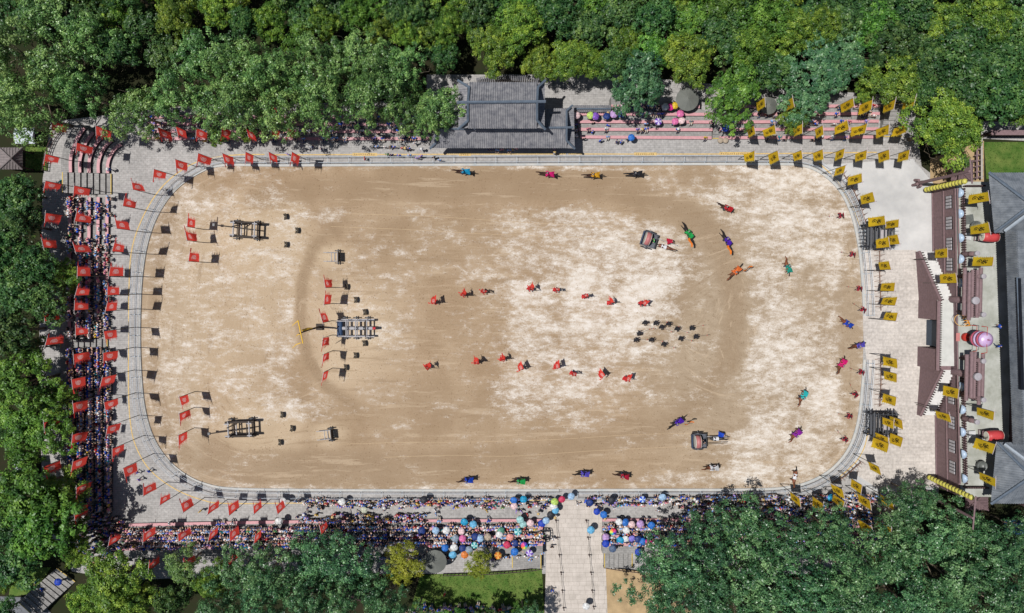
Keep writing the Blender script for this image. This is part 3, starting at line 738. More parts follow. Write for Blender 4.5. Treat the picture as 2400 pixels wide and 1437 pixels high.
# ---- rampart: plank-clad wall, deck, stairs, parapets
m_deck = mat('rampart_deck', A(158, 160, 148), .85, .16, .45, .2, .2, col2=A(206, 207, 200), bscale=3, detail=9)
yN, yS = 438, 1138
o = W(2190, 790, 0); o = Vector((o.x, o.y, 0))
t = thing('rampart', 'long brown plank rampart wall with pale deck on the right', 'rampart', (o.x, o.y, 0)); rampart = t
n0, s0 = W(2186, yN, 0), W(2196, yS, 0)
mb = MB(); mb.prism([(n0.x - o.x, n0.y - o.y), (n0.x + 26 - o.x, n0.y - o.y), (s0.x + 26 - o.x, s0.y - o.y), (s0.x - o.x, s0.y - o.y)], 0, zd); mb.obj('deck', m_deck, t)
dirv = (s0 - n0); Lw = dirv.length; dirv.normalize(); nrm = Vector((-1, 0, 0)); ang = math.atan2(dirv.y, dirv.x)
plank = MB(); plank.box((0, 0, 0), (.42, .07, 1)); plank_me = plank.mesh('plank', m_wood)
for zc, h, off in ((1.5, 2.92, .05), (4.5, 2.92, .05)):
    k = int(Lw / .88)
    for i in range(k):
        p = n0 + dirv * ((i + .5) * Lw / k)
        put('plank', plank_me, t, (p.x - off - rnd.uniform(0, .02) - o.x, p.y - o.y, zc), ang, (Lw / k / .42 * .985, 1, h))
for zc in (.12, 2.98, 5.9):
    p = n0 + dirv * (Lw / 2); mb = MB(); mb.box((p.x - .13 - o.x, p.y - o.y, zc), (Lw, .16, .2), ang); mb.obj('beam', m_wood, t)
m_slot = mat('window_slot', A(190, 186, 190), .7, .1, 3)
slot = MB(); slot.box((0, 0, 0), (.34, .1, 1.25)); slot_me = slot.mesh('window_slat', m_slot)
dark = mat('dark_opening', (.012, .011, .012), .9, 0, 1)
for yc in (474, 523, 572, 620, 932, 990, 1046, 1095):
    pz = W(2210, yc, 4.35)
    mb = MB(); mb.box((n0.x + dirv.x * 0 + (pz.y - n0.y) / dirv.y * dirv.x - .10 - o.x, pz.y - o.y, 4.3), (1.75, .04, 1.7), ang); w_ = mb.obj('window', dark, t)
    for j in range(4):
        put('window_slat', slot_me, w_, (n0.x + (pz.y - n0.y) / dirv.y * dirv.x - .15 - o.x, pz.y - .66 + j * .44 - o.y, 4.3), ang)
# parapet of short stakes on the deck edge
stake = MB(); stake.box((0, 0, .45), (.2, .2, .9)); stake.box((0, 0, .95), (.12, .12, .16)); stake_me = stake.mesh('stake', m_wood_d)
def parapet(parent, A_, B_, n, rails=True, oo=None, sc=None):
    for i in range(n):
        p = A_.lerp(B_, (i + .5) / n); put('stake', stake_me, parent, (p.x - oo.x, p.y - oo.y, p.z), rnd.uniform(-.1, .1), sc)
    if rails:
        mb = MB()
        for z in (.35, .8): mb.tube((A_.x - oo.x, A_.y - oo.y, A_.z + z), (B_.x - oo.x, B_.y - oo.y, B_.z + z), .07, n=5)
        mb.obj('parapet_rail', m_wood, parent)
for off, ya, yb in ((.0, 442, 690), (.0, 878, 1132)):
    a, b = W(2252, ya, zd), W(2258 if ya > 700 else 2256, yb, zd); parapet(t, a, b, 44, True, o)
    a, b = W(2240, ya, zd), W(2246, yb, zd); mb = MB(); mb.tube((a.x - o.x, a.y - o.y, zd + .45), (b.x - o.x, b.y - o.y, zd + .45), .1, n=6); mb.obj('parapet_rail', m_wood, t)
    for q in (0, 1):
        pa_, pb_ = (W(2256, 437 if q == 0 else 1140, zd), W(2302 if q == 0 else 2310, 437 if q == 0 else 1140, zd))
        if (ya < 500) == (q == 0): parapet(t, pa_, pb_, 10, True, o)
# two stair ramps with side walls, meeting at a gate platform
zg = 5.0
m_white = mat('white_step', A(226, 224, 220), .8, .08, 1.5, .1)
for s, y_lo, y_hi, xo in ((1, 590, 703, 2150), (-1, 972, 858, 2153)):
    lo_a, lo_b = W(xo, y_lo, 0), W(2192, y_lo, 0); hi_a, hi_b = W(xo + 8, y_hi, 0), W(2196, y_hi, 0)
    tt = thing('stair_ramp', ('upper' if s > 0 else 'lower') + ' white stair ramp between brown walls leading to the rampart gate', 'stairs', (lo_a.x, lo_a.y, 0)); oo = tt.location
    n = 14
    for i in range(n):
        f0, f1 = i / n, (i + 1) / n; q = [lo_a.lerp(hi_a, f0), lo_b.lerp(hi_b, f0), lo_b.lerp(hi_b, f1), lo_a.lerp(hi_a, f1)]
        mb = MB(); mb.prism([(v.x + (.3 if k in (0, 3) else -.05) - oo.x, v.y - oo.y) for k, v in enumerate(q)], 0, zg * .98 * (i + 1) / n); mb.obj('step', m_white, tt)
    # sloping plank side wall towards the plaza
    a, b = lo_a - oo, hi_a - oo; w = .28
    mb = MB(); vs = []
    for p, z in ((a, .7), (b, zg + .5)):
        vs += [(p.x - w, p.y, 0), (p.x, p.y, 0), (p.x, p.y, z), (p.x - w, p.y, z)]
    mb.add(vs, [(0, 4, 5, 1), (1, 5, 6, 2), (2, 6, 7, 3), (3, 7, 4, 0), (0, 1, 2, 3), (7, 6, 5, 4)]); mb.obj('side_wall', m_wood, tt)
    mb = MB(); mb.tube((a.x - w / 2, a.y, .8), (b.x - w / 2, b.y, zg + .6), .2, n=7); mb.obj('handrail', m_wood, tt)
    parapet(tt, Vector((lo_a.x + .3, lo_a.y, .3)), Vector((hi_a.x + .3, hi_a.y, zg - .1)), 20, False, oo, .72)
    parapet(tt, Vector((lo_b.x - .2, lo_b.y, .3)), Vector((hi_b.x - .2, hi_b.y, zg - .1)), 20, False, oo, .75)
# gate block
o2 = W(2190, 780, 0); o2 = Vector((o2.x, o2.y, 0))
t2 = thing('gate_block', 'brown gatehouse block with dark doorway between the stair ramps', 'gatehouse', (o2.x, o2.y, 0))
gx = W(2151, 780, 0).x
for ya, yb in ((703, 746), (812, 858)):
    a, b = W(2158, ya, 0), W(2158, yb, 0)
    mb = MB(); mb.prism([(gx - o2.x, a.y - o2.y), (n0.x + .3 - o2.x, a.y - o2.y), (n0.x + .3 - o2.x, b.y - o2.y), (gx - o2.x, b.y - o2.y)], 0, zg - .01); mb.obj('wall', m_wood, t2)
a, b = W(2158, 746, 0), W(2158, 812, 0)
mb = MB(); mb.prism([(gx + .9 - o2.x, a.y - o2.y), (n0.x + .3 - o2.x, a.y - o2.y), (n0.x + .3 - o2.x, b.y - o2.y), (gx + .9 - o2.x, b.y - o2.y)], zg - .6, zg - .01); mb.obj('lintel', m_wood, t2)
mb = MB(); mb.prism([(gx + 1.2 - o2.x, a.y - .2 - o2.y), (gx + 1.4 - o2.x, a.y - .2 - o2.y), (gx + 1.4 - o2.x, b.y + .2 - o2.y), (gx + 1.2 - o2.x, b.y + .2 - o2.y)], 0, zg - .6); mb.obj('door', mat('gate_dark', A(70, 84, 100), .6, .1, 2), t2)
mb = MB(); mb.tube((gx - .05 - o2.x, W(0, 703).y - o2.y, zg + .55), (gx - .05 - o2.x, W(0, 858).y - o2.y, zg + .55), .24, n=7); mb.obj('handrail', m_wood, t2)
mb = MB(); pq = [W(2197, 703, zg), W(2238, 703, zg), W(2241, 858, zg), W(2197, 858, zg)]; mb.prism([(v.x - o2.x, v.y - o2.y) for v in pq], zg + .002, zg + .02); mb.obj('platform', mat('platform_stone', A(214, 214, 208), .8, .1, .8), t2)
parapet(t2, Vector((gx + .3, W(0, 706).y, zg)), Vector((gx + .3, W(0, 856).y, zg)), 30, False, o2, .7)
# great log posts of the gate, each a thing
def log_post(label, bx, by, z0, z1, r=.42):
    p = W(bx, by, z0); t = thing('log_post', label, 'post', (p.x, p.y, z0), 0, 'log posts of the rampart gate')
    mb = MB(); mb.lathe([(r * .98, 0), (r, .6), (r * .95, (z1 - z0) * .5), (r * .88, z1 - z0)], n=12); mb.obj('shaft', m_wood, t, True)
    mb = MB(); mb.lathe([(r * .9, z1 - z0 - .05), (r * 1.02, z1 - z0), (r * 1.0, z1 - z0 + .3), (r * .5, z1 - z0 + .36)], n=12); mb.obj('cap', mat('post_cap', A(176, 170, 174), .7, .1, 2), t)
    mb = MB(); mb.lathe([(r * 1.05, z1 - z0 - 1.4), (r * 1.05, z1 - z0 - 1.25)], n=12); mb.obj('band', m_wood_d, t)
log_post('thick brown log post standing on the upper side of the gate block', 2186, 700, 0.0, 10.3, .5)
log_post('thick brown log post standing on the lower side of the gate block', 2191, 862, 0.0, 10.3, .5)
for y_, lab in ((596, 'northernmost log post on the deck'), (648, 'log post at the upper end of the upper log bundle'), (734, 'log post at the lower end of the upper log bundle, beside the gold hoop'),
                (838, 'log post at the upper end of the lower log bundle'), (925, 'log post at the lower end of the lower log bundle'), (979, 'southernmost log post on the deck')):
    log_post(lab, 2256, y_, zd, zd + (3.2 if y_ in (596, 979) else 4.6), .33)
def bundle(label, x, ya, yb, n):
    z = zd + 3.4; p = W(x, (ya + yb) / 2, z); t = thing('log_bundle', label, 'log bundle', (p.x, p.y, zd))
    for i in range(n):
        dy = rnd.uniform(-.5, .5); a, b = W(x, ya, z), W(x, yb, z); L = abs(a.y - b.y)
        mb = MB(); mb.tube(((i - (n - 1) / 2) * .52, -L / 2 + dy, 3.4 + (.18 if i % 2 else 0)), ((i - (n - 1) / 2) * .52, L / 2 + dy, 3.4 + (.18 if i % 2 else 0)), .25, n=8); mb.obj('log', m_wood, t)
    for yy in (-.38, .38):
        mb = MB(); L = abs(W(x, ya, z).y - W(x, yb, z).y); mb.tube((0, L * yy, 0), (0, L * yy, 3.2), .2, n=7); mb.obj('support', m_wood_d, t)
    mb = MB(); L = abs(W(x, ya, z).y - W(x, yb, z).y)
    for k in range(22): mb.box((.1, -L / 2 + (k + .5) * L / 22, 3.75), (.12, .12, .2))
    q = mb.obj('pegs', m_wood_d, t); q['kind'] = 'stuff'
bundle('bundle of brown logs raised above the deck, upper of the two', 2279, 634, 746, 5)
bundle('bundle of brown logs raised above the deck, lower of the two', 2284, 832, 940, 5)
# shields along the parapet
shield = MB(); sv_ = [(0, 0, .14)] + [(.62 * math.cos(R(-90 + 15 * k)), .62 * math.sin(R(-90 + 15 * k)), 0) for k in range(13)]; sv_ += [(x, y, z - .06) for x, y, z in sv_]
shield.add(sv_, [(0, k, k + 1) for k in range(1, 13)] + [(14, k + 15, k + 14) for k in range(1, 13)] + [(k, k + 1, k + 15, k + 14) for k in range(1, 13)] + [(0, 1, 15, 14), (0, 13, 27, 14)]); m_sh = mat('shield_paint', A(186, 206, 228), .4, .1, 3, 0, .5)
shield_me = shield.mesh('shield', m_sh, True)
for i, (x, y_) in enumerate([(2247, 452), (2247, 501), (2248, 558), (2248, 607), (2248, 663), (2250, 907), (2252, 960), (2252, 1013), (2254, 1065), (2256, 1122)]):
    p = W(x, y_, zd + .7); s_ = put('round_shield', shield_me, None, p); s_.rotation_euler = (0, R(-35), R(rnd.uniform(-12, 12))); s_.scale = (1, 1, 1)
    tag(s_, 'pale blue round shield on the rampart parapet, %s from the top' % ORD[i], 'shield', 'round shields along the rampart parapet')
# ================================================================== TREES
def leaf_mat(name, cols, trans=.28, rough=.5, spec=.35):
    m = bpy.data.materials.new(name); m.use_nodes = True
    n, l = m.node_tree.nodes, m.node_tree.links
    p = n['Principled BSDF']; p.inputs['Roughness'].default_value = rough; p.inputs['Specular IOR Level'].default_value = spec
    a = n.new('ShaderNodeAttribute'); a.attribute_name = 'tint'
    oi = n.new('ShaderNodeObjectInfo')
    geo = n.new('ShaderNodeNewGeometry'); t = n.new('ShaderNodeTexNoise'); t.inputs['Scale'].default_value = .45; t.inputs['Detail'].default_value = 3
    l.new(geo.outputs['Position'], t.inputs['Vector'])
    ad = n.new('ShaderNodeMath'); ad.operation = 'MULTIPLY_ADD'; l.new(a.outputs['Fac'], ad.inputs[0]); ad.inputs[1].default_value = .8
    ad2 = n.new('ShaderNodeMath'); ad2.operation = 'MULTIPLY_ADD'; l.new(t.outputs['Fac'], ad2.inputs[0]); ad2.inputs[1].default_value = .8; ad2.inputs[2].default_value = -.25
    l.new(ad2.outputs[0], ad.inputs[2])
    cr = n.new('ShaderNodeValToRGB'); l.new(ad.outputs[0], cr.inputs[0])
    e = cr.color_ramp.elements; e[0].position = .1; e[0].color = (*cols[0], 1); e[1].position = .9; e[1].color = (*cols[2], 1)
    x = cr.color_ramp.elements.new(.5); x.color = (*cols[1], 1)
    hs = n.new('ShaderNodeHueSaturation')
    mr = n.new('ShaderNodeMapRange'); mr.inputs[3].default_value = .482; mr.inputs[4].default_value = .514; l.new(oi.outputs['Random'], mr.inputs[0]); l.new(mr.outputs[0], hs.inputs['Hue'])
    mr2 = n.new('ShaderNodeMapRange'); mr2.inputs[3].default_value = .78; mr2.inputs[4].default_value = 1.15
    wn = n.new('ShaderNodeMath'); wn.operation = 'FRACT'; w7 = n.new('ShaderNodeMath'); w7.operation = 'MULTIPLY'; w7.inputs[1].default_value = 7.31
    l.new(oi.outputs['Random'], w7.inputs[0]); l.new(w7.outputs[0], wn.inputs[0]); l.new(wn.outputs[0], mr2.inputs[0]); l.new(mr2.outputs[0], hs.inputs['Value'])
    l.new(cr.outputs[0], hs.inputs['Color']); l.new(hs.outputs[0], p.inputs['Base Color'])
    tr = n.new('ShaderNodeBsdfTranslucent'); hs2 = n.new('ShaderNodeHueSaturation'); hs2.inputs['Value'].default_value = 1.2; hs2.inputs['Hue'].default_value = .485
    l.new(hs.outputs[0], hs2.inputs['Color']); l.new(hs2.outputs[0], tr.inputs['Color'])
    mx = n.new('ShaderNodeMixShader'); mx.inputs[0].default_value = trans
    l.new(p.outputs[0], mx.inputs[1]); l.new(tr.outputs[0], mx.inputs[2]); l.new(mx.outputs[0], n['Material Output'].inputs['Surface'])
    return m
LEAF = {
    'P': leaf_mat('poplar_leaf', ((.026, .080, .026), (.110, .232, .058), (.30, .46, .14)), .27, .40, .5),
    'Q': leaf_mat('deep_poplar_leaf', ((.014, .060, .028), (.060, .158, .058), (.19, .34, .135)), .25, .38, .5),  # darker, bluer leaf colour of the poplars along the bottom
    'C': leaf_mat('camphor_leaf', ((.034, .088, .016), (.115, .215, .028), (.32, .43, .055)), .30, .45),
    'D': leaf_mat('evergreen_leaf', ((.016, .054, .018), (.050, .122, .032), (.15, .25, .058)), .25, .45),
    'B': leaf_mat('osmanthus_leaf', ((.028, .092, .042), (.075, .180, .070), (.19, .33, .14)), .24, .40, .45),
    'G': leaf_mat('bright_leaf', ((.030, .098, .018), (.085, .205, .030), (.20, .37, .055)), .30, .45),
    'Y': leaf_mat('yellow_leaf', ((.14, .19, .018), (.28, .33, .030), (.44, .46, .06)), .30, .5),
    'X': leaf_mat('dry_leaf', ((.20, .14, .08), (.32, .23, .15), (.44, .34, .24)), .1, .8),
}
HC = 7.0; RR = 4.2
def crown_mesh(kind, seed):
    rs = np.random.RandomState(seed)
    #        lobes, lobe r0,r1, clumps per lobe, clump r0,r1 (of RR), leaves per clump, leaf, flat
    par = {'P': (15, .24, .38, 18, .075, .13, 34, .26, .95), 'C': (14, .26, .42, 22, .08, .16, 52, .27, .72), 'D': (11, .28, .46, 19, .10, .17, 34, .42, .72), 'B': (14, .28, .38, 22, .07, .12, 30, .42, .66),
           'G': (11, .28, .44, 20, .08, .17, 36, .37, .72), 'Y': (10, .34, .46, 22, .10, .17, 44, .28, .75), 'X': (8, .2, .3, 8, .08, .13, 20, .3, .6)}[kind]
    nlob, l0, l1, ncl, c0, c1, nl, ls, flat = par
    ph = rs.uniform(0, 2 * PI, 6); amp = rs.uniform(.04, .12, 6)
    V, T = [], []
    for q in range(nlob):
        th = q * 2.399 + rs.uniform(-.35, .35); fr = math.sqrt((q + .35) / nlob)
        out = 1.0 + sum(amp[k] * math.sin((k + 2) * th + ph[k]) for k in range(6))
        lr = rs.uniform(l0, l1) * RR; rad = fr * (RR * out - lr * .62)
        lc = np.array([math.cos(th) * rad, math.sin(th) * rad, RR * flat * (1.0 - fr ** 2.2) * rs.uniform(.6, 1.1) - .12 * RR])
        for c in range(ncl):
            d = rs.normal(size=3); d[2] = abs(d[2]) * 1.0 - .25; d /= np.linalg.norm(d)
            cc = lc + d * lr * rs.uniform(.72, 1.10) * np.array([1, 1, .85]); cr = rs.uniform(c0, c1) * RR
            n = int(nl * rs.uniform(.6, 1.35))
            e = rs.normal(size=(n, 3)); e[:, 2] += .3; e /= np.linalg.norm(e, axis=1)[:, None]
            pos = cc + e * (cr * rs.uniform(.25, 1.1, n) ** .6)[:, None] * np.array([1, 1, .8 if kind != 'P' else 1.2])
            nm = e * .55 + d * .45 + np.array([0, 0, .35]) + rs.normal(size=(n, 3)) * .38; nm /= np.linalg.norm(nm, axis=1)[:, None]
            a = np.cross(nm, rs.normal(size=(n, 3))); a /= np.linalg.norm(a, axis=1)[:, None]; b = np.cross(nm, a)
            s = ls * rs.uniform(.6, 1.3, n)[:, None]; w = s * (.55 if kind != 'B' else .4)
            qd = np.stack([pos - a * s * .5, pos + b * w * .5, pos + a * s * .5, pos - b * w * .5], 1)
            V.append(qd.reshape(-1, 3)); ct = rs.uniform(0, 1) ** 1.6 * .65
            T.append(np.repeat(np.clip(ct + rs.uniform(-.05, .35, n), 0, 1), 4))
    V = np.concatenate(V); T = np.concatenate(T); V[:, 2] += HC
    n = len(V) // 4
    me = bpy.data.meshes.new('crown'); me.vertices.add(len(V)); me.vertices.foreach_set('co', V.astype(np.float32).ravel())
    me.loops.add(n * 4); me.loops.foreach_set('vertex_index', np.arange(n * 4, dtype=np.int32))
    me.polygons.add(n); me.polygons.foreach_set('loop_start', np.arange(0, n * 4, 4, dtype=np.int32)); me.polygons.foreach_set('loop_total', np.full(n, 4, dtype=np.int32))
    me.update(); me.validate()
    at = me.attributes.new('tint', 'FLOAT', 'POINT'); at.data.foreach_set('value', T.astype(np.float32))
    me.materials.append(LEAF[kind])
    return me
m_bark = mat('bark', A(150, 136, 118), .95, .3, 4, .4)
def trunk_mesh(seed):
    r = random.Random(seed); mb = MB()
    mb.path([(0, 0, -.1), (.05, .03, 1.5), (-.05, .08, 3.5), (.1, 0, 5.6), (.05, .1, 7.6)], [.30, .22, .19, .14, .06], 7)
    for i in range(7):
        a = i * 2.4 + r.uniform(-.4, .4); z = r.uniform(3.4, 5.6); L = r.uniform(2.2, 3.4)
        p1 = Vector((math.cos(a) * L * .5, math.sin(a) * L * .5, z + L * .40)); p2 = Vector((math.cos(a + .2) * L, math.sin(a + .2) * L, z + L * .62))
        mb.path([(0, .04, z), p1, p2], [.10, .065, .02], 5)
        mb.path([p2, p2 + Vector((math.cos(a) * .9, math.sin(a) * .9, .75)), p2 + Vector((math.cos(a + .5) * 1.3, math.sin(a + .5) * 1.3, 1.6))], [.03, .022, .008], 4)
        b = a + r.uniform(.5, .9); mb.path([p1, p1 + Vector((math.cos(b) * 1.0, math.sin(b) * 1.0, .7))], [.05, .015], 4)
    return mb.mesh('trunk', m_bark, True)
CROWNS = {k: [crown_mesh(k, 100 * i + ord(k)) for i in range(n)] for k, n in (('P', 5), ('C', 4), ('D', 4), ('B', 2), ('G', 3), ('Y', 2), ('X', 1))}
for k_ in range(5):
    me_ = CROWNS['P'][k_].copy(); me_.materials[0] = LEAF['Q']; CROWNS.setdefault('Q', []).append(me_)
TRUNKS = [trunk_mesh(i) for i in range(4)]
KIND = {'P': 'grey-green poplar', 'Q': 'deep green poplar', 'C': 'olive-green camphor-like', 'D': 'dark evergreen', 'B': 'blue-green dense', 'G': 'bright green', 'Y': 'yellow-green rounded', 'X': 'withered brown'}
TREES = {
 'the top left wood': [('D', 30, 20, 66), ('P', 120, 45, 80), ('D', 210, 25, 60), ('C', 262, 22, 48), ('D', 325, 55, 58), ('C', 415, 42, 60), ('C', 505, 15, 56), ('D', 575, 50, 44), ('P', 35, 120, 86), ('P', 130, 165, 92), ('D', 270, 110, 62), ('D', 375, 120, 54), ('P', 205, 90, 70)],
 'the wood above the arena': [('P', 470, 130, 76), ('P', 560, 150, 82), ('C', 630, 45, 52), ('G', 705, 92, 46), ('D', 700, 20, 50), ('C', 755, 55, 50), ('D', 790, 20, 48), ('G', 845, 35, 50), ('P', 645, 190, 88), ('P', 755, 150, 80), ('P', 845, 125, 74), ('C', 890, 62, 48), ('D', 925, 28, 46), ('D', 975, 25, 46), ('C', 945, 75, 42), ('C', 1000, 62, 50), ('P', 945, 165, 78), ('C', 1055, 60, 48), ('D', 1040, 130, 44)],
 'the strip beyond the top edge': [('D', -20, -30, 70), ('D', 70, -45, 66), ('C', 170, -40, 60), ('D', 290, -35, 64), ('C', 380, -40, 60), ('D', 470, -50, 60), ('C', 560, -45, 60), ('D', 660, -40, 60), ('D', 760, -45, 60), ('G', 870, -40, 60), ('D', 970, -45, 60), ('C', 1060, -30, 60), ('D', 1150, -50, 60), ('G', 1250, -40, 60), ('D', 1350, -45, 62), ('G', 1400, 0, 50), ('D', 1520, -40, 62), ('C', 1600, -45, 60), ('G', 1680, -50, 60), ('D', 1770, -40, 60), ('C', 1860, -50, 60), ('D', 1960, -45, 62), ('D', 2050, -50, 62), ('C', 2140, -50, 62), ('D', 2230, -45, 66), ('C', 2320, -40, 66), ('D', 2420, -40, 66), ('D', 2430, 130, 66), ('C', 2440, 250, 50)],
 'the row by the top left stand': [('P', 80, 265, 88), ('P', 20, 215, 70), ('P', 190, 215, 66), ('P', 320, 265, 74), ('P', 410, 225, 76), ('P', 500, 245, 70), ('P', 585, 250, 72), ('P', 670, 265, 74), ('P', 765, 245, 82), ('P', 860, 245, 78), ('P', 950, 255, 64), ('P', 1036, 248, 58), ('P', 1008, 288, 46), ('P', 905, 195, 70), ('C', 502, 318, 24), ('C', 575, 312, 20)],
 'the wood behind the pavilion': [('C', 1165, 110, 62), ('C', 1225, 65, 62), ('D', 1110, 20, 56), ('G', 1190, 20, 52), ('C', 1265, 140, 48), ('C', 1340, 140, 60), ('D', 1290, 35, 60), ('D', 1385, 60, 60), ('C', 1400, 150, 40), ('D', 1450, 25, 60), ('C', 1465, 90, 52), ('G', 1530, 105, 56), ('D', 1440, 150, 48), ('D', 1540, 30, 56), ('X', 1590, 78, 22), ('C', 1615, 135, 66), ('G', 1620, 30, 60), ('D', 1690, 90, 60)],
 'the top right wood': [('G', 1700, 20, 60), ('C', 1760, 110, 62), ('G', 1790, 45, 64), ('D', 1815, 155, 62), ('C', 1850, 70, 60), ('D', 1880, 20, 60), ('C', 1925, 65, 56), ('D', 1985, 40, 62), ('G', 2050, 60, 60), ('D', 2030, 20, 56), ('D', 2090, 90, 62), ('C', 2100, 175, 66), ('D', 2130, 30, 66), ('D', 2180, 130, 68), ('C', 2220, 50, 62), ('D', 2270, 120, 76), ('C', 2310, 60, 74), ('D', 2350, 150, 78), ('D', 2385, 50, 60), ('D', 2245, 195, 70), ('D', 2340, 235, 66), ('C', 2390, 225, 56), ('D', 2160, 205, 48), ('C', 2035, 215, 26)],
 'the edge of the top right stand': [('B', 1495, 203, 72), ('G', 1712, 225, 76), ('B', 1925, 150, 84), ('B', 1985, 130, 66), ('B', 1900, 235, 62), ('C', 1868, 278, 40), ('C', 2215, 298, 88)],
 'the belt at the left edge': [('D', 42, 452, 54), ('D', 14, 480, 70), ('D', 46, 530, 60), ('D', 12, 572, 72), ('D', 84, 622, 60), ('D', 30, 680, 80), ('C', 135, 645, 48), ('D', 110, 705, 62), ('D', 22, 778, 70), ('D', 72, 818, 40), ('G', 60, 895, 84), ('C', 115, 935, 56), ('G', 40, 1000, 76), ('G', 118, 1020, 58), ('G', 60, 1060, 50), ('D', -12, 900, 60), ('D', -20, 620, 60), ('D', -10, 1010, 40)],
 'the bottom left corner': [('G', 70, 1150, 84), ('C', 140, 1160, 62), ('G', 100, 1240, 92), ('C', 165, 1240, 46), ('D', 20, 1320, 66), ('D', 20, 1230, 50), ('C', -2, 1362, 42), ('C', 178, 1292, 44), ('D', -10, 1150, 50), ('D', 0, 1440, 40), ('C', 270, 1365, 88), ('C', 215, 1405, 60), ('C', 320, 1420, 56), ('P', 432, 1330, 54), ('D', 400, 1410, 44)],
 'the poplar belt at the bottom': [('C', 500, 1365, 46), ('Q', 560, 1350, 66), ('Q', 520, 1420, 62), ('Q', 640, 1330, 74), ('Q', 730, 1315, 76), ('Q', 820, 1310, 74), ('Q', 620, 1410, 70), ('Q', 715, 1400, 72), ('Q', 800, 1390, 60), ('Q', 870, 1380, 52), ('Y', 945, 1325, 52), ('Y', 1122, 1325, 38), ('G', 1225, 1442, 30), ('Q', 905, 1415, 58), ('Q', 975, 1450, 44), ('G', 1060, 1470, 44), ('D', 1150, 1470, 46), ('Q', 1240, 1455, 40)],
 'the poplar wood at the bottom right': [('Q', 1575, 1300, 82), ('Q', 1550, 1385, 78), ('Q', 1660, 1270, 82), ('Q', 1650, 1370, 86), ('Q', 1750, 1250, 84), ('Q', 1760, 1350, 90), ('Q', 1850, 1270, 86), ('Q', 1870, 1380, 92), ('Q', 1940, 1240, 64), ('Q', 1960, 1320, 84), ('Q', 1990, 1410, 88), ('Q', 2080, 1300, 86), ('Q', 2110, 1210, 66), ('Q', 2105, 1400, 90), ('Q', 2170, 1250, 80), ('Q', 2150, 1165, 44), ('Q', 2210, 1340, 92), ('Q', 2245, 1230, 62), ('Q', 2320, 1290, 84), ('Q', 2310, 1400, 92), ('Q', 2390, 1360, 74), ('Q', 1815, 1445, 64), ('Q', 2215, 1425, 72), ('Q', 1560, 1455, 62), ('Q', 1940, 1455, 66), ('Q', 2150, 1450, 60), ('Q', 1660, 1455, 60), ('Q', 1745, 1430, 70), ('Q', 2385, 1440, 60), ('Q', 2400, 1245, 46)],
}
ring = {}
trs = random.Random(11)
for region, lst in TREES.items():
    cnt = {}
    for (k, x, y, r) in sorted(lst, key=lambda q: q[1]):
        cnt[k] = cnt.get(k, 0) + 1; i = cnt[k]; tot = sum(1 for q in lst if q[0] == k)
        size = 'small' if r < 45 else ('large' if r > 80 else 'medium')
        lab = KIND[k] + ' tree, ' + ('only one of its kind' if tot == 1 else ORD[i - 1] + ' such from left') + ' in ' + region
        s = r / 16.5 / RR * (.89 if region in ('the top left wood', 'the belt at the left edge', 'the wood above the arena') else .94)
        hs = s ** .6 * (1.18 if k in 'PQ' else 1.0) * trs.uniform(.92, 1.08)
        p = W(x, y, HC * hs + 1.0)
        p.x = p.x; t = thing('tree', lab, 'tree', (p.x, p.y, -.06), trs.uniform(0, 6.28), 'trees of ' + region)
        sx = (s * 16.5 / 16.5) * (CAM_H - HC * hs) / CAM_H
        put('crown', CROWNS[k][trs.randrange(len(CROWNS[k]))], t, None, 0, (sx * trs.uniform(.9, 1.1), sx * trs.uniform(.9, 1.1), hs * trs.uniform(.85, 1.15)))
        put('trunk', TRUNKS[trs.randrange(4)], t, None, 0, (max(.5, sx * .9), max(.5, sx * .9), hs))
# ================================================================== BANNERS
m_pole = mat('bamboo_pole', A(96, 92, 84), .7, .1, 3)
m_bar = mat('white_bar', A(222, 206, 206), .6, .05, 3)
m_red = mat('red_banner', (.86, .080, .060), .7, .10, 1.5, 0, .2)
m_redd = mat('red_fringe', (.80, .08, .07), .7, .15, 5, 0, .2)
m_gold = mat('yellow_banner', (.96, .60, .03), .7, .08, 1.5, 0, .2)
m_goldf = mat('yellow_fringe', (.93, .74, .16), .7, .1, 5, 0, .2)
m_ink = mat('black_ink', (.02, .018, .015), .8, 0, 1)
m_seal = mat('pale_print', A(236, 206, 206), .8, 0, 1)
for _m in (m_red, m_gold, m_redd, m_goldf):      # thin cloth lets some light through
    n, l = _m.node_tree.nodes, _m.node_tree.links
    p = n['Principled BSDF']; tr = n.new('ShaderNodeBsdfTranslucent'); src = p.inputs['Base Color'].links[0].from_socket
    if _m in (m_red, m_gold):                    # the brushed character printed on the cloth
        at_ = n.new('ShaderNodeAttribute'); at_.attribute_name = 'print'; pm_ = n.new('ShaderNodeMix'); pm_.data_type = 'RGBA'
        l.new(at_.outputs['Fac'], pm_.inputs[0]); l.new(src, pm_.inputs[6]); pm_.inputs[7].default_value = (.86, .62, .60, 1) if _m is m_red else (.03, .025, .012, 1)
        src = pm_.outputs[2]; l.new(src, p.inputs['Base Color'])
    l.new(src, tr.inputs['Color'])
    mx = n.new('ShaderNodeMixShader'); mx.inputs[0].default_value = .6; l.new(p.outputs[0], mx.inputs[1]); l.new(tr.outputs[0], mx.inputs[2]); l.new(mx.outputs[0], n['Material Output'].inputs['Surface'])
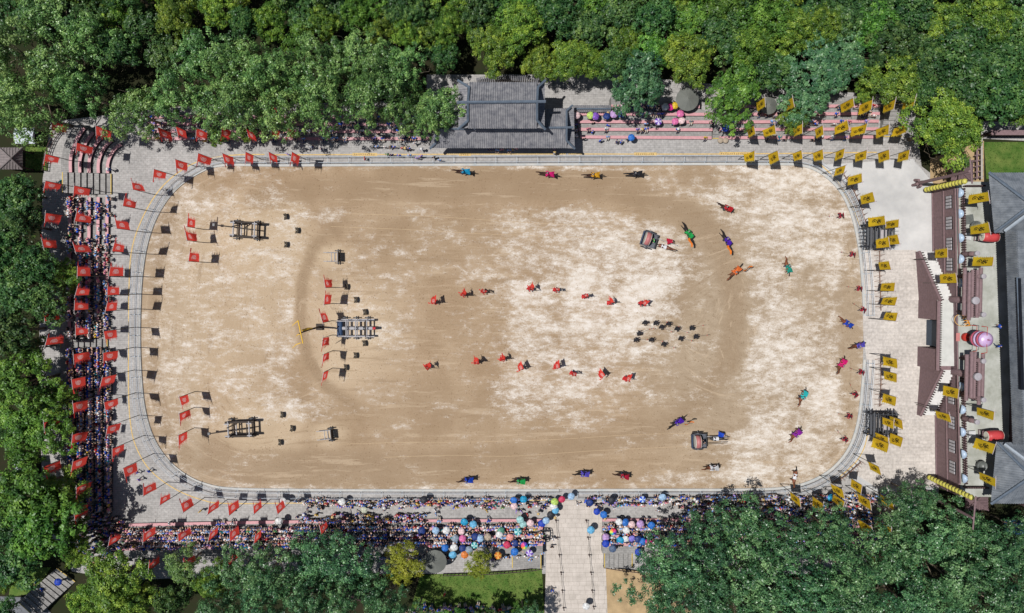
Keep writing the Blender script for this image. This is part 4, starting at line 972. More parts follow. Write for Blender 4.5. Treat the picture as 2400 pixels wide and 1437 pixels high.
# cloth hangs below a cross bar; local: bar along +Y from the pole, cloth down -Z, bulging in X
STROKES_Y = [[(.30, .35), (.42, .40), (.55, .37), (.72, .46)], [(.38, .30), (.44, .48)], [(.60, .28), (.52, .50), (.40, .58)], [(.50, .44), (.66, .52)], [(.34, .52), (.48, .56), (.62, .60)],
             [(.42, .66), (.58, .70), (.44, .76)], [(.66, .62), (.74, .70), (.60, .80), (.46, .82)], [(.26, .44), (.34, .58)]]
STROKES_R = [[(.26, .30), (.44, .26), (.70, .34)], [(.34, .36), (.34, .56), (.42, .60)], [(.48, .32), (.46, .58)], [(.60, .34), (.60, .58)], [(.30, .46), (.68, .46)], [(.28, .62), (.50, .66), (.74, .56)], [(.72, .36), (.76, .56)]]
def cloth_meshes(kind, seed, w=1.15, L=3.5):
    r = random.Random(seed); ph = r.uniform(0, 6); am = r.uniform(.10, .34); sw = r.uniform(.35, 1.15); taper = r.uniform(-.05, .3)
    nx, nz = 6, 12
    def P(u, v, off=0.0):                      # u across 0..1, v down 0..1
        bulge = am * math.sin(2.2 * v * PI * .8 + ph + u * 2.2) * (.25 + .75 * v) + .07 * math.sin(9 * u + 5 * v + ph) * u + sw * v * v + .05 * math.sin(7 * u + ph) * v
        return (bulge + off, u * w * (1 - taper * v) + .03, -v * L * (1 - .04 * u))
    gx_, gz_ = 22, 64
    vs = [P(i / gx_, j / gz_) for j in range(gz_ + 1) for i in range(gx_ + 1)]
    fs = [(j * (gx_ + 1) + i, j * (gx_ + 1) + i + 1, (j + 1) * (gx_ + 1) + i + 1, (j + 1) * (gx_ + 1) + i) for j in range(gz_) for i in range(gx_)]
    me = bpy.data.meshes.new('cloth'); me.from_pydata(vs, [], fs); me.materials.append(m_red if kind == 'R' else m_gold); me.polygons.foreach_set('use_smooth', [True] * len(fs))
    UV = np.array([(i / gx_ * w, j / gz_ * L) for j in range(gz_ + 1) for i in range(gx_ + 1)]); dm = np.full(len(UV), 9.)
    for st in (STROKES_R if kind == 'R' else STROKES_Y):
        for (u0, v0), (u1, v1) in zip(st, st[1:]):
            a_ = np.array([u0 * w, v0 * L]); b_ = np.array([u1 * w, v1 * L]); ab = b_ - a_; t_ = np.clip(((UV - a_) @ ab) / (ab @ ab), 0, 1)
            dm = np.minimum(dm, np.linalg.norm(UV - a_ - t_[:, None] * ab, axis=1))
    pr_ = np.clip(((.058 if kind == 'R' else .075) - dm) / .035, 0, 1); at = me.attributes.new('print', 'FLOAT', 'POINT'); at.data.foreach_set('value', pr_.astype(np.float32))
    # ragged fringe on the free edge
    fv, ff = [], []
    nst = 11 if kind == 'R' else 9
    for k in range(nst):
        v = (k + .4) / nst; a, b = P(1, v), P(1, min(1, v + .055)); ln = r.uniform(.12, .55) * (1.0 if kind == 'R' else .5); dx = r.uniform(-.2, .2); dz = r.uniform(-.35, .1)
        i = len(fv); fv += [a, b, ((a[0] + b[0]) / 2 + dx * .5, a[1] + ln * .6, a[2] + dz * .5 - .08), (a[0] + dx, a[1] + ln, a[2] + dz)]; ff += [(i, i + 1, i + 2), (i, i + 2, i + 3)]
    if kind == 'R':                             # long tail ribbon at the bar end
        a = P(1, 0); i = len(fv); fv += [(a[0], a[1] - .05, 0), (a[0] + .1, a[1] + .2, -.25), (a[0] + .15, a[1] + .75, -.2 + r.uniform(-.3, .2)), (a[0], a[1] + .7, 0.0)]; ff.append((i, i + 1, i + 2, i + 3))
    for k in range(7):                          # bottom tatters
        u = (k + .1) / 7; a, b = P(u, 1), P(min(1, u + .1), 1); ln = r.uniform(.08, .3); i = len(fv); fv += [a, b, ((a[0] + b[0]) / 2 + r.uniform(-.1, .1), (a[1] + b[1]) / 2, a[2] - ln)]; ff.append((i, i + 1, i + 2))
    fr = bpy.data.meshes.new('fringe'); fr.from_pydata(fv, [], ff); fr.materials.append(m_redd if kind == 'R' else m_goldf)
    return me, fr
CL = {k: [cloth_meshes(k, 40 + i + (100 if k == 'Y' else 0), *( (1.1, 3.5) if k == 'R' else (1.2, 3.7))) for i in range(9)] for k in 'RY'}
CLs = [cloth_meshes('R', 300 + i, 1.25, 3.0) for i in range(4)]
POLE = {}
def pole_me(h):
    if h not in POLE:
        mb = MB(); mb.path([(0, 0, -.02), (0, 0, h * .6), (0, 0, h + .35)], [.055, .045, .02], 6); a = mb.mesh('pole', m_pole)
        mb = MB(); mb.tube((0, -.35, 0), (0, 1.35, 0), .026, n=5); mb.box((0, 0, 0), (.1, .1, .16)); b = mb.mesh('cross_bar', m_bar)
        POLE[h] = (a, b)
    return POLE[h]
brs = random.Random(21)
def banner(label, group, kind, cx, cy, side, h=9.0, z0=0.0, rot=0.0, cl=None):
    s = 1 if side == 'N' else -1
    m = W(cx, cy, z0 + h - 1.75); x, y = m.x, m.y - s * .6
    t = thing('banner', label, 'banner', (x, y, z0), rot + brs.uniform(-.30, .30), group)
    pm, bm_ = pole_me(h); put('pole', pm, t)
    b = put('cross_bar', bm_, t, (0, 0, h - .05)); b.scale = (1, s, 1)
    c3 = (cl or CL[kind])[brs.randrange(len(cl or CL[kind]))]
    c = put('cloth', c3[0], t, (0, 0, h - .09)); c.scale = (brs.uniform(-.1, .5) if x < 0 else brs.uniform(-.45, .15), s * brs.uniform(.82, 1.08), brs.uniform(.80, 1.08))
    put('fringe', c3[1], c)['kind'] = 'stuff'
    return t
def row(desc, kind, lst, h, z0=0.0, cl=None, group=None):
    desc, dirn = desc.rsplit(', from ', 1); dirn = dirn.replace(' down', '')
    for i, (x, y, s) in enumerate(lst):
        lab = ('ragged red' if kind == 'R' else 'yellow') + ' banner ' + desc + ', ' + ORD[i] + ' from ' + dirn
        banner(lab, group or (('red' if kind == 'R' else 'yellow') + ' banners ' + desc), kind, x, y, s, h, z0, cl=cl)
row('on the arena fence at the left, from the top down', 'R', [(302, 475, 'N'), (288, 527, 'N'), (277, 580, 'N'), (270, 637, 'N'), (266, 681, 'N'), (262, 718, 'N'), (258, 785, 'S'), (257, 835, 'S'), (255, 892, 'S'), (259, 949, 'S'), (267, 1005, 'S'), (278, 1056, 'S'), (303, 1101, 'S')], 9.0)
row('along the lower left fence, from left', 'R', [(349, 1145, 'N'), (387, 1166, 'N'), (441, 1183, 'N'), (497, 1188, 'N'), (547, 1190, 'N'), (604, 1187, 'N'), (659, 1187, 'N')], 7.6)
row('along the upper left fence, from left', 'R', [(325, 437, 'N'), (374, 411, 'S'), (423, 388, 'S'), (476, 374, 'S'), (531, 374, 'S'), (585, 371, 'S'), (638, 371, 'S'), (692, 371, 'S')], 7.0)
row('behind the left stand, from the top down', 'R', [(140, 300, 'S'), (124, 376, 'S'), (124, 438, 'S'), (124, 512, 'S'), (119, 571, 'N'), (122, 741, 'N'), (123, 797, 'N'), (120, 996, 'S'), (118, 1098, 'S')], 8.0)
row('standing among the left stand, from the top down', 'R', [(240, 311, 'S'), (196, 350, 'S'), (190, 449, 'S'), (191, 510, 'N'), (193, 581, 'N'), (197, 637, 'N'), (192, 682, 'N'), (190, 716, 'N'), (193, 774, 'N'), (188, 838, 'S'), (184, 896, 'S'), (187, 951, 'S'), (186, 1024, 'S'), (187, 1086, 'S'), (195, 1146, 'S'), (189, 1199, 'S')], 8.4)
row('at the back of the top left stand, from left', 'R', [(382, 314, 'S'), (424, 312, 'S'), (472, 316, 'S'), (531, 314, 'S'), (586, 317, 'S'), (640, 260, 'S'), (646, 313, 'S'), (685, 314, 'S')], 7.0)
row('among the lower left stand, from left', 'R', [(268, 1261, 'N'), (348, 1252, 'N'), (430, 1251, 'N'), (498, 1250, 'N'), (549, 1250, 'N'), (604, 1256, 'N'), (760, 1235, 'N')], 7.6)
row('behind the lower left stand, from left', 'R', [(361, 1319, 'N'), (444, 1316, 'N'), (546, 1308, 'N'), (750, 1301, 'N')], 8.6)
row('planted in the sand by the upper siege frame, from the top', 'R', [(450, 523, 'N'), (450, 555, 'N'), (453, 603, 'N')], 5.6, cl=CLs)
row('planted in the sand by the lower siege frame, from the top', 'R', [(432, 937, 'S'), (432, 975, 'S'), (430, 1025, 'S')], 5.6, cl=CLs)
row('planted in the sand around the battering ram, from the top', 'R', [(769, 664, 'N'), (766, 703, 'N'), (763, 745, 'N'), (764, 800, 'S'), (765, 838, 'S'), (765, 880, 'S')], 5.6, cl=CLs)
row('along the upper right fence, from left', 'Y', [(1760, 368, 'S'), (1813, 368, 'S'), (1868, 367, 'S'), (1917, 365, 'S'), (1968, 363, 'S'), (2019, 367, 'S'), (2070, 366, 'S'), (2118, 366, 'S')], 7.8)
row('on the front bench line at the top right, from left', 'Y', [(1758, 310, 'S'), (1806, 308, 'S'), (1870, 306, 'S'), (1917, 310, 'S'), (1978, 298, 'N'), (2020, 305, 'S'), (2070, 308, 'S'), (2115, 307, 'S')], 7.8)
row('at the back of the top right stand, from left', 'Y', [(1783, 245, 'S'), (1847, 245, 'S'), (1987, 247, 'S'), (2032, 250, 'S'), (2085, 250, 'S'), (2132, 243, 'S')], 7.8)
row('on the right fence above the gate, from the top', 'Y', [(1970, 402, 'S'), (2008, 420, 'N'), (2038, 465, 'N'), (2062, 518, 'N'), (2072, 570, 'N'), (2075, 622, 'N'), (2082, 672, 'N'), (2084, 705, 'N'), (2086, 741, 'N')], 8.2)
row('on the right fence below the gate, from the top', 'Y', [(2088, 849, 'S'), (2088, 883, 'S'), (2087, 937, 'S'), (2081, 992, 'S'), (2070, 1044, 'S'), (2047, 1098, 'S'), (2008, 1140, 'S'), (1963, 1151, 'S')], 8.2)
row('along the lower right fence, from left', 'Y', [(1864, 1172, 'S'), (1918, 1183, 'S'), (1968, 1178, 'S'), (2026, 1176, 'S'), (2078, 1177, 'S')], 8.0)
row('showing between the poplars at the lower right, from left', 'Y', [(2030, 1238, 'S'), (2038, 1309, 'S'), (2075, 1240, 'S'), (2136, 1308, 'S')], 9.6)
row('on the rampart deck, from the top', 'Y', [(2301, 463, 'N'), (2303, 536, 'N'), (2308, 613, 'N'), (2312, 971, 'S'), (2315, 1046, 'S'), (2315, 1125, 'S')], 7.0, 6.0)
row('on the rampart stair ramps, from the top', 'Y', [(2205, 594, 'N'), (2227, 653, 'N'), (2231, 918, 'S'), (2209, 977, 'S')], 8.6, 1.5)

# ================================================================== PROPS
m_logd = mat('charred_timber', A(74, 66, 60), .85, .25, 4, .3)
m_logl = mat('weathered_timber', A(186, 184, 186), .8, .15, 3, .2)
m_iron = mat('dark_iron', A(54, 58, 66), .5, .15, 4, 0, .5)
m_blue = mat('blue_drum', A(52, 78, 112), .6, .15, 3)
def wheel(r, w=.12):
    mb = MB(); n = 16; vs = []
    for k in range(n):
        a = 2 * PI * k / n
        for rr, y in ((r, -w / 2), (r, w / 2), (r * .82, w / 2), (r * .82, -w / 2)): vs.append((rr * math.cos(a), y, rr * math.sin(a)))
    mb.add(vs, [(4 * k + j, 4 * k + (j + 1) % 4, 4 * ((k + 1) % n) + (j + 1) % 4, 4 * ((k + 1) % n) + j) for k in range(n) for j in range(4)])
    for k in range(5):
        a = PI * k / 5; mb.tube((-r * .85 * math.cos(a), 0, -r * .85 * math.sin(a)), (r * .85 * math.cos(a), 0, r * .85 * math.sin(a)), .035, n=4)
    mb.tube((0, -.22, 0), (0, .22, 0), .09, n=8)
    return mb.mesh('wheel', m_iron)
WH = wheel(.5); WHb = wheel(.78)
def log_obj(name, a, b, r, m, parent, n=7): mb = MB(); mb.tube(a, b, r, n=n); return mb.obj(name, m, parent)
# two trebuchet frames
def siege_frame(label, cx, cy, rz, lever):
    p = W(cx, cy, 1.0); t = thing('siege_frame', label, 'siege engine', (p.x, p.y, 0), rz)
    for s in (-1, 1):
        log_obj('long_beam', (-2.0, s * 1.0, 2.0), (2.05, s * 1.0, 2.0), .15, m_logd, t); log_obj('ground_beam', (-2.0, s * .95, .9), (2.05, s * .95, .9), .12, m_logd, t)
        for x in (-1.55, 1.35):
            put('wheel', WH, t, (x, s * 1.25, .5)); log_obj('upright', (x, s * .8, .5), (x + .1, s * .8, 2.5), .10, m_logl, t)
        log_obj('top_beam', (-1.9, s * .85, 2.5), (-1.25, s * .85, 2.5), .09, m_logl, t); log_obj('top_beam', (1.2, s * .85, 2.5), (1.85, s * .85, 2.5), .09, m_logl, t)
    for x, z, m in ((-1.9, 1.14, m_logl), (-.75, 1.16, m_logl), (.75, 1.15, m_logd), (1.75, 1.14, m_logd), (-1.5, 2.3, m_logl), (1.45, 2.3, m_logl)):
        log_obj('cross_beam', (x, -1.1, z), (x, 1.1, z), .095, m, t)
    for x in (-1.55, 1.35): log_obj('axle', (x, -1.4, .5), (x, 1.4, .5), .07, m_logd, t)
    log_obj('lever', (-4.4, lever, 1.6), (1.6, 0, 1.5), .085, m_logd, t); log_obj('brace', (-1.6, .3, 2.5), (-.2, .9, 1.0), .08, m_logd, t)
    mb = MB(); mb.box((-4.45, lever, 1.6), (.3, .36, .36)); mb.obj('sling_block', m_iron, t)
siege_frame('wheeled dark timber siege frame at the upper left of the sand', 579, 539, R(-3), .45)
siege_frame('wheeled dark timber siege frame at the lower left of the sand', 567, 1003, R(2), -.55)
# battering ram
p = W(836, 769, 1.0); t = thing('battering_ram', 'six-wheeled battering ram frame with red tipped log in mid sand', 'siege engine', (p.x, p.y, 0))
for s in (-1, 1):
    log_obj('long_beam', (-2.7, s * 1.2, 1.0), (2.5, s * 1.2, 1.0), .10, m_logl, t); log_obj('roof_beam', (-2.6, s * 1.05, 2.3), (2.0, s * 1.05, 2.3), .07, m_logl, t)
    for x in (-1.7, -.1, 1.55): put('wheel', WH, t, (x, s * 1.45, .5))
    for x in (-2.2, -.9, .4, 1.7): log_obj('upright', (x, s * 1.15, 1.0), (x, s * 1.05, 2.3), .07, m_logl, t)
for x in (-2.55, -1.2, -.75, .1, .55, 1.45, 1.9): log_obj('cross_beam', (x, -1.3, 1.14), (x, 1.3, 1.14), .085, m_logl, t)
for x in (-1.2, .1, 1.5): log_obj('roof_cross', (x, -1.15, 2.36), (x, 1.15, 2.36), .09, m_logl if x < 1 else m_logd, t)
log_obj('ram_log', (-1.9, 0, 1.55), (2.35, 0, 1.55), .24, m_logl, t, 10); log_obj('ram_tip', (2.35, 0, 1.55), (2.75, 0, 1.55), .2, mat('ram_red', A(206, 52, 66), .6, .1, 3), t, 10)
for x in (-1.3, 0, 1.2): mb = MB(); mb.lathe([(.265, -.18), (.265, .18)], (x, 0, 1.55), 10, axis='X'); mb.obj('band', m_iron, t)
mb = MB(); mb.lathe([(.30, -1.1), (.42, -.9), (.42, .9), (.30, 1.1)], (-2.25, 0, 1.5), 12, axis='Y'); mb.obj('winch_drum', m_blue, t)
for z in (.7,): mb = MB(); mb.box((-2.3, 0, .75), (.5, 1.9, .2)); mb.obj('winch_bed', m_logd, t)
# tall gallows mast with yellow streamers
p = W(750, 766, 0); t = thing('signal_mast', 'tall dark mast with yellow cross bar and streamers left of the battering ram', 'mast', (p.x, p.y, 0))
mb = MB(); mb.path([(0, 0, 0), (-.05, -.05, 6), (-.2, -.25, 10.3)], [.14, .12, .08], 8); mb.obj('mast', m_logd, t)
m_y2 = mat('streamer_yellow', A(246, 196, 66), .6, .1, 3, 0, .2)
mb = MB(); mb.tube((-.35, 1.45, 10.3), (.25, -1.55, 10.25), .075, n=6); mb.obj('cross_bar', m_y2, t)
for y0, dx, dy in ((1.4, -1.2, -.7), (.5, -.15, -.9), (-.3, -.7, -.35), (-1.45, -1.2, -.75)):
    mb = MB(); P = [(-.1 - .1 * y0, y0, 10.25), (-.1 + dx * .5, y0 + dy * .35, 10.1), (-.1 + dx, y0 + dy, 9.6)]
    mb.path(P, [.05, .06, .035], 5); mb.obj('streamer', m_y2, t)
mb = MB(); mb.path([(.0, .1, 9.6), (.5, .25, 8.6), (.9, .3, 8.0)], [.12, .16, .06], 6); mb.obj('pennon', m_y2, t)
mb = MB(); mb.box((0, 0, .25), (.9, .9, .5)); mb.obj('base', m_logd, t)
# spiked shield carts
def spike_cart(label, cx, cy, rz):
    p = W(cx, cy, .8); t = thing('spiked_cart', label, 'cart', (p.x, p.y, 0), rz)
    for s in (-1, 1):
        log_obj('shaft', (-1.7, s * .62, .75), (.35, s * .62, .85), .05, m_logl, t); put('wheel', WH, t, (.35, s * .86, .5))
    for x in (-.55, -.1, .3): log_obj('cross_bar', (x, -.65, .86), (x, .65, .86), .06, m_logl, t)
    mb = MB(); mb.box((.55, 0, 1.0), (.09, 1.3, 1.4)); mb.obj('shield_board', m_logd, t)
    for k in range(5):
        for z in (.7, 1.2): mb = MB(); mb.tube((.58, -.5 + k * .25, z), (1.0, -.5 + k * .25, z), .03, .006, 5); mb.obj('spike', m_iron, t)
    log_obj('axle', (.35, -.95, .5), (.35, .95, .5), .06, m_logd, t)
spike_cart('two-wheeled cart with spiked black board, upper one on the sand', 786, 602, 0)
spike_cart('two-wheeled cart with spiked black board, lower one on the sand', 770, 1019, R(6))
# standing pavises
pv_ = MB(); n = 6; vs = []
for j in range(5):
    for i in range(n + 1):
        x = (i / n - .5) * .78; v = j / 4; vs.append((x * (1 + .12 * abs(v - .5) * 2), .30 * (abs(i / n - .5) * 2) ** 2 * .4 - v * .55, .12 + v * .55))
pv_.add(vs, [(j * (n + 1) + i, j * (n + 1) + i + 1, (j + 1) * (n + 1) + i + 1, (j + 1) * (n + 1) + i) for j in range(4) for i in range(n)])
pav_me = pv_.mesh('board', mat('pavise_leather', A(78, 70, 58), .7, .2, 4, .2))
pm = MB(); pm.tube((0, -.5, .62), (0, .0, 0), .03, n=5); pm.tube((-.2, -.2, .35), (.2, -.2, .35), .03, n=5); prop_me = pm.mesh('prop', m_logd)
em = MB(); em.box((0, -.2, .42), (.07, .1, .08)); boss_me = em.mesh('boss', mat('boss_pale', A(190, 186, 170), .5, 0, 1))
for grp, lst in (('beside the upper siege frame', [(665, 508), (692, 540), (666, 573)]), ('in front of the battering ram', [(808, 672), (830, 703), (851, 732), (850, 805), (829, 833), (806, 861)]), ('beside the lower siege frame', [(657, 972), (680, 1004), (652, 1037)])):
    for i, (x, y) in enumerate(lst):
        p = W(x, y, .3); t = thing('pavise', 'black leather standing shield %s, %s from the top' % (grp, ORD[i]), 'shield', (p.x, p.y, .015), R(90 + rnd.uniform(-10, 10)), 'standing shields ' + grp)
        put('board', pav_me, t); put('prop', prop_me, t); put('boss', boss_me, t)
# big drums on the deck
m_drum = mat('drum_red', A(206, 74, 76), .5, .1, 2); m_skin = mat('drum_skin', A(240, 236, 220), .6, .05, 2)
def drum(parent, c, r, L, axis='X', name='drum'):
    mb = MB(); mb.lathe([(r * .9, -L / 2), (r, -L / 4), (r * 1.04, 0), (r, L / 4), (r * .9, L / 2)], c, 18, axis=axis); d = mb.obj('drum_shell', m_drum, parent, True)
    for s in (-1, 1):
        mb = MB(); cc = list(c); k = {'X': 0, 'Y': 1, 'Z': 2}[axis]; cc[k] += s * (L / 2 + .012); mb.lathe([(r * .88, -.03), (r * .92, 0), (r * .86, .03)], cc, 18, axis=axis); mb.obj('drum_head', m_skin, d)
    return d
for lab, x, y in (('large red barrel drum on a stand, upper end of the rampart deck', 2318, 555), ('large red barrel drum on a stand, lower end of the rampart deck', 2328, 1021)):
    p = W(x, y, 8.0); t = thing('war_drum', lab, 'drum', (p.x, p.y, 6.0), R(-4 if y < 700 else 4))
    drum(t, (0.1, 0, 2.0), .68, 2.0)
    for s in (-1, 1):
        log_obj('stand_leg', (-.7, s * .45, 0), (.1, s * .45, 1.35), .07, m_wood_d, t); log_obj('stand_leg', (.8, s * .45, 0), (.1, s * .45, 1.35), .07, m_wood_d, t)
    for z in (.3, 1.2): log_obj('stand_rail', (-.9, -.55, z), (-.9, .55, z), .06, m_wood, t)
    for s in (-1, 1): log_obj('stand_rail', (-.9, s * .5, 1.2), (.2, s * .5, 1.3), .06, m_wood, t)
    mb = MB(); mb.box((-1.9, 0, .25), (.9, .9, .5)); mb.obj('step_block', mat('block_stone', A(206, 206, 206), .8, .1, 2), t)
# ceremonial canopy
p = W(2262, 790, 6.0); t = thing('ceremonial_canopy', 'pink and silver tiered ceremonial canopy on the gate platform', 'canopy', (p.x, p.y, 6.0))
m_silv = mat('silver_cloth', A(226, 206, 232), .35, .12, 1.5, 0, .6, col2=A(196, 150, 206)); m_rose = mat('rose_cloth', A(196, 92, 116), .6, .15, 3); m_carpet = mat('carpet', A(206, 134, 130), .9, .1, 3); m_lac = mat('red_lacquer', A(186, 52, 40), .5, .1, 3)
mb = MB(); mb.lathe([(.02, 5.1), (.55, 4.95), (.95, 4.75), (.95, 4.62)], n=22); mb.obj('top_tier', m_silv, t, True)
for z, r in ((4.2, 1.0), (3.6, 1.03), (3.0, 1.05)):
    mb = MB(); mb.lathe([(.3, z + .35), (r, z + .2), (r + .03, z)], n=22); mb.obj('tier', m_rose if z != 3.6 else m_silv, t, True)
    mb = MB(); mb.lathe([(r - .02, z), (r - .02, z - .16)], n=22); mb.obj('valance', mat('valance', A(232, 196, 190), .6, .15, 4), t)
mb = MB(); mb.lathe([(.08, 0), (.07, 5.3), (.03, 5.7)], n=8); mb.obj('staff', m_lac, t)
mb = MB(); mb.box((-1.0, 0, .04), (.5, 1.1, .08)); mb.obj('carpet', m_carpet, t)
for z in (4.9, 2.6):
    for s in (-1, 1):
        mb = MB(); mb.tube((0, 0, z), (0, s * 1.65, z + .1), .035, n=5); mb.tube((0, s * 1.65, z + .1), (-.8, s * 1.75, z + .2), .035, .055, n=5); mb.obj('dragon_arm', m_lac, t)
mb = MB(); mb.lathe([(.6, .08), (.55, .5), (.45, .5)], n=12); mb.obj('base', m_lac, t)
# golden hoop with flame-like streamers
p = W(2250, 742, 7.0); t = thing('golden_hoop', 'golden hoop with orange streamers beside the gate platform', 'hoop', (p.x, p.y, 6.0))
m_hoop = mat('gold_cloth', A(250, 196, 110), .4, .15, 4, 0, .5)
mb = MB(); P = [(-.1 + .6 * math.cos(a), -.5 + .75 * math.sin(a), 1.4 + .5 * math.cos(a + .6)) for a in [2 * PI * k / 20 for k in range(21)]]; mb.path(P, .035, 5); mb.obj('hoop', m_hoop, t)
for k in range(6):
    mb = MB(); x = .2 + .1 * k; mb.path([(x, .8 - .3 * k, 1.6), (x + .15, .6 - .35 * k, 1.9), (x - .3, .5 - .35 * k, 1.5)], [.1, .14, .04], 5); mb.obj('streamer', mat('orange_cloth', A(226, 150, 40), .6, .15, 4), t)
mb = MB(); mb.tube((.5, 0, 0), (.4, 0, 2.0), .06, n=6); mb.obj('stand', m_wood_d, t)
# guy cable mast on the hall side
p = W(2292, 735, 6.0)
# lantern masts
m_lan = mat('lantern_yellow', A(214, 206, 96), .5, .12, 2, 0, .4)
lant = MB(); lant.lathe([(.12, -.34), (.30, -.24), (.38, 0), (.30, .24), (.12, .34)], n=12); lant_me = lant.mesh('lantern', m_lan, True)
for lab, bx, by, lx, ly, n in (('tall brown mast with cross arm and string of yellow lanterns, upper one', 2147, 431, 2164, 446, 13), ('tall brown mast with cross arm and string of yellow lanterns, lower one', 2156, 1150, 2172, 1116, 14)):
    p = W(bx, by, 0); q = W(lx, ly, 0); t = thing('lantern_mast', lab, 'mast', (p.x, p.y, 0)); dx, dy = q.x - p.x, q.y - p.y
    mb = MB(); mb.path([(0, 0, 0), (0, 0, 7), (0, 0, 13.2)], [.24, .22, .16], 8); mb.obj('mast', m_wood, t)
    for k in range(4): a = k * PI / 2 + .4; mb = MB(); mb.tube((math.cos(a) * .55, math.sin(a) * .55, 0), (math.cos(a) * .4, math.sin(a) * .4, 1.1), .2, n=7); mb.obj('base_log', m_wood, t)
    s = -1 if dy < 0 else 1
    mb = MB(); mb.tube((dx * .3, -s * 1.6, 12.7), (dx * .6, dy + s * .6, 12.7), .1, n=6); mb.obj('cross_arm', m_wood, t)
    mb = MB(); mb.tube((dx, dy, .3), (dx, dy, 12.6), .02, n=4); mb.tube((dx, dy, 12.6), (dx * .6, dy, 12.7), .04, n=4); mb.obj('cord', m_pole, t)
    for k in range(n): put('lantern', lant_me, t, (dx, dy, .9 + k * .78))
# log watch racks (abatis towers) behind the right fence
def log_tower(label, cx, cy):
    p = W(cx, cy, 2.0); t = thing('abatis_tower', label, 'log tower', (p.x, p.y, 0))
    for x in (-1.3, 1.3):
        for y in (-1.3, 1.3): log_obj('leg', (x * 1.05, y * 1.05, 0), (x, y, 3.6), .12, m_iron, t)
    for z in (1.0, 2.2, 3.4):
        for k in (-1.5, 1.5):
            log_obj('rail', (-1.9, k, z), (1.9, k, z), .09, m_iron, t); log_obj('rail', (k, -1.9, z + .17), (k, 1.9, z + .17), .09, m_iron, t)
    for k in range(7):
        y = -1.5 + k * .5
        mb = MB(); mb.tube((-1.0, y, 2.4), (-2.3, y, 1.4), .09, .02, 6); mb.obj('spike', m_iron, t)
        mb = MB(); mb.tube((1.2, y, 3.2), (2.1, y, 3.9), .08, .02, 6); mb.obj('spike', m_iron, t)
    for k in range(8): log_obj('floor_log', (-1.4 + k * .4, -1.6, 2.5), (-1.4 + k * .4, 1.6, 2.5), .1, m_logl if k % 3 == 1 else m_iron, t)
    mb = MB(); mb.box((.55, 0, 2.66), (.9, 1.5, .08)); mb.obj('hatch', mat('pale_board', A(186, 178, 180), .7, .1, 2), t)
    for k in range(6): log_obj('top_rail', (-1.7 + k * .65, -1.8, 3.75), (-1.7 + k * .65, 1.8, 3.75), .06, m_iron, t)
log_tower('dark spiked log tower behind the right fence, above the gate', 2056, 552)
log_tower('dark spiked log tower behind the right fence, below the gate', 2063, 993)
row('small and folded around the upper log tower, from the top', 'Y', [(2092, 524, 'N'), (2095, 563, 'N')], 7.2)
row('small and folded around the lower log tower, from the top', 'Y', [(2100, 990, 'S'), (2103, 1031, 'S'), (2068, 1030, 'S')], 7.2)
# cheval-de-frise barricades
m_chev = mat('barricade_wood', A(150, 118, 100), .8, .2, 4, .2)
chp = MB(); chp.tube((-.55, -.0, 0), (.5, .18, 1.05), .045, .02, 5); chp.tube((.55, 0, 0), (-.5, -.18, 1.05), .045, .02, 5); ch_me = chp.mesh('stake_pair', m_chev)
def barricade(label, pts):
    P = catmull([W2(*p) for p in pts], 5); a0 = P[0]; t = thing('barricade', label, 'barricade', (*a0, 0))
    mb = MB(); mb.path([(x - a0[0], y - a0[1], .55) for x, y in P], .06, 6); mb.obj('rail', m_chev, t)
    Q = resample(P, .72)
    for i in range(len(Q)):
        u, v = Q[max(0, i - 1)], Q[min(len(Q) - 1, i + 1)]; put('stake_pair', ch_me, t, (Q[i][0] - a0[0], Q[i][1] - a0[1], 0), math.atan2(v[1] - u[1], v[0] - u[0]) + PI / 2)
barricade('brown spiked barricade along the upper right curve of the fence', [(1966, 400), (1985, 425), (2003, 460), (2018, 500), (2026, 528)])
barricade('brown spiked barricade between the upper log tower and the gate', [(2058, 588), (2058, 640), (2060, 690), (2061, 728)])
barricade('brown spiked barricade between the gate and the lower log tower', [(2060, 842), (2061, 880), (2060, 920), (2058, 952)])
barricade('brown spiked barricade along the lower right curve of the fence', [(2014, 1082), (1996, 1098), (1972, 1118), (1945, 1130)])
# small cook-pots on the deck
m_pot = mat('bronze_pot', A(104, 108, 104), .45, .2, 3, 0, .5)
for lab, x, y in (('dark bronze cauldron on the upper part of the deck', 2284, 530), ('dark bronze cauldron on the lower part of the deck', 2298, 1091)):
    p = W(x, y, 6.6); t = thing('cauldron', lab, 'cauldron', (p.x, p.y, 6.0))
    mb = MB(); mb.lathe([(.2, .35), (.55, .5), (.7, .9), (.66, 1.15), (.6, 1.15), (.5, .8), (.1, .7)], n=14); mb.obj('bowl', m_pot, t, True)
    for k in range(3): a = k * 2.1; mb = MB(); mb.tube((math.cos(a) * .6, math.sin(a) * .6, 0), (math.cos(a) * .45, math.sin(a) * .45, .6), .07, n=5); mb.obj('leg', m_pot, t)
for lab, x, y in (('grey stone slab table near the upper cauldron', 2271, 514),):
    p = W(x, y, 6.4); t = thing('stone_table', lab, 'table', (p.x, p.y, 6.0), R(10)); mb = MB(); mb.box((0, 0, .5), (1.1, 1.2, .12)); mb.obj('top', m_pot, t); mb = MB(); mb.box((0, 0, .22), (.5, .5, .44)); mb.obj('base', m_pot, t)
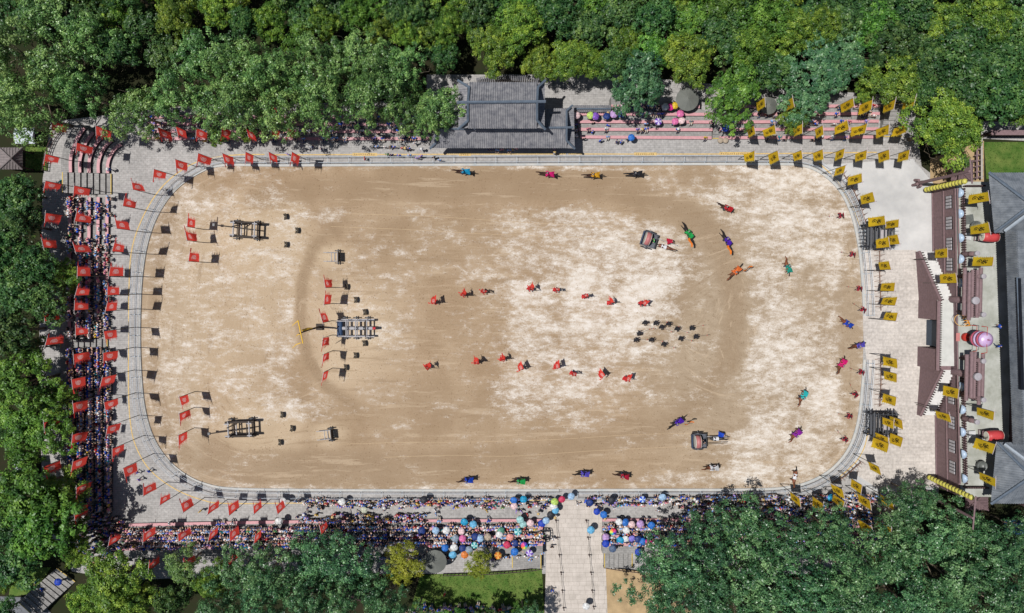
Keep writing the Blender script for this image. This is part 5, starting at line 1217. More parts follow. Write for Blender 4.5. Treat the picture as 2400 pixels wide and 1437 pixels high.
# market parasols
m_par = mat('parasol_grey', A(118, 120, 114), .8, .08, 1, 0, .2)
for lab, x, y, r in (('big round grey parasol on the sunlit top stand', 1612, 232, 27), ('big round grey parasol half hidden by the blue-green tree', 1803, 247, 20), ('big round grey parasol beside the yellow-green tree at the bottom', 1019, 1318, 28)):
    p = W(x, y, 3.6); t = thing('parasol', lab, 'parasol', (p.x, p.y, 0)); rr = r / 16.5 * .97; n = 24
    mb = MB(); vs = [(0, 0, 4.1)]
    for k in range(n): a = 2 * PI * k / n; q = rr * (1 if k % 2 == 0 else .985); vs.append((q * math.cos(a), q * math.sin(a), 3.3 + (.05 if k % 2 else 0)))
    mb.add(vs, [(0, 1 + k, 1 + (k + 1) % n) for k in range(n)]); mb.obj('canopy', m_par, t)
    for k in range(8): a = 2 * PI * k / 8; mb = MB(); mb.tube((0, 0, 4.06), (rr * math.cos(a), rr * math.sin(a), 3.27), .025, n=4); mb.obj('rib', m_pole, t)
    mb = MB(); mb.tube((0, 0, 0), (0, 0, 4.15), .05, n=6); mb.obj('pole', m_pole, t); mb = MB(); mb.lathe([(.4, 0), (.4, .12), (.1, .2)], n=12); mb.obj('base', m_pot, t)
# path chain posts
def post_line(label, pts):
    a0 = W(*pts[0]); t = thing('rope_barrier', label, 'barrier', (a0.x, a0.y, 0)); V = [W(*p) - a0 for p in pts]
    for v in V:
        mb = MB(); mb.lathe([(.17, 0), (.15, .1), (.07, .14), (.06, .9), (.1, .95), (.06, 1.05)], (v.x, v.y, 0), 8); mb.obj('post', m_wood_d, t)
    for u, v in zip(V, V[1:]):
        mb = MB(); m_ = (u + v) / 2; mb.path([(u.x, u.y, .9), (m_.x, m_.y, .55), (v.x, v.y, .9)], .03, 5); mb.obj('rope', m_pole, t)
post_line('rope barrier with dark posts on the left of the stone path', [(1303, 1219), (1307, 1259), (1311, 1300), (1315, 1341), (1318, 1383), (1321, 1424)])
post_line('rope barrier with dark posts on the right of the stone path', [(1374, 1219), (1378, 1259), (1381, 1300), (1385, 1341), (1388, 1383), (1391, 1421)])
def railing(label, pts, h=1.0, step=.55, m=None):
    P = catmull([W2(*p) for p in pts], 4); a0 = P[0]; t = thing('railing', label, 'railing', (*a0, 0)); m = m or m_wood_d
    for z in (.25, h): mb = MB(); mb.path([(x - a0[0], y - a0[1], z) for x, y in P], .06, 5); mb.obj('rail', m, t)
    mb = MB(); mb.tube((0, 0, 0), (0, 0, h + .1), .06, n=5); me = mb.mesh('post', m)
    for x, y in resample(P, step): put('post', me, t, (x - a0[0], y - a0[1], 0))
railing('dark wooden railing below the grandstand, left of the stone path', [(1040, 1344), (1150, 1340), (1230, 1334), (1272, 1328)])
railing('dark wooden railing below the grandstand, right of the stone path', [(1414, 1325), (1450, 1331), (1505, 1338)])
railing('black railing behind the curved benches', [(150, 302), (130, 328), (118, 355), (112, 380), (110, 402)], 1.1)
railing('black metal crowd barrier beside the steps', [(1266, 1238), (1287, 1238), (1287, 1262), (1266, 1262)], 1.1, .4, m_iron)
# white awnings and stone seats
for lab, x, y, w, h in (('white awning roof under the trees at the left edge', 57, 318, 44, 36), ('white tarpaulin awning under the bright green trees at the left', 56, 1098, 40, 44), ('blue tarpaulin awning at the right edge below the hall', 2384, 1236, 60, 34)):
    p = W(x, y, 2.6); t = thing('awning', lab, 'awning', (p.x, p.y, 0)); a, b = w / 33, h / 33
    mb = MB(); mb.add([(-a, -b, 2.5), (a, -b, 2.5), (a, b, 2.5), (-a, b, 2.5), (-a, 0, 2.95), (a, 0, 2.95)], [(0, 1, 5, 4), (3, 4, 5, 2), (0, 4, 3), (1, 2, 5)]); mb.obj('cover', mat('awning_white', A(216, 224, 232), .6, .06, 2) if x < 1000 else mat('awning_blue', A(40, 84, 130), .6, .1, 2), t)
    for sx in (-1, 1):
        for sy in (-1, 1): log_obj('leg', (sx * a * .95, sy * b * .95, 0), (sx * a * .95, sy * b * .95, 2.5), .04, m_pole, t)
for i, (x, y) in enumerate(((1689, 329), (1701, 329))):
    p = W(x, y, .4); o_ = MB(); o_.lathe([(.3, 0), (.42, .25), (.40, .42), (.3, .5), (.05, .52)], n=12)
    o_ = o_.obj('stone_stool', mat('tan_stone', A(176, 160, 140), .8, .15, 3), None, True); o_.location = (p.x, p.y, 0); tag(o_, ('left' if i == 0 else 'right') + ' one of two tan stone stools below the top stand', 'stool')
# garden wall and ladder fence at the upper right
t = thing('garden_wall', 'brown plank wall beyond the upper right hut', 'wall', (*W2(2350, 322), 0)); o = t.location
a, b = W(2300, 318, 0), W(2440, 322, 0); mb = MB(); mb.box(((a.x + b.x) / 2 - o.x, a.y - o.y, 1.1), (b.x - a.x, .3, 2.2)); mb.obj('wall', m_wood_d, t)
mb = MB(); mb.box(((a.x + b.x) / 2 - o.x, a.y - o.y, 2.28), (b.x - a.x, .7, .14)); mb.obj('coping', m_wood, t)
t = thing('log_fence', 'brown log ladder fence beside the upper right lawn', 'fence', (*W2(2292, 380), 0)); o = t.location
for x in (2290, 2301): a, b = W(x, 322, 1.2), W(x, 420, 1.2); log_obj('rail', (a.x - o.x, a.y - o.y, 1.2), (b.x - o.x, b.y - o.y, 1.2), .13, m_wood if x < 2295 else m_plaster, t)
for k in range(8): a, b = W(2284, 326 + k * 13, 1.0), W(2304, 322 + k * 13, 1.0); log_obj('rung', (a.x - o.x, a.y - o.y, 1.0), (b.x - o.x, b.y - o.y, 1.0), .1, m_wood, t); 
for k in (0, 3, 7): a = W(2290, 326 + k * 13, 0); log_obj('post', (a.x - o.x, a.y - o.y, 0), (a.x - o.x, a.y - o.y, 1.3), .12, m_wood, t)
# ================================================================== PEOPLE AND HORSES
def skin_mesh(name, pts, edges, mats_by_edge, sub=1, extra=None):
    me = bpy.data.meshes.new(name); me.from_pydata([p[:3] for p in pts], edges, [])
    ob = bpy.data.objects.new(name, me); COL.objects.link(ob)
    ob.modifiers.new('skin', 'SKIN')
    if not me.skin_vertices: 
        bpy.context.view_layer.objects.active = ob
    for i, p in enumerate(pts):
        sv = me.skin_vertices[0].data[i]; sv.radius = (p[3], p[4] if len(p) > 4 else p[3]); sv.use_root = (i == 0)
    if sub: s = ob.modifiers.new('sub', 'SUBSURF'); s.levels = sub; s.render_levels = sub
    bpy.context.view_layer.update()
    dg = bpy.context.evaluated_depsgraph_get()
    out = bpy.data.meshes.new_from_object(ob.evaluated_get(dg)); out.name = name
    bpy.data.objects.remove(ob); bpy.data.meshes.remove(me)
    # material of each face: nearest bone
    A_ = np.array([pts[a][:3] for a, b in edges]); B_ = np.array([pts[b][:3] for a, b in edges]); rad = np.array([(pts[a][3] + pts[b][3]) / 2 for a, b in edges])
    C = np.zeros(len(out.polygons) * 3, dtype=np.float32); out.polygons.foreach_get('center', C); C = C.reshape(-1, 3)
    D = []
    for a, b in zip(A_, B_):
        ab = b - a; t = np.clip(((C - a) @ ab) / (ab @ ab + 1e-9), 0, 1); D.append(np.linalg.norm(C - a - t[:, None] * ab, axis=1))
    D = np.array(D) - rad[:, None] * .8
    idx = np.array(mats_by_edge)[D.argmin(0)]
    if extra: idx = extra(C, idx)
    out.polygons.foreach_set('material_index', idx.astype(np.int32)); out.polygons.foreach_set('use_smooth', [True] * len(out.polygons))
    return out
# material slots: 0 skin 1 top 2 trousers 3 hair 4 shoes
def person_pts(pose):
    P = {'pel': (0, 0, .93, .14, .11), 'wst': (0, .01, 1.08, .13, .10), 'chs': (0, .02, 1.29, .19, .13), 'nck': (0, .02, 1.43, .06), 'hd0': (0, .03, 1.50, .068), 'hd1': (0, .025, 1.61, .080)}
    for s, k in ((-1, 'L'), (1, 'R')):
        P['sh' + k] = (s * .20, .01, 1.36, .075); P['el' + k] = (s * .27, -.03, 1.12, .055); P['wr' + k] = (s * .22, .10, .92, .034); P['ha' + k] = (s * .21, .14, .85, .036)
        P['hp' + k] = (s * .09, 0, .86, .095); P['kn' + k] = (s * .10, .03, .49, .066); P['an' + k] = (s * .10, -.02, .10, .045); P['to' + k] = (s * .11, .14, .045, .042)
    if pose == 'lean':
        for s, k in ((-1, 'L'), (1, 'R')): P['el' + k] = (s * .25, .14, 1.12, .045); P['wr' + k] = (s * .16, .36, 1.10, .034); P['ha' + k] = (s * .12, .43, 1.11, .036)
        P['hd1'] = (0, .05, 1.615, .088)
    if pose == 'walk':
        P['knL'] = (-.10, .20, .50, .066); P['anL'] = (-.10, .26, .11, .045); P['toL'] = (-.11, .42, .06, .042); P['knR'] = (.10, -.06, .49, .066); P['anR'] = (.10, -.34, .16, .045); P['toR'] = (.11, -.22, .06, .042)
        P['elL'] = (-.24, -.12, 1.13, .045); P['wrL'] = (-.22, -.10, .92, .034); P['haL'] = (-.21, -.08, .85, .036); P['elR'] = (.24, .10, 1.13, .045); P['wrR'] = (.2, .28, 1.0, .034); P['haR'] = (.19, .34, .96, .036)
    if pose == 'hold':
        P['elR'] = (.24, .12, 1.16, .045); P['wrR'] = (.12, .24, 1.32, .034); P['haR'] = (.10, .25, 1.40, .036)
    if pose == 'sit':
        for k in P: q = P[k]; P[k] = (q[0], q[1], q[2] - .40, *q[3:])
        for s, k in ((-1, 'L'), (1, 'R')):
            P['hp' + k] = (s * .10, .03, .52, .095); P['kn' + k] = (s * .12, .44, .52, .068); P['an' + k] = (s * .12, .46, .10, .045); P['to' + k] = (s * .12, .61, .045, .042)
            P['el' + k] = (s * .25, .06, .74, .045); P['wr' + k] = (s * .15, .30, .66, .034); P['ha' + k] = (s * .12, .37, .66, .036)
        P['pel'] = (0, 0, .54, .17, .13); P['wst'] = (0, -.02, .68, .15, .11); P['chs'] = (0, -.05, .90, .20, .14); P['nck'] = (0, -.06, 1.02, .06); P['hd0'] = (0, -.05, 1.09, .068); P['hd1'] = (0, -.05, 1.20, .080); P['shL'] = (-.21, -.06, .95, .075); P['shR'] = (.21, -.06, .95, .075)
    if pose == 'ride':                              # origin at the saddle seat
        for k in P: q = P[k]; P[k] = (q[0], q[1], q[2] - .86, *q[3:])
        for s, k in ((-1, 'L'), (1, 'R')):
            P['hp' + k] = (s * .15, .06, .02, .11); P['kn' + k] = (s * .36, .30, -.20, .08); P['an' + k] = (s * .36, .12, -.62, .055); P['to' + k] = (s * .37, .28, -.66, .045)
            P['el' + k] = (s * .30, .10, .30, .055); P['wr' + k] = (s * .16, .36, .26, .04); P['ha' + k] = (s * .12, .42, .26, .04)
        P['chs'] = (0, .06, .44, .18, .13); P['nck'] = (0, .09, .58, .065); P['hd0'] = (0, .12, .66, .08); P['hd1'] = (0, .14, .78, .105)
        P['shL'] = (-.2, .05, .52, .075); P['shR'] = (.2, .05, .52, .075)
    if pose == 'guard':                             # wide stance, both hands on a shaft
        P['anL'] = (-.24, .06, .10, .05); P['toL'] = (-.30, .20, .05, .045); P['knL'] = (-.2, .12, .48, .075); P['anR'] = (.24, -.18, .10, .05); P['toR'] = (.32, -.06, .05, .045); P['knR'] = (.18, -.02, .48, .075)
        P['chs'] = (0, .03, 1.29, .18, .13); P['elL'] = (-.34, .08, 1.16, .06); P['wrL'] = (-.2, .32, 1.2, .042); P['haL'] = (-.14, .38, 1.22, .042); P['elR'] = (.34, .02, 1.14, .06); P['wrR'] = (.28, .26, .98, .042); P['haR'] = (.24, .32, .96, .042)
        P['hd1'] = (0, .03, 1.64, .10)
    names = list(P); ix = {n: i for i, n in enumerate(names)}
    E, Mt = [], []
    def e(a, b, m): E.append((ix[a], ix[b])); Mt.append(m)
    e('pel', 'wst', 1); e('wst', 'chs', 1); e('chs', 'nck', 1); e('nck', 'hd0', 0); e('hd0', 'hd1', 0)
    for k in 'LR':
        e('chs', 'sh' + k, 1); e('sh' + k, 'el' + k, 1); e('el' + k, 'wr' + k, 0 if pose not in ('ride', 'guard') else 1); e('wr' + k, 'ha' + k, 0)
        e('pel', 'hp' + k, 2); e('hp' + k, 'kn' + k, 2); e('kn' + k, 'an' + k, 2); e('an' + k, 'to' + k, 4)
    head = P['hd1']
    def hair(C, idx):
        h = np.array(head[:3]); d = C - h
        m = (np.linalg.norm(d, axis=1) < .17) & ((d[:, 2] > .015) | (d[:, 1] < -.03)) & (d[:, 2] > -.1)
        idx = idx.copy(); idx[m] = 3; return idx
    return [P[n] for n in names], E, Mt, hair
PERSON, PERSON_LO = {}, {}
for pose in ('stand', 'lean', 'walk', 'hold', 'sit', 'ride', 'guard'):
    a = person_pts(pose); PERSON[pose] = skin_mesh('person_' + pose, a[0], a[1], a[2], 1, a[3])
    if pose in ('stand', 'sit', 'lean', 'hold'): PERSON_LO[pose] = skin_mesh('crowd_' + pose, a[0], a[1], a[2], 0, a[3])
m_skn = mat('skin', (.50, .31, .22), .6, .05, 8, 0, .3); m_hair = mat('black_hair', (.018, .014, .012), .5, 0, 1, 0, .4); m_shoe = mat('shoe', (.06, .055, .05), .7, 0, 1)
TOPS = {'white': A(246, 246, 248), 'pale blue': A(146, 188, 244), 'blue': A(50, 98, 214), 'navy': A(34, 44, 104), 'black': A(40, 40, 46), 'pink': A(226, 136, 160), 'red': A(196, 48, 52), 'grey': A(150, 152, 158), 'lilac': A(166, 146, 226), 'teal': A(44, 150, 160), 'yellow': A(226, 190, 70), 'green': A(90, 160, 90)}
TOPW = [('white', 24), ('pale blue', 24), ('blue', 20), ('navy', 14), ('black', 10), ('pink', 8), ('red', 5), ('grey', 8), ('lilac', 12), ('teal', 4), ('yellow', 2), ('green', 2)]
TOPM = {k: mat('top_' + k.replace(' ', '_'), v, .8, .08, 6, 0, .2) for k, v in TOPS.items()}
BOT = {'black': mat('trousers_dark', A(52, 58, 84), .85, .1, 5), 'jeans': mat('trousers_jeans', A(70, 90, 128), .85, .1, 5), 'shorts': mat('trousers_pale', A(196, 190, 180), .85, .1, 5)}
for me in list(PERSON.values()):
    for m in (m_skn, TOPM['white'], BOT['black'], m_hair, m_shoe): me.materials.append(m)
hatm = {'straw': mat('straw_hat', A(222, 190, 130), .8, .1, 8), 'white': mat('white_hat', A(238, 236, 232), .8, .05, 4)}
hb = MB(); hb.lathe([(.01, .12), (.10, .11), (.115, .02), (.21, .0), (.205, -.015), (.10, 0)], n=12)
HAT = {k: hb.mesh('hat', m, True) for k, m in hatm.items()}
def wpick(r, lst):
    x = r.uniform(0, sum(w for _, w in lst))
    for k, w in lst:
        x -= w
        if x <= 0: return k
    return lst[-1][0]
def slot(o, i, m):
    o.material_slots[i].link = 'OBJECT'; o.material_slots[i].material = m
prs = random.Random(5)
used_labels = {}
def person(pos, rz, pose, where, group, top=None, sc=None):
    top = top or wpick(prs, TOPW); bot = wpick(prs, [('black', 5), ('jeans', 3), ('shorts', 2)])
    hat = wpick(prs, [(None, 8), ('straw', 1), ('white', 1)])
    s = sc or prs.uniform(.94, 1.04)
    o = put('person', PERSON[pose], None, pos, rz, s)
    slot(o, 1, TOPM[top]); slot(o, 2, BOT[bot])
    if hat:
        zt = {'sit': 1.24, 'ride': .8}.get(pose, 1.64); put('hat', HAT[hat], o, (0, .03, zt))
    lab = 'person in %s top%s%s %s' % (top, '' if bot == 'black' else ' and ' + bot, (', %s hat,' % hat) if hat else '', where)
    tag(o, lab, 'person', group)
    return o
CROWD = []      # (pos, rz, pose, colour) for the mass of spectators
INDIV = []      # (pos, rz, pose, where, group, weight)
def along(P):
    L = [0]
    for a, b in zip(P, P[1:]): L.append(L[-1] + math.hypot(b[0] - a[0], b[1] - a[1]))
    return L
def fill(key, rowsel, rngf, prob, face, where, group, single=False, spacing=.56, bench_h=.42):
    for ri in rowsel:
        P, z = STANDS[key][1][ri]; L = along(P); d = .3
        while d < L[-1] - .2:
            i = max(j for j in range(len(L)) if L[j] <= d); i = min(i, len(P) - 2); f = (d - L[i]) / (L[i + 1] - L[i])
            x, y = lerp(P[i][0], P[i + 1][0], f), lerp(P[i][1], P[i + 1][1], f)
            px, py = PXarr(np.array(x), np.array(y)); pr = rngf(float(px), float(py)) * prob
            if prs.random() < pr:
                st = prs.random() < .10
                fx, fy = face; pos = (x + prs.uniform(-.06, .06) + (fx * .45 if st else 0), y + prs.uniform(-.06, .06) + (fy * .45 if st else 0), z if st else z + bench_h - .43)
                rz = math.atan2(-fx, fy) + prs.uniform(-.25, .25)
                if st: pos = (pos[0], pos[1], z - .0)
                it = (pos, rz, 'stand' if st else 'sit', where % ORD[ri], group, 0)
                (INDIV if single else CROWD).append(it)
            d += spacing * prs.uniform(.85, 1.3)
Sx, Nx, Ex = (0, -1), (0, 1), (1, 0)
dens_w = lambda x, y: 1.0 if y > 830 else (.85 if 555 < y < 790 else .5)
fill('W1', range(5), dens_w, .85, Ex, '%s row of the upper left stand', 'spectators in the left stand')
fill('W2', range(5), lambda x, y: 1.0, .93, Ex, '%s row of the lower left stand', 'spectators in the left stand', spacing=.5)
fill('SW', range(1, 4), lambda x, y: 1.0 if x > 360 else .4, .9, Nx, '%s row, stand left of the path', 'spectators in the stand left of the stone path', spacing=.5)
fill('SW', [0], lambda x, y: .75 if 690 < x < 1000 else (.3 if x > 1000 else .12), .8, Nx, '%s row, stand left of the path', 'spectators in the stand left of the stone path', True)
fill('SE', [0], lambda x, y: 1 if x < 1470 else (.35 if x < 1545 else 1), .7, Nx, '%s row, stand right of the path', 'spectators in the stand right of the stone path', True)
fill('SE', range(1, 4), lambda x, y: 1.0 if x < 1950 else .5, .85, Nx, '%s row, stand right of the path', 'spectators in the stand right of the stone path')
fill('NW', range(4), lambda x, y: .6 if x > 600 else .5, .75, Sx, '%s row of top left stand', 'spectators in the top left stand')
fill('NE1', range(5), lambda x, y: (1.0 if (y < 258 or (1490 < x < 1560 and y < 285)) else .12), .75, Sx, '%s row, stand right of pavilion', 'spectators in the stand right of the pavilion', True)
fill('NE2', range(5), lambda x, y: .55 if y < 300 else .18, .75, Sx, '%s row, top right stand', 'spectators in the top right stand', True)
# standing along the lower fence
def line_people(pts, n, jit, face, where, group, pose=('lean', 'stand', 'stand'), single=True):
    P = [W2(*p) for p in pts]; L = along(P)
    for k in range(n):
        d = (k + prs.uniform(.1, .9)) / n * L[-1]; i = min(max(j for j in range(len(L)) if L[j] <= d), len(P) - 2); f = (d - L[i]) / (L[i + 1] - L[i])
        x, y = lerp(P[i][0], P[i + 1][0], f) + prs.uniform(-.15, .15), lerp(P[i][1], P[i + 1][1], f) + prs.uniform(-jit, jit)
        rz = math.atan2(-face[0], face[1]) + prs.uniform(-.4, .4)
        px, _ = PXarr(np.array(x), np.array(y)); ref = min(LMK, key=lambda q: abs(q[0] - float(px)))[1] if 'lower' in where else ''
        (INDIV if single else CROWD).append(((x, y, 0), rz, prs.choice(pose), where + ref, group, 1))
LMK = [(500, ' near the lower left curve'), (700, ' left of the white umbrellas'), (830, ' near the white umbrella'), (990, ' near the black umbrella'), (1120, ' right of the black umbrella'), (1215, ' near the blue umbrellas'),
       (1310, ' at the arena exit'), (1400, ' just right of the arena exit'), (1510, ' near the blue and white umbrella'), (1620, ' right of the pale blue umbrella'), (1720, ' where the poplar shade begins'), (1830, ' left of the yellow banners'), (1960, ' below the yellow banners')]
line_people([(692, 1171), (900, 1170), (1290, 1167)], 84, .25, Nx, 'at lower fence', 'spectators along the lower fence')
line_people([(790, 1180), (990, 1182)], 10, .4, Nx, 'behind lower fence', 'spectators along the lower fence', ('stand', 'walk'))
line_people([(1365, 1166), (1600, 1164), (1800, 1162)], 50, .25, Nx, 'at lower fence', 'spectators along the lower fence')
line_people([(1640, 1160), (2070, 1160)], 70, .3, Nx, 'at lower right fence', 'spectators along the lower fence')
line_people([(1640, 1172), (2080, 1172)], 60, .4, Nx, 'second row at the lower right fence', 'spectators along the lower fence', ('stand',), False)
line_people([(1640, 1190), (2020, 1192)], 60, .7, Nx, 'standing behind the lower right fence', 'spectators along the lower fence', ('stand', 'hold'), False)
line_people([(720, 1180), (1290, 1180)], 90, .4, Nx, 'x', 'x', ('stand', 'hold'), False)
line_people([(1365, 1176), (1660, 1174)], 40, .35, Nx, 'x', 'x', ('stand', 'hold'), False)
line_people([(700, 1210), (1000, 1213)], 70, .7, Nx, 'x', 'x', ('stand',), False)
line_people([(1590, 1200), (2040, 1200)], 150, 1.0, Nx, 'x', 'x', ('stand',), False)
line_people([(900, 368), (1040, 374)], 8, .25, Sx, 'by top fence', 'walkers on the top pavement', ('stand', 'walk'))
line_people([(880, 340), (1000, 345)], 9, .5, Sx, 'before top left stand', 'walkers on the top pavement', ('stand', 'walk'))
line_people([(1140, 352), (1220, 352)], 7, .15, Sx, 'under the pavilion eave', 'people under the pavilion eave', ('stand', 'lean'))
line_people([(1346, 290), (1350, 328)], 7, .3, Sx, 'beside the right end of the pavilion', 'people beside the pavilion', ('stand',))
line_people([(950, 1425), (1250, 1428)], 46, .7, Nx, 'on the lawn at the bottom edge', 'people on the bottom lawn', ('stand', 'sit'), False)
line_people([(640, 1292), (1270, 1294)], 110, .8, Nx, 'behind the benches', 'x', ('stand', 'hold'), False)
line_people([(215, 1205), (300, 1245)], 60, 1.6, Nx, 'corner', 'x', ('stand',), False)
line_people([(190, 1285), (262, 1340)], 50, 1.2, Nx, 'corner', 'x', ('stand',), False)
line_people([(195, 1240), (310, 1310)], 60, 1.5, Nx, 'corner', 'x', ('stand',), False)
SPOTS = [  # walkers seen one by one
 ((730, 345), 'on the pavement under the poplar shade at the top left'), ((755, 350), 'on the pavement below the top left stand'), ((675, 362), 'crossing the yellow line at the top left'), ((855, 372), 'at the top fence left of the group'),
 ((1407, 330), 'on the top pavement right of the pavilion'), ((1445, 332), 'first of a pair on the top pavement'), ((1455, 333), 'second of a pair on the top pavement'), ((1470, 326), 'under the blue umbrella on the top pavement'), ((1369, 326), 'by the front bench right of the pavilion'),
 ((1300, 352), 'stepping out from under the pavilion roof'), ((1300, 358), 'at the yellow line before the pavilion'), ((1390, 290), 'between benches right of the pavilion'), ((1425, 295), 'alone on the third bench right of the pavilion'), ((1388, 310), 'between the front benches right of the pavilion'),
 ((350, 1104), 'in blue at the lower left curve'), ((322, 1108), 'beside the lower left banners'), ((327, 1124), 'below the pair at the lower left curve'), ((471, 1197), 'in yellow between two lower left banners'), ((540, 1198), 'below the lower left banners'), ((398, 1225), 'beside the first bench of the lower left stand'),
 ((747, 1170), 'left of the first white umbrella'), ((722, 1190), 'on the lower pavement near a banner shadow'), ((748, 1192), 'on the lower pavement, left cluster'), ((715, 1203), 'on the lower pavement beside the stand'), ((782, 1208), 'before the stand on the lower pavement'), ((838, 1203), 'beside the cream umbrella'), ((900, 1195), 'alone on the lower pavement'),
 ((985, 1208), 'in front of the stand left of the blue umbrellas'), ((1020, 1195), 'walking alone on the bare pavement'), ((1022, 1204), 'just below the lone walker'), ((1130, 1185), 'in pink on the bare pavement'), ((1141, 1196), 'walking right on the bare pavement'), ((1100, 1176), 'just behind the fence line'), ((1172, 1176), 'with a bag behind the fence line'),
 ((1210, 1198), 'under the pale pink umbrella'), ((1222, 1198), 'beside the pale pink umbrella'), ((1236, 1205), 'in red on the pavement'), ((1262, 1201), 'walking left of the path head'), ((1300, 1210), 'at the head of the path'), ((1296, 1263), 'on the path beside the metal barrier'), ((1294, 1281), 'in black on the path'), ((1294, 1383), 'running on the path in a blue skirt'), ((1372, 1418), 'under the white umbrella on the path'), ((1384, 1238), 'under the cyan umbrella on the path'),
 ((1355, 1182), 'at the arena exit in white'), ((1440, 1190), 'in white on the lower pavement'), ((1546, 1177), 'in blue beside the pale blue umbrella'), ((1543, 1196), 'alone at the edge of the poplar shade'), ((1598, 1188), 'with a straw hat in the poplar shade'), ((145, 425), 'in teal behind the curved benches'), ((258, 398), 'seated at the end of the curved benches'),
 ((2340, 765), 'in blue at the hall wall, upper one of two'), ((2340, 811), 'in blue at the hall wall, lower one of two'), ((100, 1380), 'on the diagonal steps at the bottom left'), ((85, 1365), 'beside the diagonal steps'), ((1042, 1393), 'on the lawn at the bottom')]
for (x, y), w in SPOTS:
    z = 6.0 if x > 2300 else 0.0; p = W(x, y, z + .9)
    col = 'teal' if 'teal' in w else 'yellow' if 'yellow between' in w else 'pink' if 'pink on' in w else 'red' if 'in red' in w else 'black' if 'in black' in w else 'blue' if 'blue' in w and 'umbrella' not in w else 'white' if 'in white' in w else None
    w2 = w.replace('in blue at', 'at').replace('in blue beside', 'beside').replace('in yellow between', 'between').replace('in pink on', 'on').replace('in red on', 'on').replace('in black on', 'on').replace('at the arena exit in white', 'at the arena exit').replace('in white on', 'on').replace('in teal behind', 'behind')
    person((p.x, p.y, z), prs.uniform(0, 6.28), prs.choice(('walk', 'stand')), w2, 'people walking about', col)

# ---------------------------------------------------------------- umbrellas
UCOL = {'white': (A(240, 240, 238),), 'pale blue': (A(170, 204, 236),), 'light blue': (A(112, 190, 232),), 'blue': (A(44, 120, 210),), 'royal blue': (A(30, 70, 190),), 'navy': (A(32, 60, 130),), 'black': (A(44, 46, 54),), 'cyan': (A(30, 160, 206),), 'teal and white': (A(20, 150, 160), A(190, 232, 228)), 'mint': (A(170, 218, 216),),
        'green': (A(92, 158, 134),), 'lime': (A(196, 226, 112),), 'pale pink': (A(248, 214, 214),), 'pink': (A(236, 120, 176),), 'magenta': (A(226, 40, 140),), 'red-pink': (A(216, 62, 100),), 'salmon': (A(246, 166, 154),), 'orange': (A(236, 136, 60),), 'orange and yellow': (A(226, 120, 30), A(246, 190, 90)), 'beige': (A(190, 172, 152),), 'grey': (A(150, 166, 182),), 'slate': (A(88, 108, 140),), 'lilac': (A(204, 166, 220),),
        'purple': (A(140, 90, 200),), 'purple and white': (A(120, 70, 190), A(226, 216, 240)), 'periwinkle': (A(140, 130, 224),), 'cream': (A(206, 208, 186),), 'yellow': (A(240, 200, 50),), 'blue and white': (A(20, 80, 210), A(206, 226, 246)), 'rainbow': (A(236, 60, 90), A(240, 150, 60), A(230, 226, 90), A(120, 210, 120), A(60, 170, 220), A(50, 80, 190), A(150, 80, 190), A(240, 90, 150))}
UM = {}
def ubrella_mesh(col):
    if col in UM: return UM[col]
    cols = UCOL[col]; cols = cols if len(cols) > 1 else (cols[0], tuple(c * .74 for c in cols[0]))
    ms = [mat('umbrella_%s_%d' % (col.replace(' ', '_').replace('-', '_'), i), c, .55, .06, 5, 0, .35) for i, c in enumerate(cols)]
    mb = MB(); n = 8
    rings = [(.02, .30), (.20, .275), (.38, .20), (.52, .07)]
    for k in range(n):
        a0, a1 = 2 * PI * k / n, 2 * PI * (k + 1) / n; am = (a0 + a1) / 2; vs = []
        for r, z in rings:
            vs += [(r * math.cos(a0), r * math.sin(a0), z), (r * .955 * math.cos(am), r * .955 * math.sin(am), z - .012), (r * math.cos(a1), r * math.sin(a1), z)]
        fs = []
        for j in range(len(rings) - 1):
            for i in range(2): fs.append((3 * j + i, 3 * j + i + 1, 3 * j + 4 + i, 3 * j + 3 + i))
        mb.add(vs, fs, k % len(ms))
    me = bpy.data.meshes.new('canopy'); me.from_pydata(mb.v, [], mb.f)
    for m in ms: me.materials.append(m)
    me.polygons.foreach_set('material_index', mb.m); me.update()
    UM[col] = me; return me
mb = MB(); mb.tube((0, 0, -.55), (0, 0, .36), .010, n=5); shaft_me = mb.mesh('shaft', m_iron)
mb = MB(); mb.path([(0, 0, -.55), (.02, 0, -.6), (.05, 0, -.6)], .016, 5); hand_me = mb.mesh('handle', m_hair)
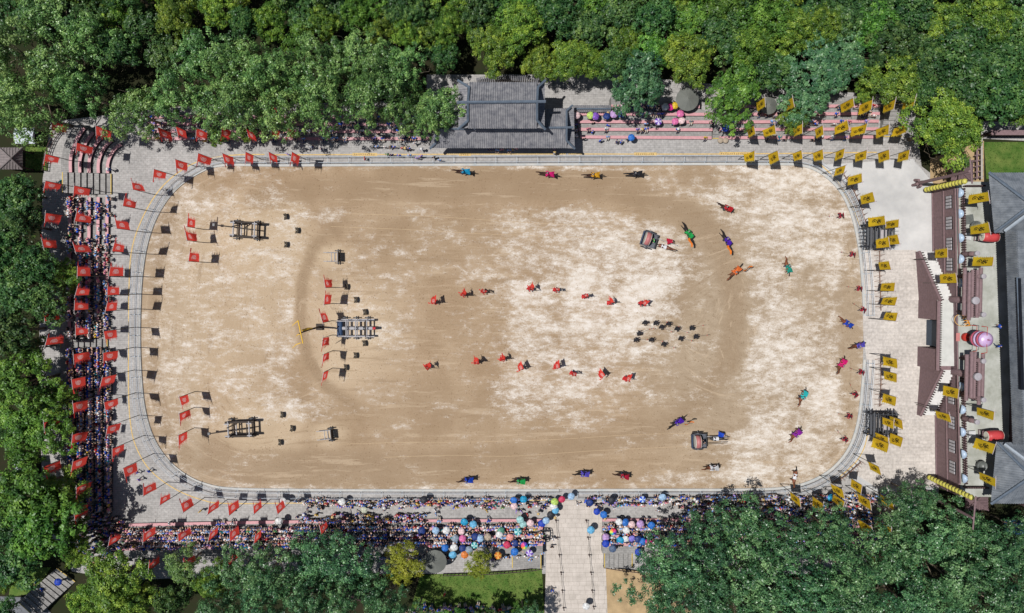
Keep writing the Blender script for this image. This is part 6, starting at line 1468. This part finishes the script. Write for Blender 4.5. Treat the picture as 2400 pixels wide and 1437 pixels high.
UMB = {
 'over the lower pavement left of the path': [(662, 1176, 'white'), (801, 1177, 'white'), (853, 1196, 'cream'), (653, 1223, 'white'), (993, 1172, 'black'), (1204, 1173, 'blue'), (1227, 1171, 'cyan'), (1205, 1187, 'pale pink')],
 'in the stand left of the path': [(1088, 1224, 'cyan'), (1109, 1230, 'light blue'), (1021, 1244, 'pale blue'), (1046, 1244, 'white'), (1081, 1246, 'pale pink'), (988, 1245, 'navy'), (1174, 1245, 'green'), (1170, 1254, 'white'), (1067, 1263, 'grey'), (1084, 1263, 'pink'), (1113, 1259, 'navy'), (1125, 1263, 'pale blue'), (1143, 1259, 'beige'), (1195, 1260, 'salmon'),
      (1188, 1278, 'red-pink'), (1112, 1279, 'teal and white'), (1043, 1285, 'blue'), (1064, 1284, 'white'), (1084, 1286, 'navy'), (1099, 1290, 'grey'), (1061, 1301, 'light blue'), (1089, 1301, 'orange'), (1167, 1303, 'orange and yellow'), (1219, 1219, 'mint'), (1226, 1230, 'mint'), (1243, 1227, 'pale pink'), (1280, 1221, 'pale blue'), (1270, 1228, 'royal blue'), (1214, 1247, 'teal and white'), (1241, 1297, 'purple and white'), (1229, 1280, 'rainbow'), (1207, 1274, 'navy'), (1206, 1294, 'blue')],
 'around the arena exit': [(1317, 1171, 'red-pink'), (1339, 1164, 'pale blue'), (1300, 1177, 'lime'), (1298, 1188, 'white'), (1302, 1197, 'light blue'), (1291, 1207, 'black'), (1382, 1179, 'navy'), (1399, 1200, 'royal blue'), (1415, 1207, 'blue'), (1385, 1243, 'light blue'), (1374, 1422, 'white')],
 'along the lower fence right of the exit': [(1433, 1173, 'black'), (1506, 1171, 'blue and white'), (1553, 1166, 'pale blue'), (1948, 1167, 'cyan')],
 'in the stand right of the path': [(1451, 1224, 'white'), (1466, 1225, 'blue'), (1481, 1230, 'pale pink'), (1501, 1229, 'lilac'), (1527, 1232, 'blue'), (1437, 1247, 'rainbow'), (1468, 1244, 'white'), (1420, 1260, 'lilac'), (1454, 1267, 'cyan'), (1466, 1264, 'white'), (1481, 1263, 'periwinkle'), (1496, 1265, 'navy'), (1507, 1270, 'blue'), (1520, 1272, 'magenta'), (1420, 1275, 'royal blue'), (1436, 1287, 'slate'), (1497, 1295, 'royal blue')],
 'in the stand right of the pavilion': [(1480, 322, 'blue'), (1352, 270, 'pale pink'), (1384, 270, 'lime'), (1396, 272, 'purple'), (1422, 272, 'navy'), (1439, 267, 'lilac'), (1457, 268, 'navy'), (1543, 285, 'purple and white'), (1560, 250, 'white'), (1572, 250, 'magenta'), (1582, 247, 'yellow'), (1595, 266, 'pink'), (1583, 284, 'pink'), (1598, 282, 'pale pink')],
 'on the far stands': [(1702, 300, 'royal blue'), (612, 315, 'magenta'), (162, 970, 'cyan'), (135, 1365, 'royal blue')],
}
for zone, lst in UMB.items():
    seen = {}
    for (x, y, c) in lst:
        zb = 0.0
        if 'left of the path' in zone and 'stand' in zone or 'right of the path' in zone: zb = max(0, min(1.5, (y - 1222) / 19 * .4))
        if 'pavilion' in zone: zb = max(0, min(1.8, (322 - y) / 18 * .4))
        oth = sorted((q for q in lst if q[:2] != (x, y)), key=lambda q: (q[0] - x) ** 2 + (q[1] - y) ** 2)[:1]
        lab = '%s umbrella %s, next to %s one' % (c, zone, oth[0][2])
        seen[lab] = seen.get(lab, 0) + 1
        if seen[lab] > 1: lab += ', ' + ORD[seen[lab] - 1]
        sit = zb > 0.05; zu = zb + (1.55 if sit else 1.95); p = W(x, y, zu + .15)
        t = thing('umbrella', lab, 'umbrella', (p.x, p.y, zu - .0), prs.uniform(0, 6.28), 'umbrellas ' + zone, prs.uniform(.94, 1.08))
        t.rotation_euler = (R(prs.uniform(-13, 13)), R(prs.uniform(-13, 13)), prs.uniform(0, 6.28))
        put('canopy', ubrella_mesh(c), t); put('shaft', shaft_me, t); put('handle', hand_me, t)
        if not (x, y) in ((1374, 1422), (1385, 1243), (1205, 1187), (1480, 322)): CROWD.append(((p.x - .08, p.y - .18, zb), prs.uniform(-.5, .5) + (PI if y < 700 else 0), 'hold', '', '', 0))

# people standing in the gaps between the bench rows
for key, n in (('W1', 110), ('W2', 380), ('SW', 420), ('SE', 260)):
    rows_ = STANDS[key][1]
    for _ in range(n):
        ri = prs.randrange(0 if key[0] == 'W' else 1, len(rows_)); P, z = rows_[ri]; i = prs.randrange(len(P) - 1); f = prs.random()
        x, y = lerp(P[i][0], P[i + 1][0], f), lerp(P[i][1], P[i + 1][1], f)
        fx, fy = (Ex if key[0] == 'W' else Nx); CROWD.append(((x + fx * .5, y + fy * .5, z), math.atan2(-fx, fy) + prs.uniform(-.5, .5), prs.choice(('stand', 'lean')), '', '', 0))
# choose the most exposed spectators as individuals, the rest become one mass
prs.shuffle(INDIV)
CAP = 300 - len(SPOTS)
for it in INDIV[:CAP]: person(it[0], it[1], it[2], it[3], it[4])
CROWD += INDIV[CAP:]
if True:
    V, F, MI = [], [], []; base = 0
    tops = list(TOPS); cm = [m_skn, m_hair, m_shoe] + [BOT[k] for k in BOT] + [TOPM[k] for k in tops]; nb = len(BOT)
    cache = {}
    for k, me in PERSON_LO.items():
        co = np.zeros(len(me.vertices) * 3, dtype=np.float32); me.vertices.foreach_get('co', co)
        cache[k] = (co.reshape(-1, 3), [tuple(p.vertices) for p in me.polygons], np.array([p.material_index for p in me.polygons]))
    for (pos, rz, pose, *_r) in CROWD:
        co, fs, mi = cache[pose if pose in cache else 'stand']; s = prs.uniform(.92, 1.04); c_, s_ = math.cos(rz), math.sin(rz)
        q = co * s; V.append(np.column_stack([q[:, 0] * c_ - q[:, 1] * s_ + pos[0], q[:, 0] * s_ + q[:, 1] * c_ + pos[1], q[:, 2] + pos[2]]))
        F += [tuple(i + base for i in f) for f in fs]; base += len(co)
        tp = 3 + nb + tops.index(wpick(prs, TOPW)); bt = 3 + prs.randrange(nb)
        MI.append(np.array([0, tp, bt, 1, 2])[mi])
    me = bpy.data.meshes.new('crowd'); me.from_pydata(np.concatenate(V).tolist(), [], F)
    for m in cm: me.materials.append(m)
    me.polygons.foreach_set('material_index', np.concatenate(MI).astype(np.int32)); me.polygons.foreach_set('use_smooth', [True] * len(F)); me.update()
    tag(put('crowd', me), 'dense crowd of spectators filling the bench rows', 'crowd', kind='stuff')

# ---------------------------------------------------------------- horses
def horse_pts(pose):
    P = {'mid': (-.1, 0, 1.28, .27, .27), 'crp': (-.62, 0, 1.36, .25, .26), 'rmp': (-.85, 0, 1.34, .16), 'chs': (.45, 0, 1.30, .25, .26), 'nb': (.72, 0, 1.48, .17, .2), 'nk': (1.0, 0, 1.78, .11, .15), 'pol': (1.18, 0, 1.98, .10), 'fac': (1.38, 0, 1.80, .085), 'muz': (1.56, 0, 1.62, .065),
         'tl0': (-1.02, 0, 1.34, .06), 'tl1': (-1.28, 0, 1.10, .085), 'tl2': (-1.42, 0, .72, .03)}
    for s, k in ((1, 'L'), (-1, 'R')):
        P['el' + k] = (.45, s * .15, 1.02, .10); P['fk' + k] = (.50, s * .15, .62, .06); P['ff' + k] = (.48, s * .15, .20, .042); P['fh' + k] = (.54, s * .15, .06, .06)
        P['st' + k] = (-.55, s * .17, 1.02, .14); P['hk' + k] = (-.78, s * .16, .60, .065); P['hf' + k] = (-.74, s * .16, .20, .045); P['hh' + k] = (-.68, s * .16, .06, .06)
        P['ea' + k] = (1.17, s * .06, 2.12, .02)
    if pose == 'gallop':
        P['fkL'] = (.90, .15, .80, .06); P['ffL'] = (1.18, .15, .50, .042); P['fhL'] = (1.30, .15, .40, .06); P['fkR'] = (.72, -.15, .62, .06); P['ffR'] = (.70, -.15, .24, .042); P['fhR'] = (.78, -.15, .07, .06)
        P['hkL'] = (-1.02, .16, .66, .065); P['hfL'] = (-1.30, .16, .36, .045); P['hhL'] = (-1.40, .16, .28, .06); P['hkR'] = (-.70, -.16, .58, .065); P['hfR'] = (-.52, -.16, .22, .045); P['hhR'] = (-.44, -.16, .06, .06)
        P['nk'] = (1.08, 0, 1.70, .11, .15); P['pol'] = (1.32, 0, 1.84, .10); P['fac'] = (1.54, 0, 1.70, .085); P['muz'] = (1.74, 0, 1.56, .065); P['eaL'] = (1.29, .06, 1.98, .02); P['eaR'] = (1.29, -.06, 1.98, .02)
        P['tl1'] = (-1.38, 0, 1.26, .085); P['tl2'] = (-1.72, 0, 1.05, .03)
    names = list(P); ix = {n: i for i, n in enumerate(names)}; E, Mt = [], []
    def e(a, b, m): E.append((ix[a], ix[b])); Mt.append(m)
    e('mid', 'crp', 0); e('crp', 'rmp', 0); e('mid', 'chs', 0); e('chs', 'nb', 0); e('nb', 'nk', 0); e('nk', 'pol', 0); e('pol', 'fac', 0); e('fac', 'muz', 0); e('rmp', 'tl0', 1); e('tl0', 'tl1', 1); e('tl1', 'tl2', 1)
    for k in 'LR':
        e('chs', 'el' + k, 0); e('el' + k, 'fk' + k, 0); e('fk' + k, 'ff' + k, 0); e('ff' + k, 'fh' + k, 1); e('crp', 'st' + k, 0); e('st' + k, 'hk' + k, 0); e('hk' + k, 'hf' + k, 0); e('hf' + k, 'hh' + k, 1); e('pol', 'ea' + k, 0)
    return [P[n] for n in names], E, Mt
COAT = {'bay': mat('coat_bay', A(122, 70, 44), .5, .15, 5, 0, .4), 'dark bay': mat('coat_dark_bay', A(70, 44, 36), .5, .15, 5, 0, .4), 'black': mat('coat_black', A(40, 36, 38), .5, .15, 5, 0, .4), 'brown': mat('coat_brown', A(140, 82, 54), .5, .15, 5, 0, .4)}
m_mane = mat('mane', (.02, .016, .014), .6, .1, 6)
HORSE = {}
for pose in ('gallop', 'trot'):
    a = horse_pts(pose); HORSE[pose] = skin_mesh('horse_' + pose, a[0], a[1], a[2], 1)
    HORSE[pose].materials.append(COAT['bay']); HORSE[pose].materials.append(m_mane)
mn = MB()
for k in range(9): f = k / 8; x, z = lerp(.62, 1.22, f), lerp(1.66, 2.06, f); mn.add([(x - .05, 0, z - .12), (x + .05, 0, z - .06), (x - .02, .02, z + .1), (x - .1, -.06, z - .02)], [(0, 1, 2), (0, 2, 3), (0, 3, 1), (1, 3, 2)])
mane_me = {'trot': mn.mesh('mane', m_mane)}
mn2 = MB()
for k in range(9): f = k / 8; x, z = lerp(.66, 1.30, f), lerp(1.66, 1.94, f); mn2.add([(x - .05, 0, z - .12), (x + .05, 0, z - .06), (x - .02, .02, z + .1), (x - .1, -.06, z - .02)], [(0, 1, 2), (0, 2, 3), (0, 3, 1), (1, 3, 2)])
mane_me['gallop'] = mn2.mesh('mane', m_mane)
sd = MB(); vs = []
for i in range(7):
    a = R(-75 + 25 * i)
    for x in (-.55, -.2, .2): vs.append((x, .31 * math.sin(a), 1.28 + .31 * math.cos(a)))
sd.add(vs, [(3 * i + j, 3 * i + j + 1, 3 * i + 4 + j, 3 * i + 3 + j) for i in range(6) for j in range(2)])
def saddle_mesh(m): return sd.mesh('saddle_cloth', m, True)
CLOTH = {'cyan': A(28, 160, 206), 'magenta': A(226, 30, 120), 'yellow': A(232, 170, 40), 'black': A(44, 44, 50), 'red': A(206, 40, 48), 'green': A(40, 176, 86), 'purple': A(84, 34, 180), 'orange': A(240, 120, 56), 'teal': A(30, 150, 130), 'blue': A(24, 72, 190), 'violet': A(96, 84, 200), 'turquoise': A(50, 196, 196), 'white': A(226, 226, 228), 'crimson': A(186, 28, 60), 'plum': A(150, 40, 170)}
CLM = {k: mat('robe_' + k, v, .65, .15, 5, 0, .25) for k, v in CLOTH.items()}
SADL = {k: saddle_mesh(m) for k, m in CLM.items()}
def cape_mesh(m, seed):
    r = random.Random(seed); mb = MB(); nx, nz = 4, 6; vs = []
    for j in range(nz + 1):
        for i in range(nx + 1):
            u, v = i / nx - .5, j / nz; vs.append((u * (.42 + .45 * v), -.12 - .70 * v + .06 * math.sin(6 * v + u * 5 + seed), .54 - .50 * v ** 1.3 + .05 * math.sin(9 * u + seed)))
    mb.add(vs, [(j * (nx + 1) + i, j * (nx + 1) + i + 1, (j + 1) * (nx + 1) + i + 1, (j + 1) * (nx + 1) + i) for j in range(nz) for i in range(nx)])
    me = bpy.data.meshes.new('cape'); me.from_pydata(mb.v, [], mb.f); me.materials.append(m); me.polygons.foreach_set('use_smooth', [True] * len(mb.f)); return me
CAPE = {k: cape_mesh(m, i) for i, (k, m) in enumerate(CLM.items())}
hm = MB(); hm.lathe([(.125, -.04), (.12, .05), (.07, .13), (.015, .2), (.01, .3)], n=10); helm_me = hm.mesh('helmet', mat('helmet_silver', A(186, 186, 190), .35, .1, 4, 0, .5, metal=.4), True)
def place_xy(px, py, z=1.2): v = W(px, py, z); return v.x, v.y
m_pen = mat('pennant_orange', A(240, 130, 40), .7, .15, 4, 0, .2)
def pennant(label, x, y, z, ang, L=1.3):
    t = thing('lance_pennant', label, 'pennant', (x, y, z), ang)
    mb = MB(); mb.tube((.3, 0, -.6), (-1.6, 0, 2.2), .025, n=5); mb.obj('lance', m_pole, t)
    mb = MB(); vs = []
    for j in range(9):
        v = j / 8
        for s in (0, 1): vs.append((-.7 - v * L, .10 * math.sin(7 * v), 1.3 + .25 * v - s * .5 * (1 - v * .75) + .08 * math.sin(6 * v)))
    vs = [(a - .0, b + (.14 if i % 2 else -.06), c) for i, (a, b, c) in enumerate(vs)]
    mb.add(vs, [(2 * j, 2 * j + 1, 2 * j + 3, 2 * j + 2) for j in range(8)]); me = bpy.data.meshes.new('cloth'); me.from_pydata(mb.v, [], mb.f); me.materials.append(m_pen); put('cloth', me, t)
HORSES = [(1087, 402, -1, -.1, 'dark bay', 'cyan', 'at the upper fence'), (1284, 408, -1, -.15, 'dark bay', 'magenta', 'at the upper fence'), (1390, 411, -1, 0, 'dark bay', 'yellow', 'at the upper fence'), (1489, 408, -1, 0, 'black', 'black', 'at the upper fence'),
 (1701, 487, -1, -.5, 'dark bay', 'red', 'at the upper right of the sand'), (1612, 545, -.6, -1, 'black', 'green', 'right of the upper drum cart'), (1702, 562, -.6, -1, 'black', 'purple', 'below the red rider'), (1722, 637, -.7, .7, 'brown', 'orange', 'below the purple rider'), (1845, 625, -.3, -1, 'brown', 'teal', 'alone on the pale right sand'),
 (1983, 757, -.9, -.7, 'brown', 'blue', 'above the arena gate'), (2010, 810, -1, .3, 'bay', 'violet', 'in the arena gate'), (1971, 855, -.5, .9, 'bay', 'magenta', 'below the arena gate'), (1880, 930, -.5, .9, 'brown', 'turquoise', 'at the lower right of the sand'), (1864, 1018, -.7, .7, 'brown', 'plum', 'near the lower right curve'),
 (1586, 990, -.9, .6, 'black', 'purple', 'left of the lower drum cart'), (1668, 1096, -1, .1, 'bay', 'white', 'below the lower drum cart'), (1459, 1114, -1, -.2, 'dark bay', 'crimson', 'at the lower fence'), (1366, 1110, -1, 0, 'black', 'violet', 'at the lower fence'), (1216, 1127, -1, 0, 'dark bay', 'green', 'at the lower fence'), (1095, 1125, -1, .1, 'dark bay', 'blue', 'at the lower fence')]
GAL = {(1612, 545), (1702, 562), (1722, 637), (1586, 990), (1087, 402), (1284, 408), (1390, 411), (1489, 408)}
for i, (x, y, dx, dy, coat, robe, where) in enumerate(HORSES):
    wx, wy = place_xy(x, y, 1.3); a = math.atan2(-dy, dx); pose = 'gallop' if (x, y) in GAL else 'trot'
    h = put('horse', HORSE[pose], None, (wx, wy, .02), a); slot(h, 0, COAT[coat]); tag(h, '%s horse under the %s-robed rider %s' % (coat, robe, where), 'horse', 'ridden horses')
    put('mane', mane_me[pose], h); put('saddle_cloth', SADL[robe], h)
    r_ = put('person', PERSON['ride'], None, (wx - .05 * math.cos(a), wy - .05 * math.sin(a), 1.64), a - PI / 2, 1.03); slot(r_, 1, CLM[robe]); slot(r_, 2, CLM[robe] if i % 2 else BOT['black'])
    tag(r_, 'rider in %s robe and cape on %s horse %s' % (robe, coat, where), 'person', 'riders in the arena')
    put('cape', CAPE[robe], r_); put('helmet', helm_me, r_, (0, .14, .80))
    if (x, y) in ((1612, 545), (1702, 562), (1586, 990), (1722, 637)): pennant('long orange pennant on the lance of the %s-robed rider' % robe + (' left of the lower drum cart' if y > 900 else ''), wx + .3 * math.cos(a + 1.57), wy + .3 * math.sin(a + 1.57), 1.5, a - .25)
wx, wy = place_xy(1862, 1119, 1.2); h = put('horse', HORSE['trot'], None, (wx, wy, .02), math.atan2(-1, -.25)); slot(h, 0, COAT['brown']); tag(h, 'riderless brown horse with pale blanket at the lower right fence', 'horse'); put('mane', mane_me['trot'], h); put('saddle_cloth', SADL['white'], h)

# ---------------------------------------------------------------- drum carts
m_cartf = mat('cart_board', A(92, 96, 106), .6, .2, 2, 0, .4)
def drum_cart(label, cx, cy, ang, hpx, hpy, coat, hlab):
    p = W(cx, cy, 1.0); t = thing('drum_cart', label, 'cart', (p.x, p.y, 0), ang, None, (1.0, .86, 1.0))
    for k in range(6): mb = MB(); mb.box((0, -.92 + k * .368, .85), (2.1, .35, .09)); mb.obj('floor_board', m_cartf, t)
    for s in (-1, 1):
        mb = MB(); mb.box((0, s * 1.14, 1.2), (2.1, .07, .6)); mb.obj('side_panel', m_cartf, t); put('wheel', WHb, t, (-.1, s * 1.35, .78))
        log_obj('shaft', (1.0, s * .62, .95), (4.0, s * .5, 1.1), .05, m_logl if s > 0 else m_logd, t)
    mb = MB(); mb.box((-1.05, 0, 1.25), (.08, 2.2, .75)); mb.obj('tail_panel', m_blue, t); mb = MB(); mb.box((1.05, 0, 1.05), (.08, 2.2, .35)); mb.obj('front_panel', m_iron, t)
    log_obj('axle', (-.1, -1.5, .78), (-.1, 1.5, .78), .06, m_logd, t)
    for s in (-1, 1): log_obj('drum_cradle', (-.3, s * .5, .85), (-.3, s * .5, 1.25), .07, m_logd, t)
    hx, hy = place_xy(hpx, hpy, 1.2); h = put('horse', HORSE['trot'], None, (hx, hy, .02), ang); slot(h, 0, COAT[coat]); tag(h, hlab, 'horse'); put('mane', mane_me['trot'], h); put('saddle_cloth', SADL['white'], h)
    d = thing('cart_drum', 'red drum with white heads lying on the ' + label.split(' with')[0], 'drum', (p.x - .32 * math.cos(ang), p.y - .32 * math.sin(ang), 0), ang); 
    mb = MB(); mb.lathe([(.86, -.32), (.92, 0), (.86, .32)], (0, 0, 1.95 - .18), 20, axis='X'); ds = mb.obj('drum_shell', mat('drum_rose', A(196, 124, 122), .5, .1, 2), d, True)
    for s in (-1, 1): mb = MB(); mb.lathe([(.84, -.03), (.88, 0), (.84, .03)], (s * .36, 0, 1.77), 20, axis='X'); mb.obj('drum_head', m_skin, d)
    r_ = put('person', PERSON['stand'], None, (p.x + .55 * math.cos(ang), p.y + .55 * math.sin(ang), .9), ang + PI / 2 + .3); slot(r_, 1, CLM['green'] if cy < 700 else CLM['black']); tag(r_, 'drummer standing on the ' + label.split(' with')[0], 'person')
drum_cart('upper horse cart with rails on the pale sand', 1521, 562, R(-18), 1558, 579, 'bay', 'bay horse harnessed to the upper drum cart')
drum_cart('lower horse cart with rails on the brown sand', 1638, 1033, R(2), 1680, 1028, 'black', 'black horse harnessed to the lower drum cart')
# ---------------------------------------------------------------- foot soldiers
def spear_me(L, red):
    mb = MB(); mb.tube((0, 0, 0), (0, 0, L), .012, n=5); mb.tube((0, 0, L), (0, 0, L + .28), .025, .004, 5); return mb.mesh('shaft', m_pole)
SPM = spear_me(2.3, 1)
tf = MB(); tf.lathe([(.02, .0), (.06, -.07), (.03, -.14)], n=7); tuft_me = tf.mesh('tassel', CLM['red'])
def soldier(x, y, face, top, lab, grp, weapon, lab2, cape=None):
    face += prs.uniform(-.5, .5)
    wx, wy = place_xy(x, y, .9); s = put('person', PERSON['guard'], None, (wx, wy, .02), face, 1.03)
    slot(s, 1, CLM[top]); slot(s, 2, BOT['black'] if top != 'red' else CLM['black']); slot(s, 3, CLM['black'] if top != 'red' else CLM['red']); tag(s, lab, 'person', grp)
    put('helmet', helm_me if top == 'red2' else hmk, s, (0, .03, 1.66))
    if cape: c = put('cape', CAPE[cape], s, (0, 0, .86)); c.scale = (.8, .55, 1.4) if top == 'red' else ((.72, .42, 1.2) if top == 'black' else (1.0, .7, 1.5))
    if weapon == 'spear':
        w = thing('spear', lab2, 'spear', (wx + .22 * math.cos(face) - .3 * math.sin(face) * 1.0, wy + .3 * math.cos(face), .75), face, 'spears of ' + grp)
        w.rotation_euler = (R(-72), 0, face); put('shaft', SPM, w, (0, 0, -.9)); put('tassel', tuft_me, w, (0, 0, 1.35))
    elif weapon == 'flag':
        fx, fy = wx - .30 * math.sin(face), wy + .30 * math.cos(face)
        w = thing('war_flag', lab2, 'flag', (fx, fy, .02), face + PI, 'flags of ' + grp); mb_, bb_ = pole_me(3.6); put('pole', mb_, w)
        c3 = CLs[prs.randrange(4)]; c = put('cloth', c3[0], w, (0, 0, 3.5)); c.scale = (1, .52, .36); put('fringe', c3[1], c)['kind'] = 'stuff'
hk = MB(); hk.lathe([(.14, -.06), (.13, .04), (.08, .12), (.015, .16)], n=10); hmk = hk.mesh('helmet', CLM['black'], True)
for rn, lst in (('upper', [(1020, 708), (1088, 691), (1135, 684), (1243, 678), (1304, 680), (1371, 694), (1430, 709), (1503, 713)]), ('lower', [(1003, 860), (1119, 848), (1179, 841), (1222, 861), (1305, 858), (1343, 875), (1410, 877), (1467, 888)])):
    for i, (x, y) in enumerate(lst):
        g = 'red soldiers of the %s file' % rn
        soldier(x, y, prs.uniform(-.4, .4) + (-PI / 2), 'red', 'red-clad flag soldier, %s from the left in the %s file' % (ORD[i], rn), g, 'flag', 'small red war flag held by the %s soldier of the %s file' % (ORD[i], rn), 'red')
for i, (x, y) in enumerate(sorted([(1512, 757), (1537, 757), (1567, 759.5), (1551, 767), (1587, 771), (1621.5, 768.5), (1498, 781), (1491, 796.6), (1527, 796.6), (1556, 807), (1596, 793.6), (1631, 789)])):
    soldier(x, y, -PI / 2 + prs.uniform(-.2, .2), 'black', 'black-clad spearman, %s from the left of the block on the sand' % ORD[i], 'black spearmen', 'spear', 'spear of the %s black spearman from the left' % ORD[i], 'black')
for i, (x, y) in enumerate([(1968, 505), (1995, 596), (2011, 676), (2020, 725), (2016, 872), (2002, 923), (1988, 975), (1978, 1029)]):
    soldier(x, y, PI / 2 + prs.uniform(-.6, .6), 'crimson', 'crimson-robed guard along the right fence, %s from the top' % ORD[i], 'crimson guards', 'spear', 'spear of the %s crimson guard from the top' % ORD[i], 'crimson')
for x, y, c, lab in ((1574, 566, 'crimson', 'groom in crimson robe leading the upper drum cart horse'), (1694, 1018, 'blue', 'groom in blue robe leading the lower drum cart horse')):
    wx, wy = place_xy(x, y, .9); s = put('person', PERSON['walk'], None, (wx, wy, .02), -PI / 2, 1.03); slot(s, 1, CLM[c]); slot(s, 2, CLM['black']); tag(s, lab, 'person'); c_ = put('cape', CAPE[c], s, (0, 0, .86)); c_.scale = (1, .8, 1.4)

for o in bpy.data.objects:
    if o.name.startswith('person') and o.parent is None and 'label' in o and len(o['label'].split()) > 13:
        l_ = o['label']
        for w_ in (' and jeans', ' and shorts', ', straw hat,', ', white hat,'):
            if len(l_.split()) > 13: l_ = l_.replace(w_, '')
        o['label'] = l_
# ---------------------------------------------------------------- labels that still coincide get their place in line
by = {}
for o in bpy.data.objects:
    if o.parent is None and 'label' in o and 'category' in o: by.setdefault(o['label'], []).append(o)
for lab, os_ in by.items():
    if len(os_) > 1:
        for i, o in enumerate(sorted(os_, key=lambda q: q.location.x)): o['label'] = (lab + ', ' + ORD[min(i, len(ORD) - 1)] + ' from left').replace(' of the ', ' of ') if len(lab.split()) > 12 else (lab + ', ' + ORD[min(i, len(ORD) - 1)] + ' from left')

for o in bpy.data.objects:
    if o.parent is None and 'label' in o:
        l_ = o['label']
        for w_ in (' the ', ' and jeans', ' and shorts', ', straw hat,', ', white hat,', ' of '):
            if len(l_.split()) > 16: l_ = l_.replace(w_, ' ')
        o['label'] = l_
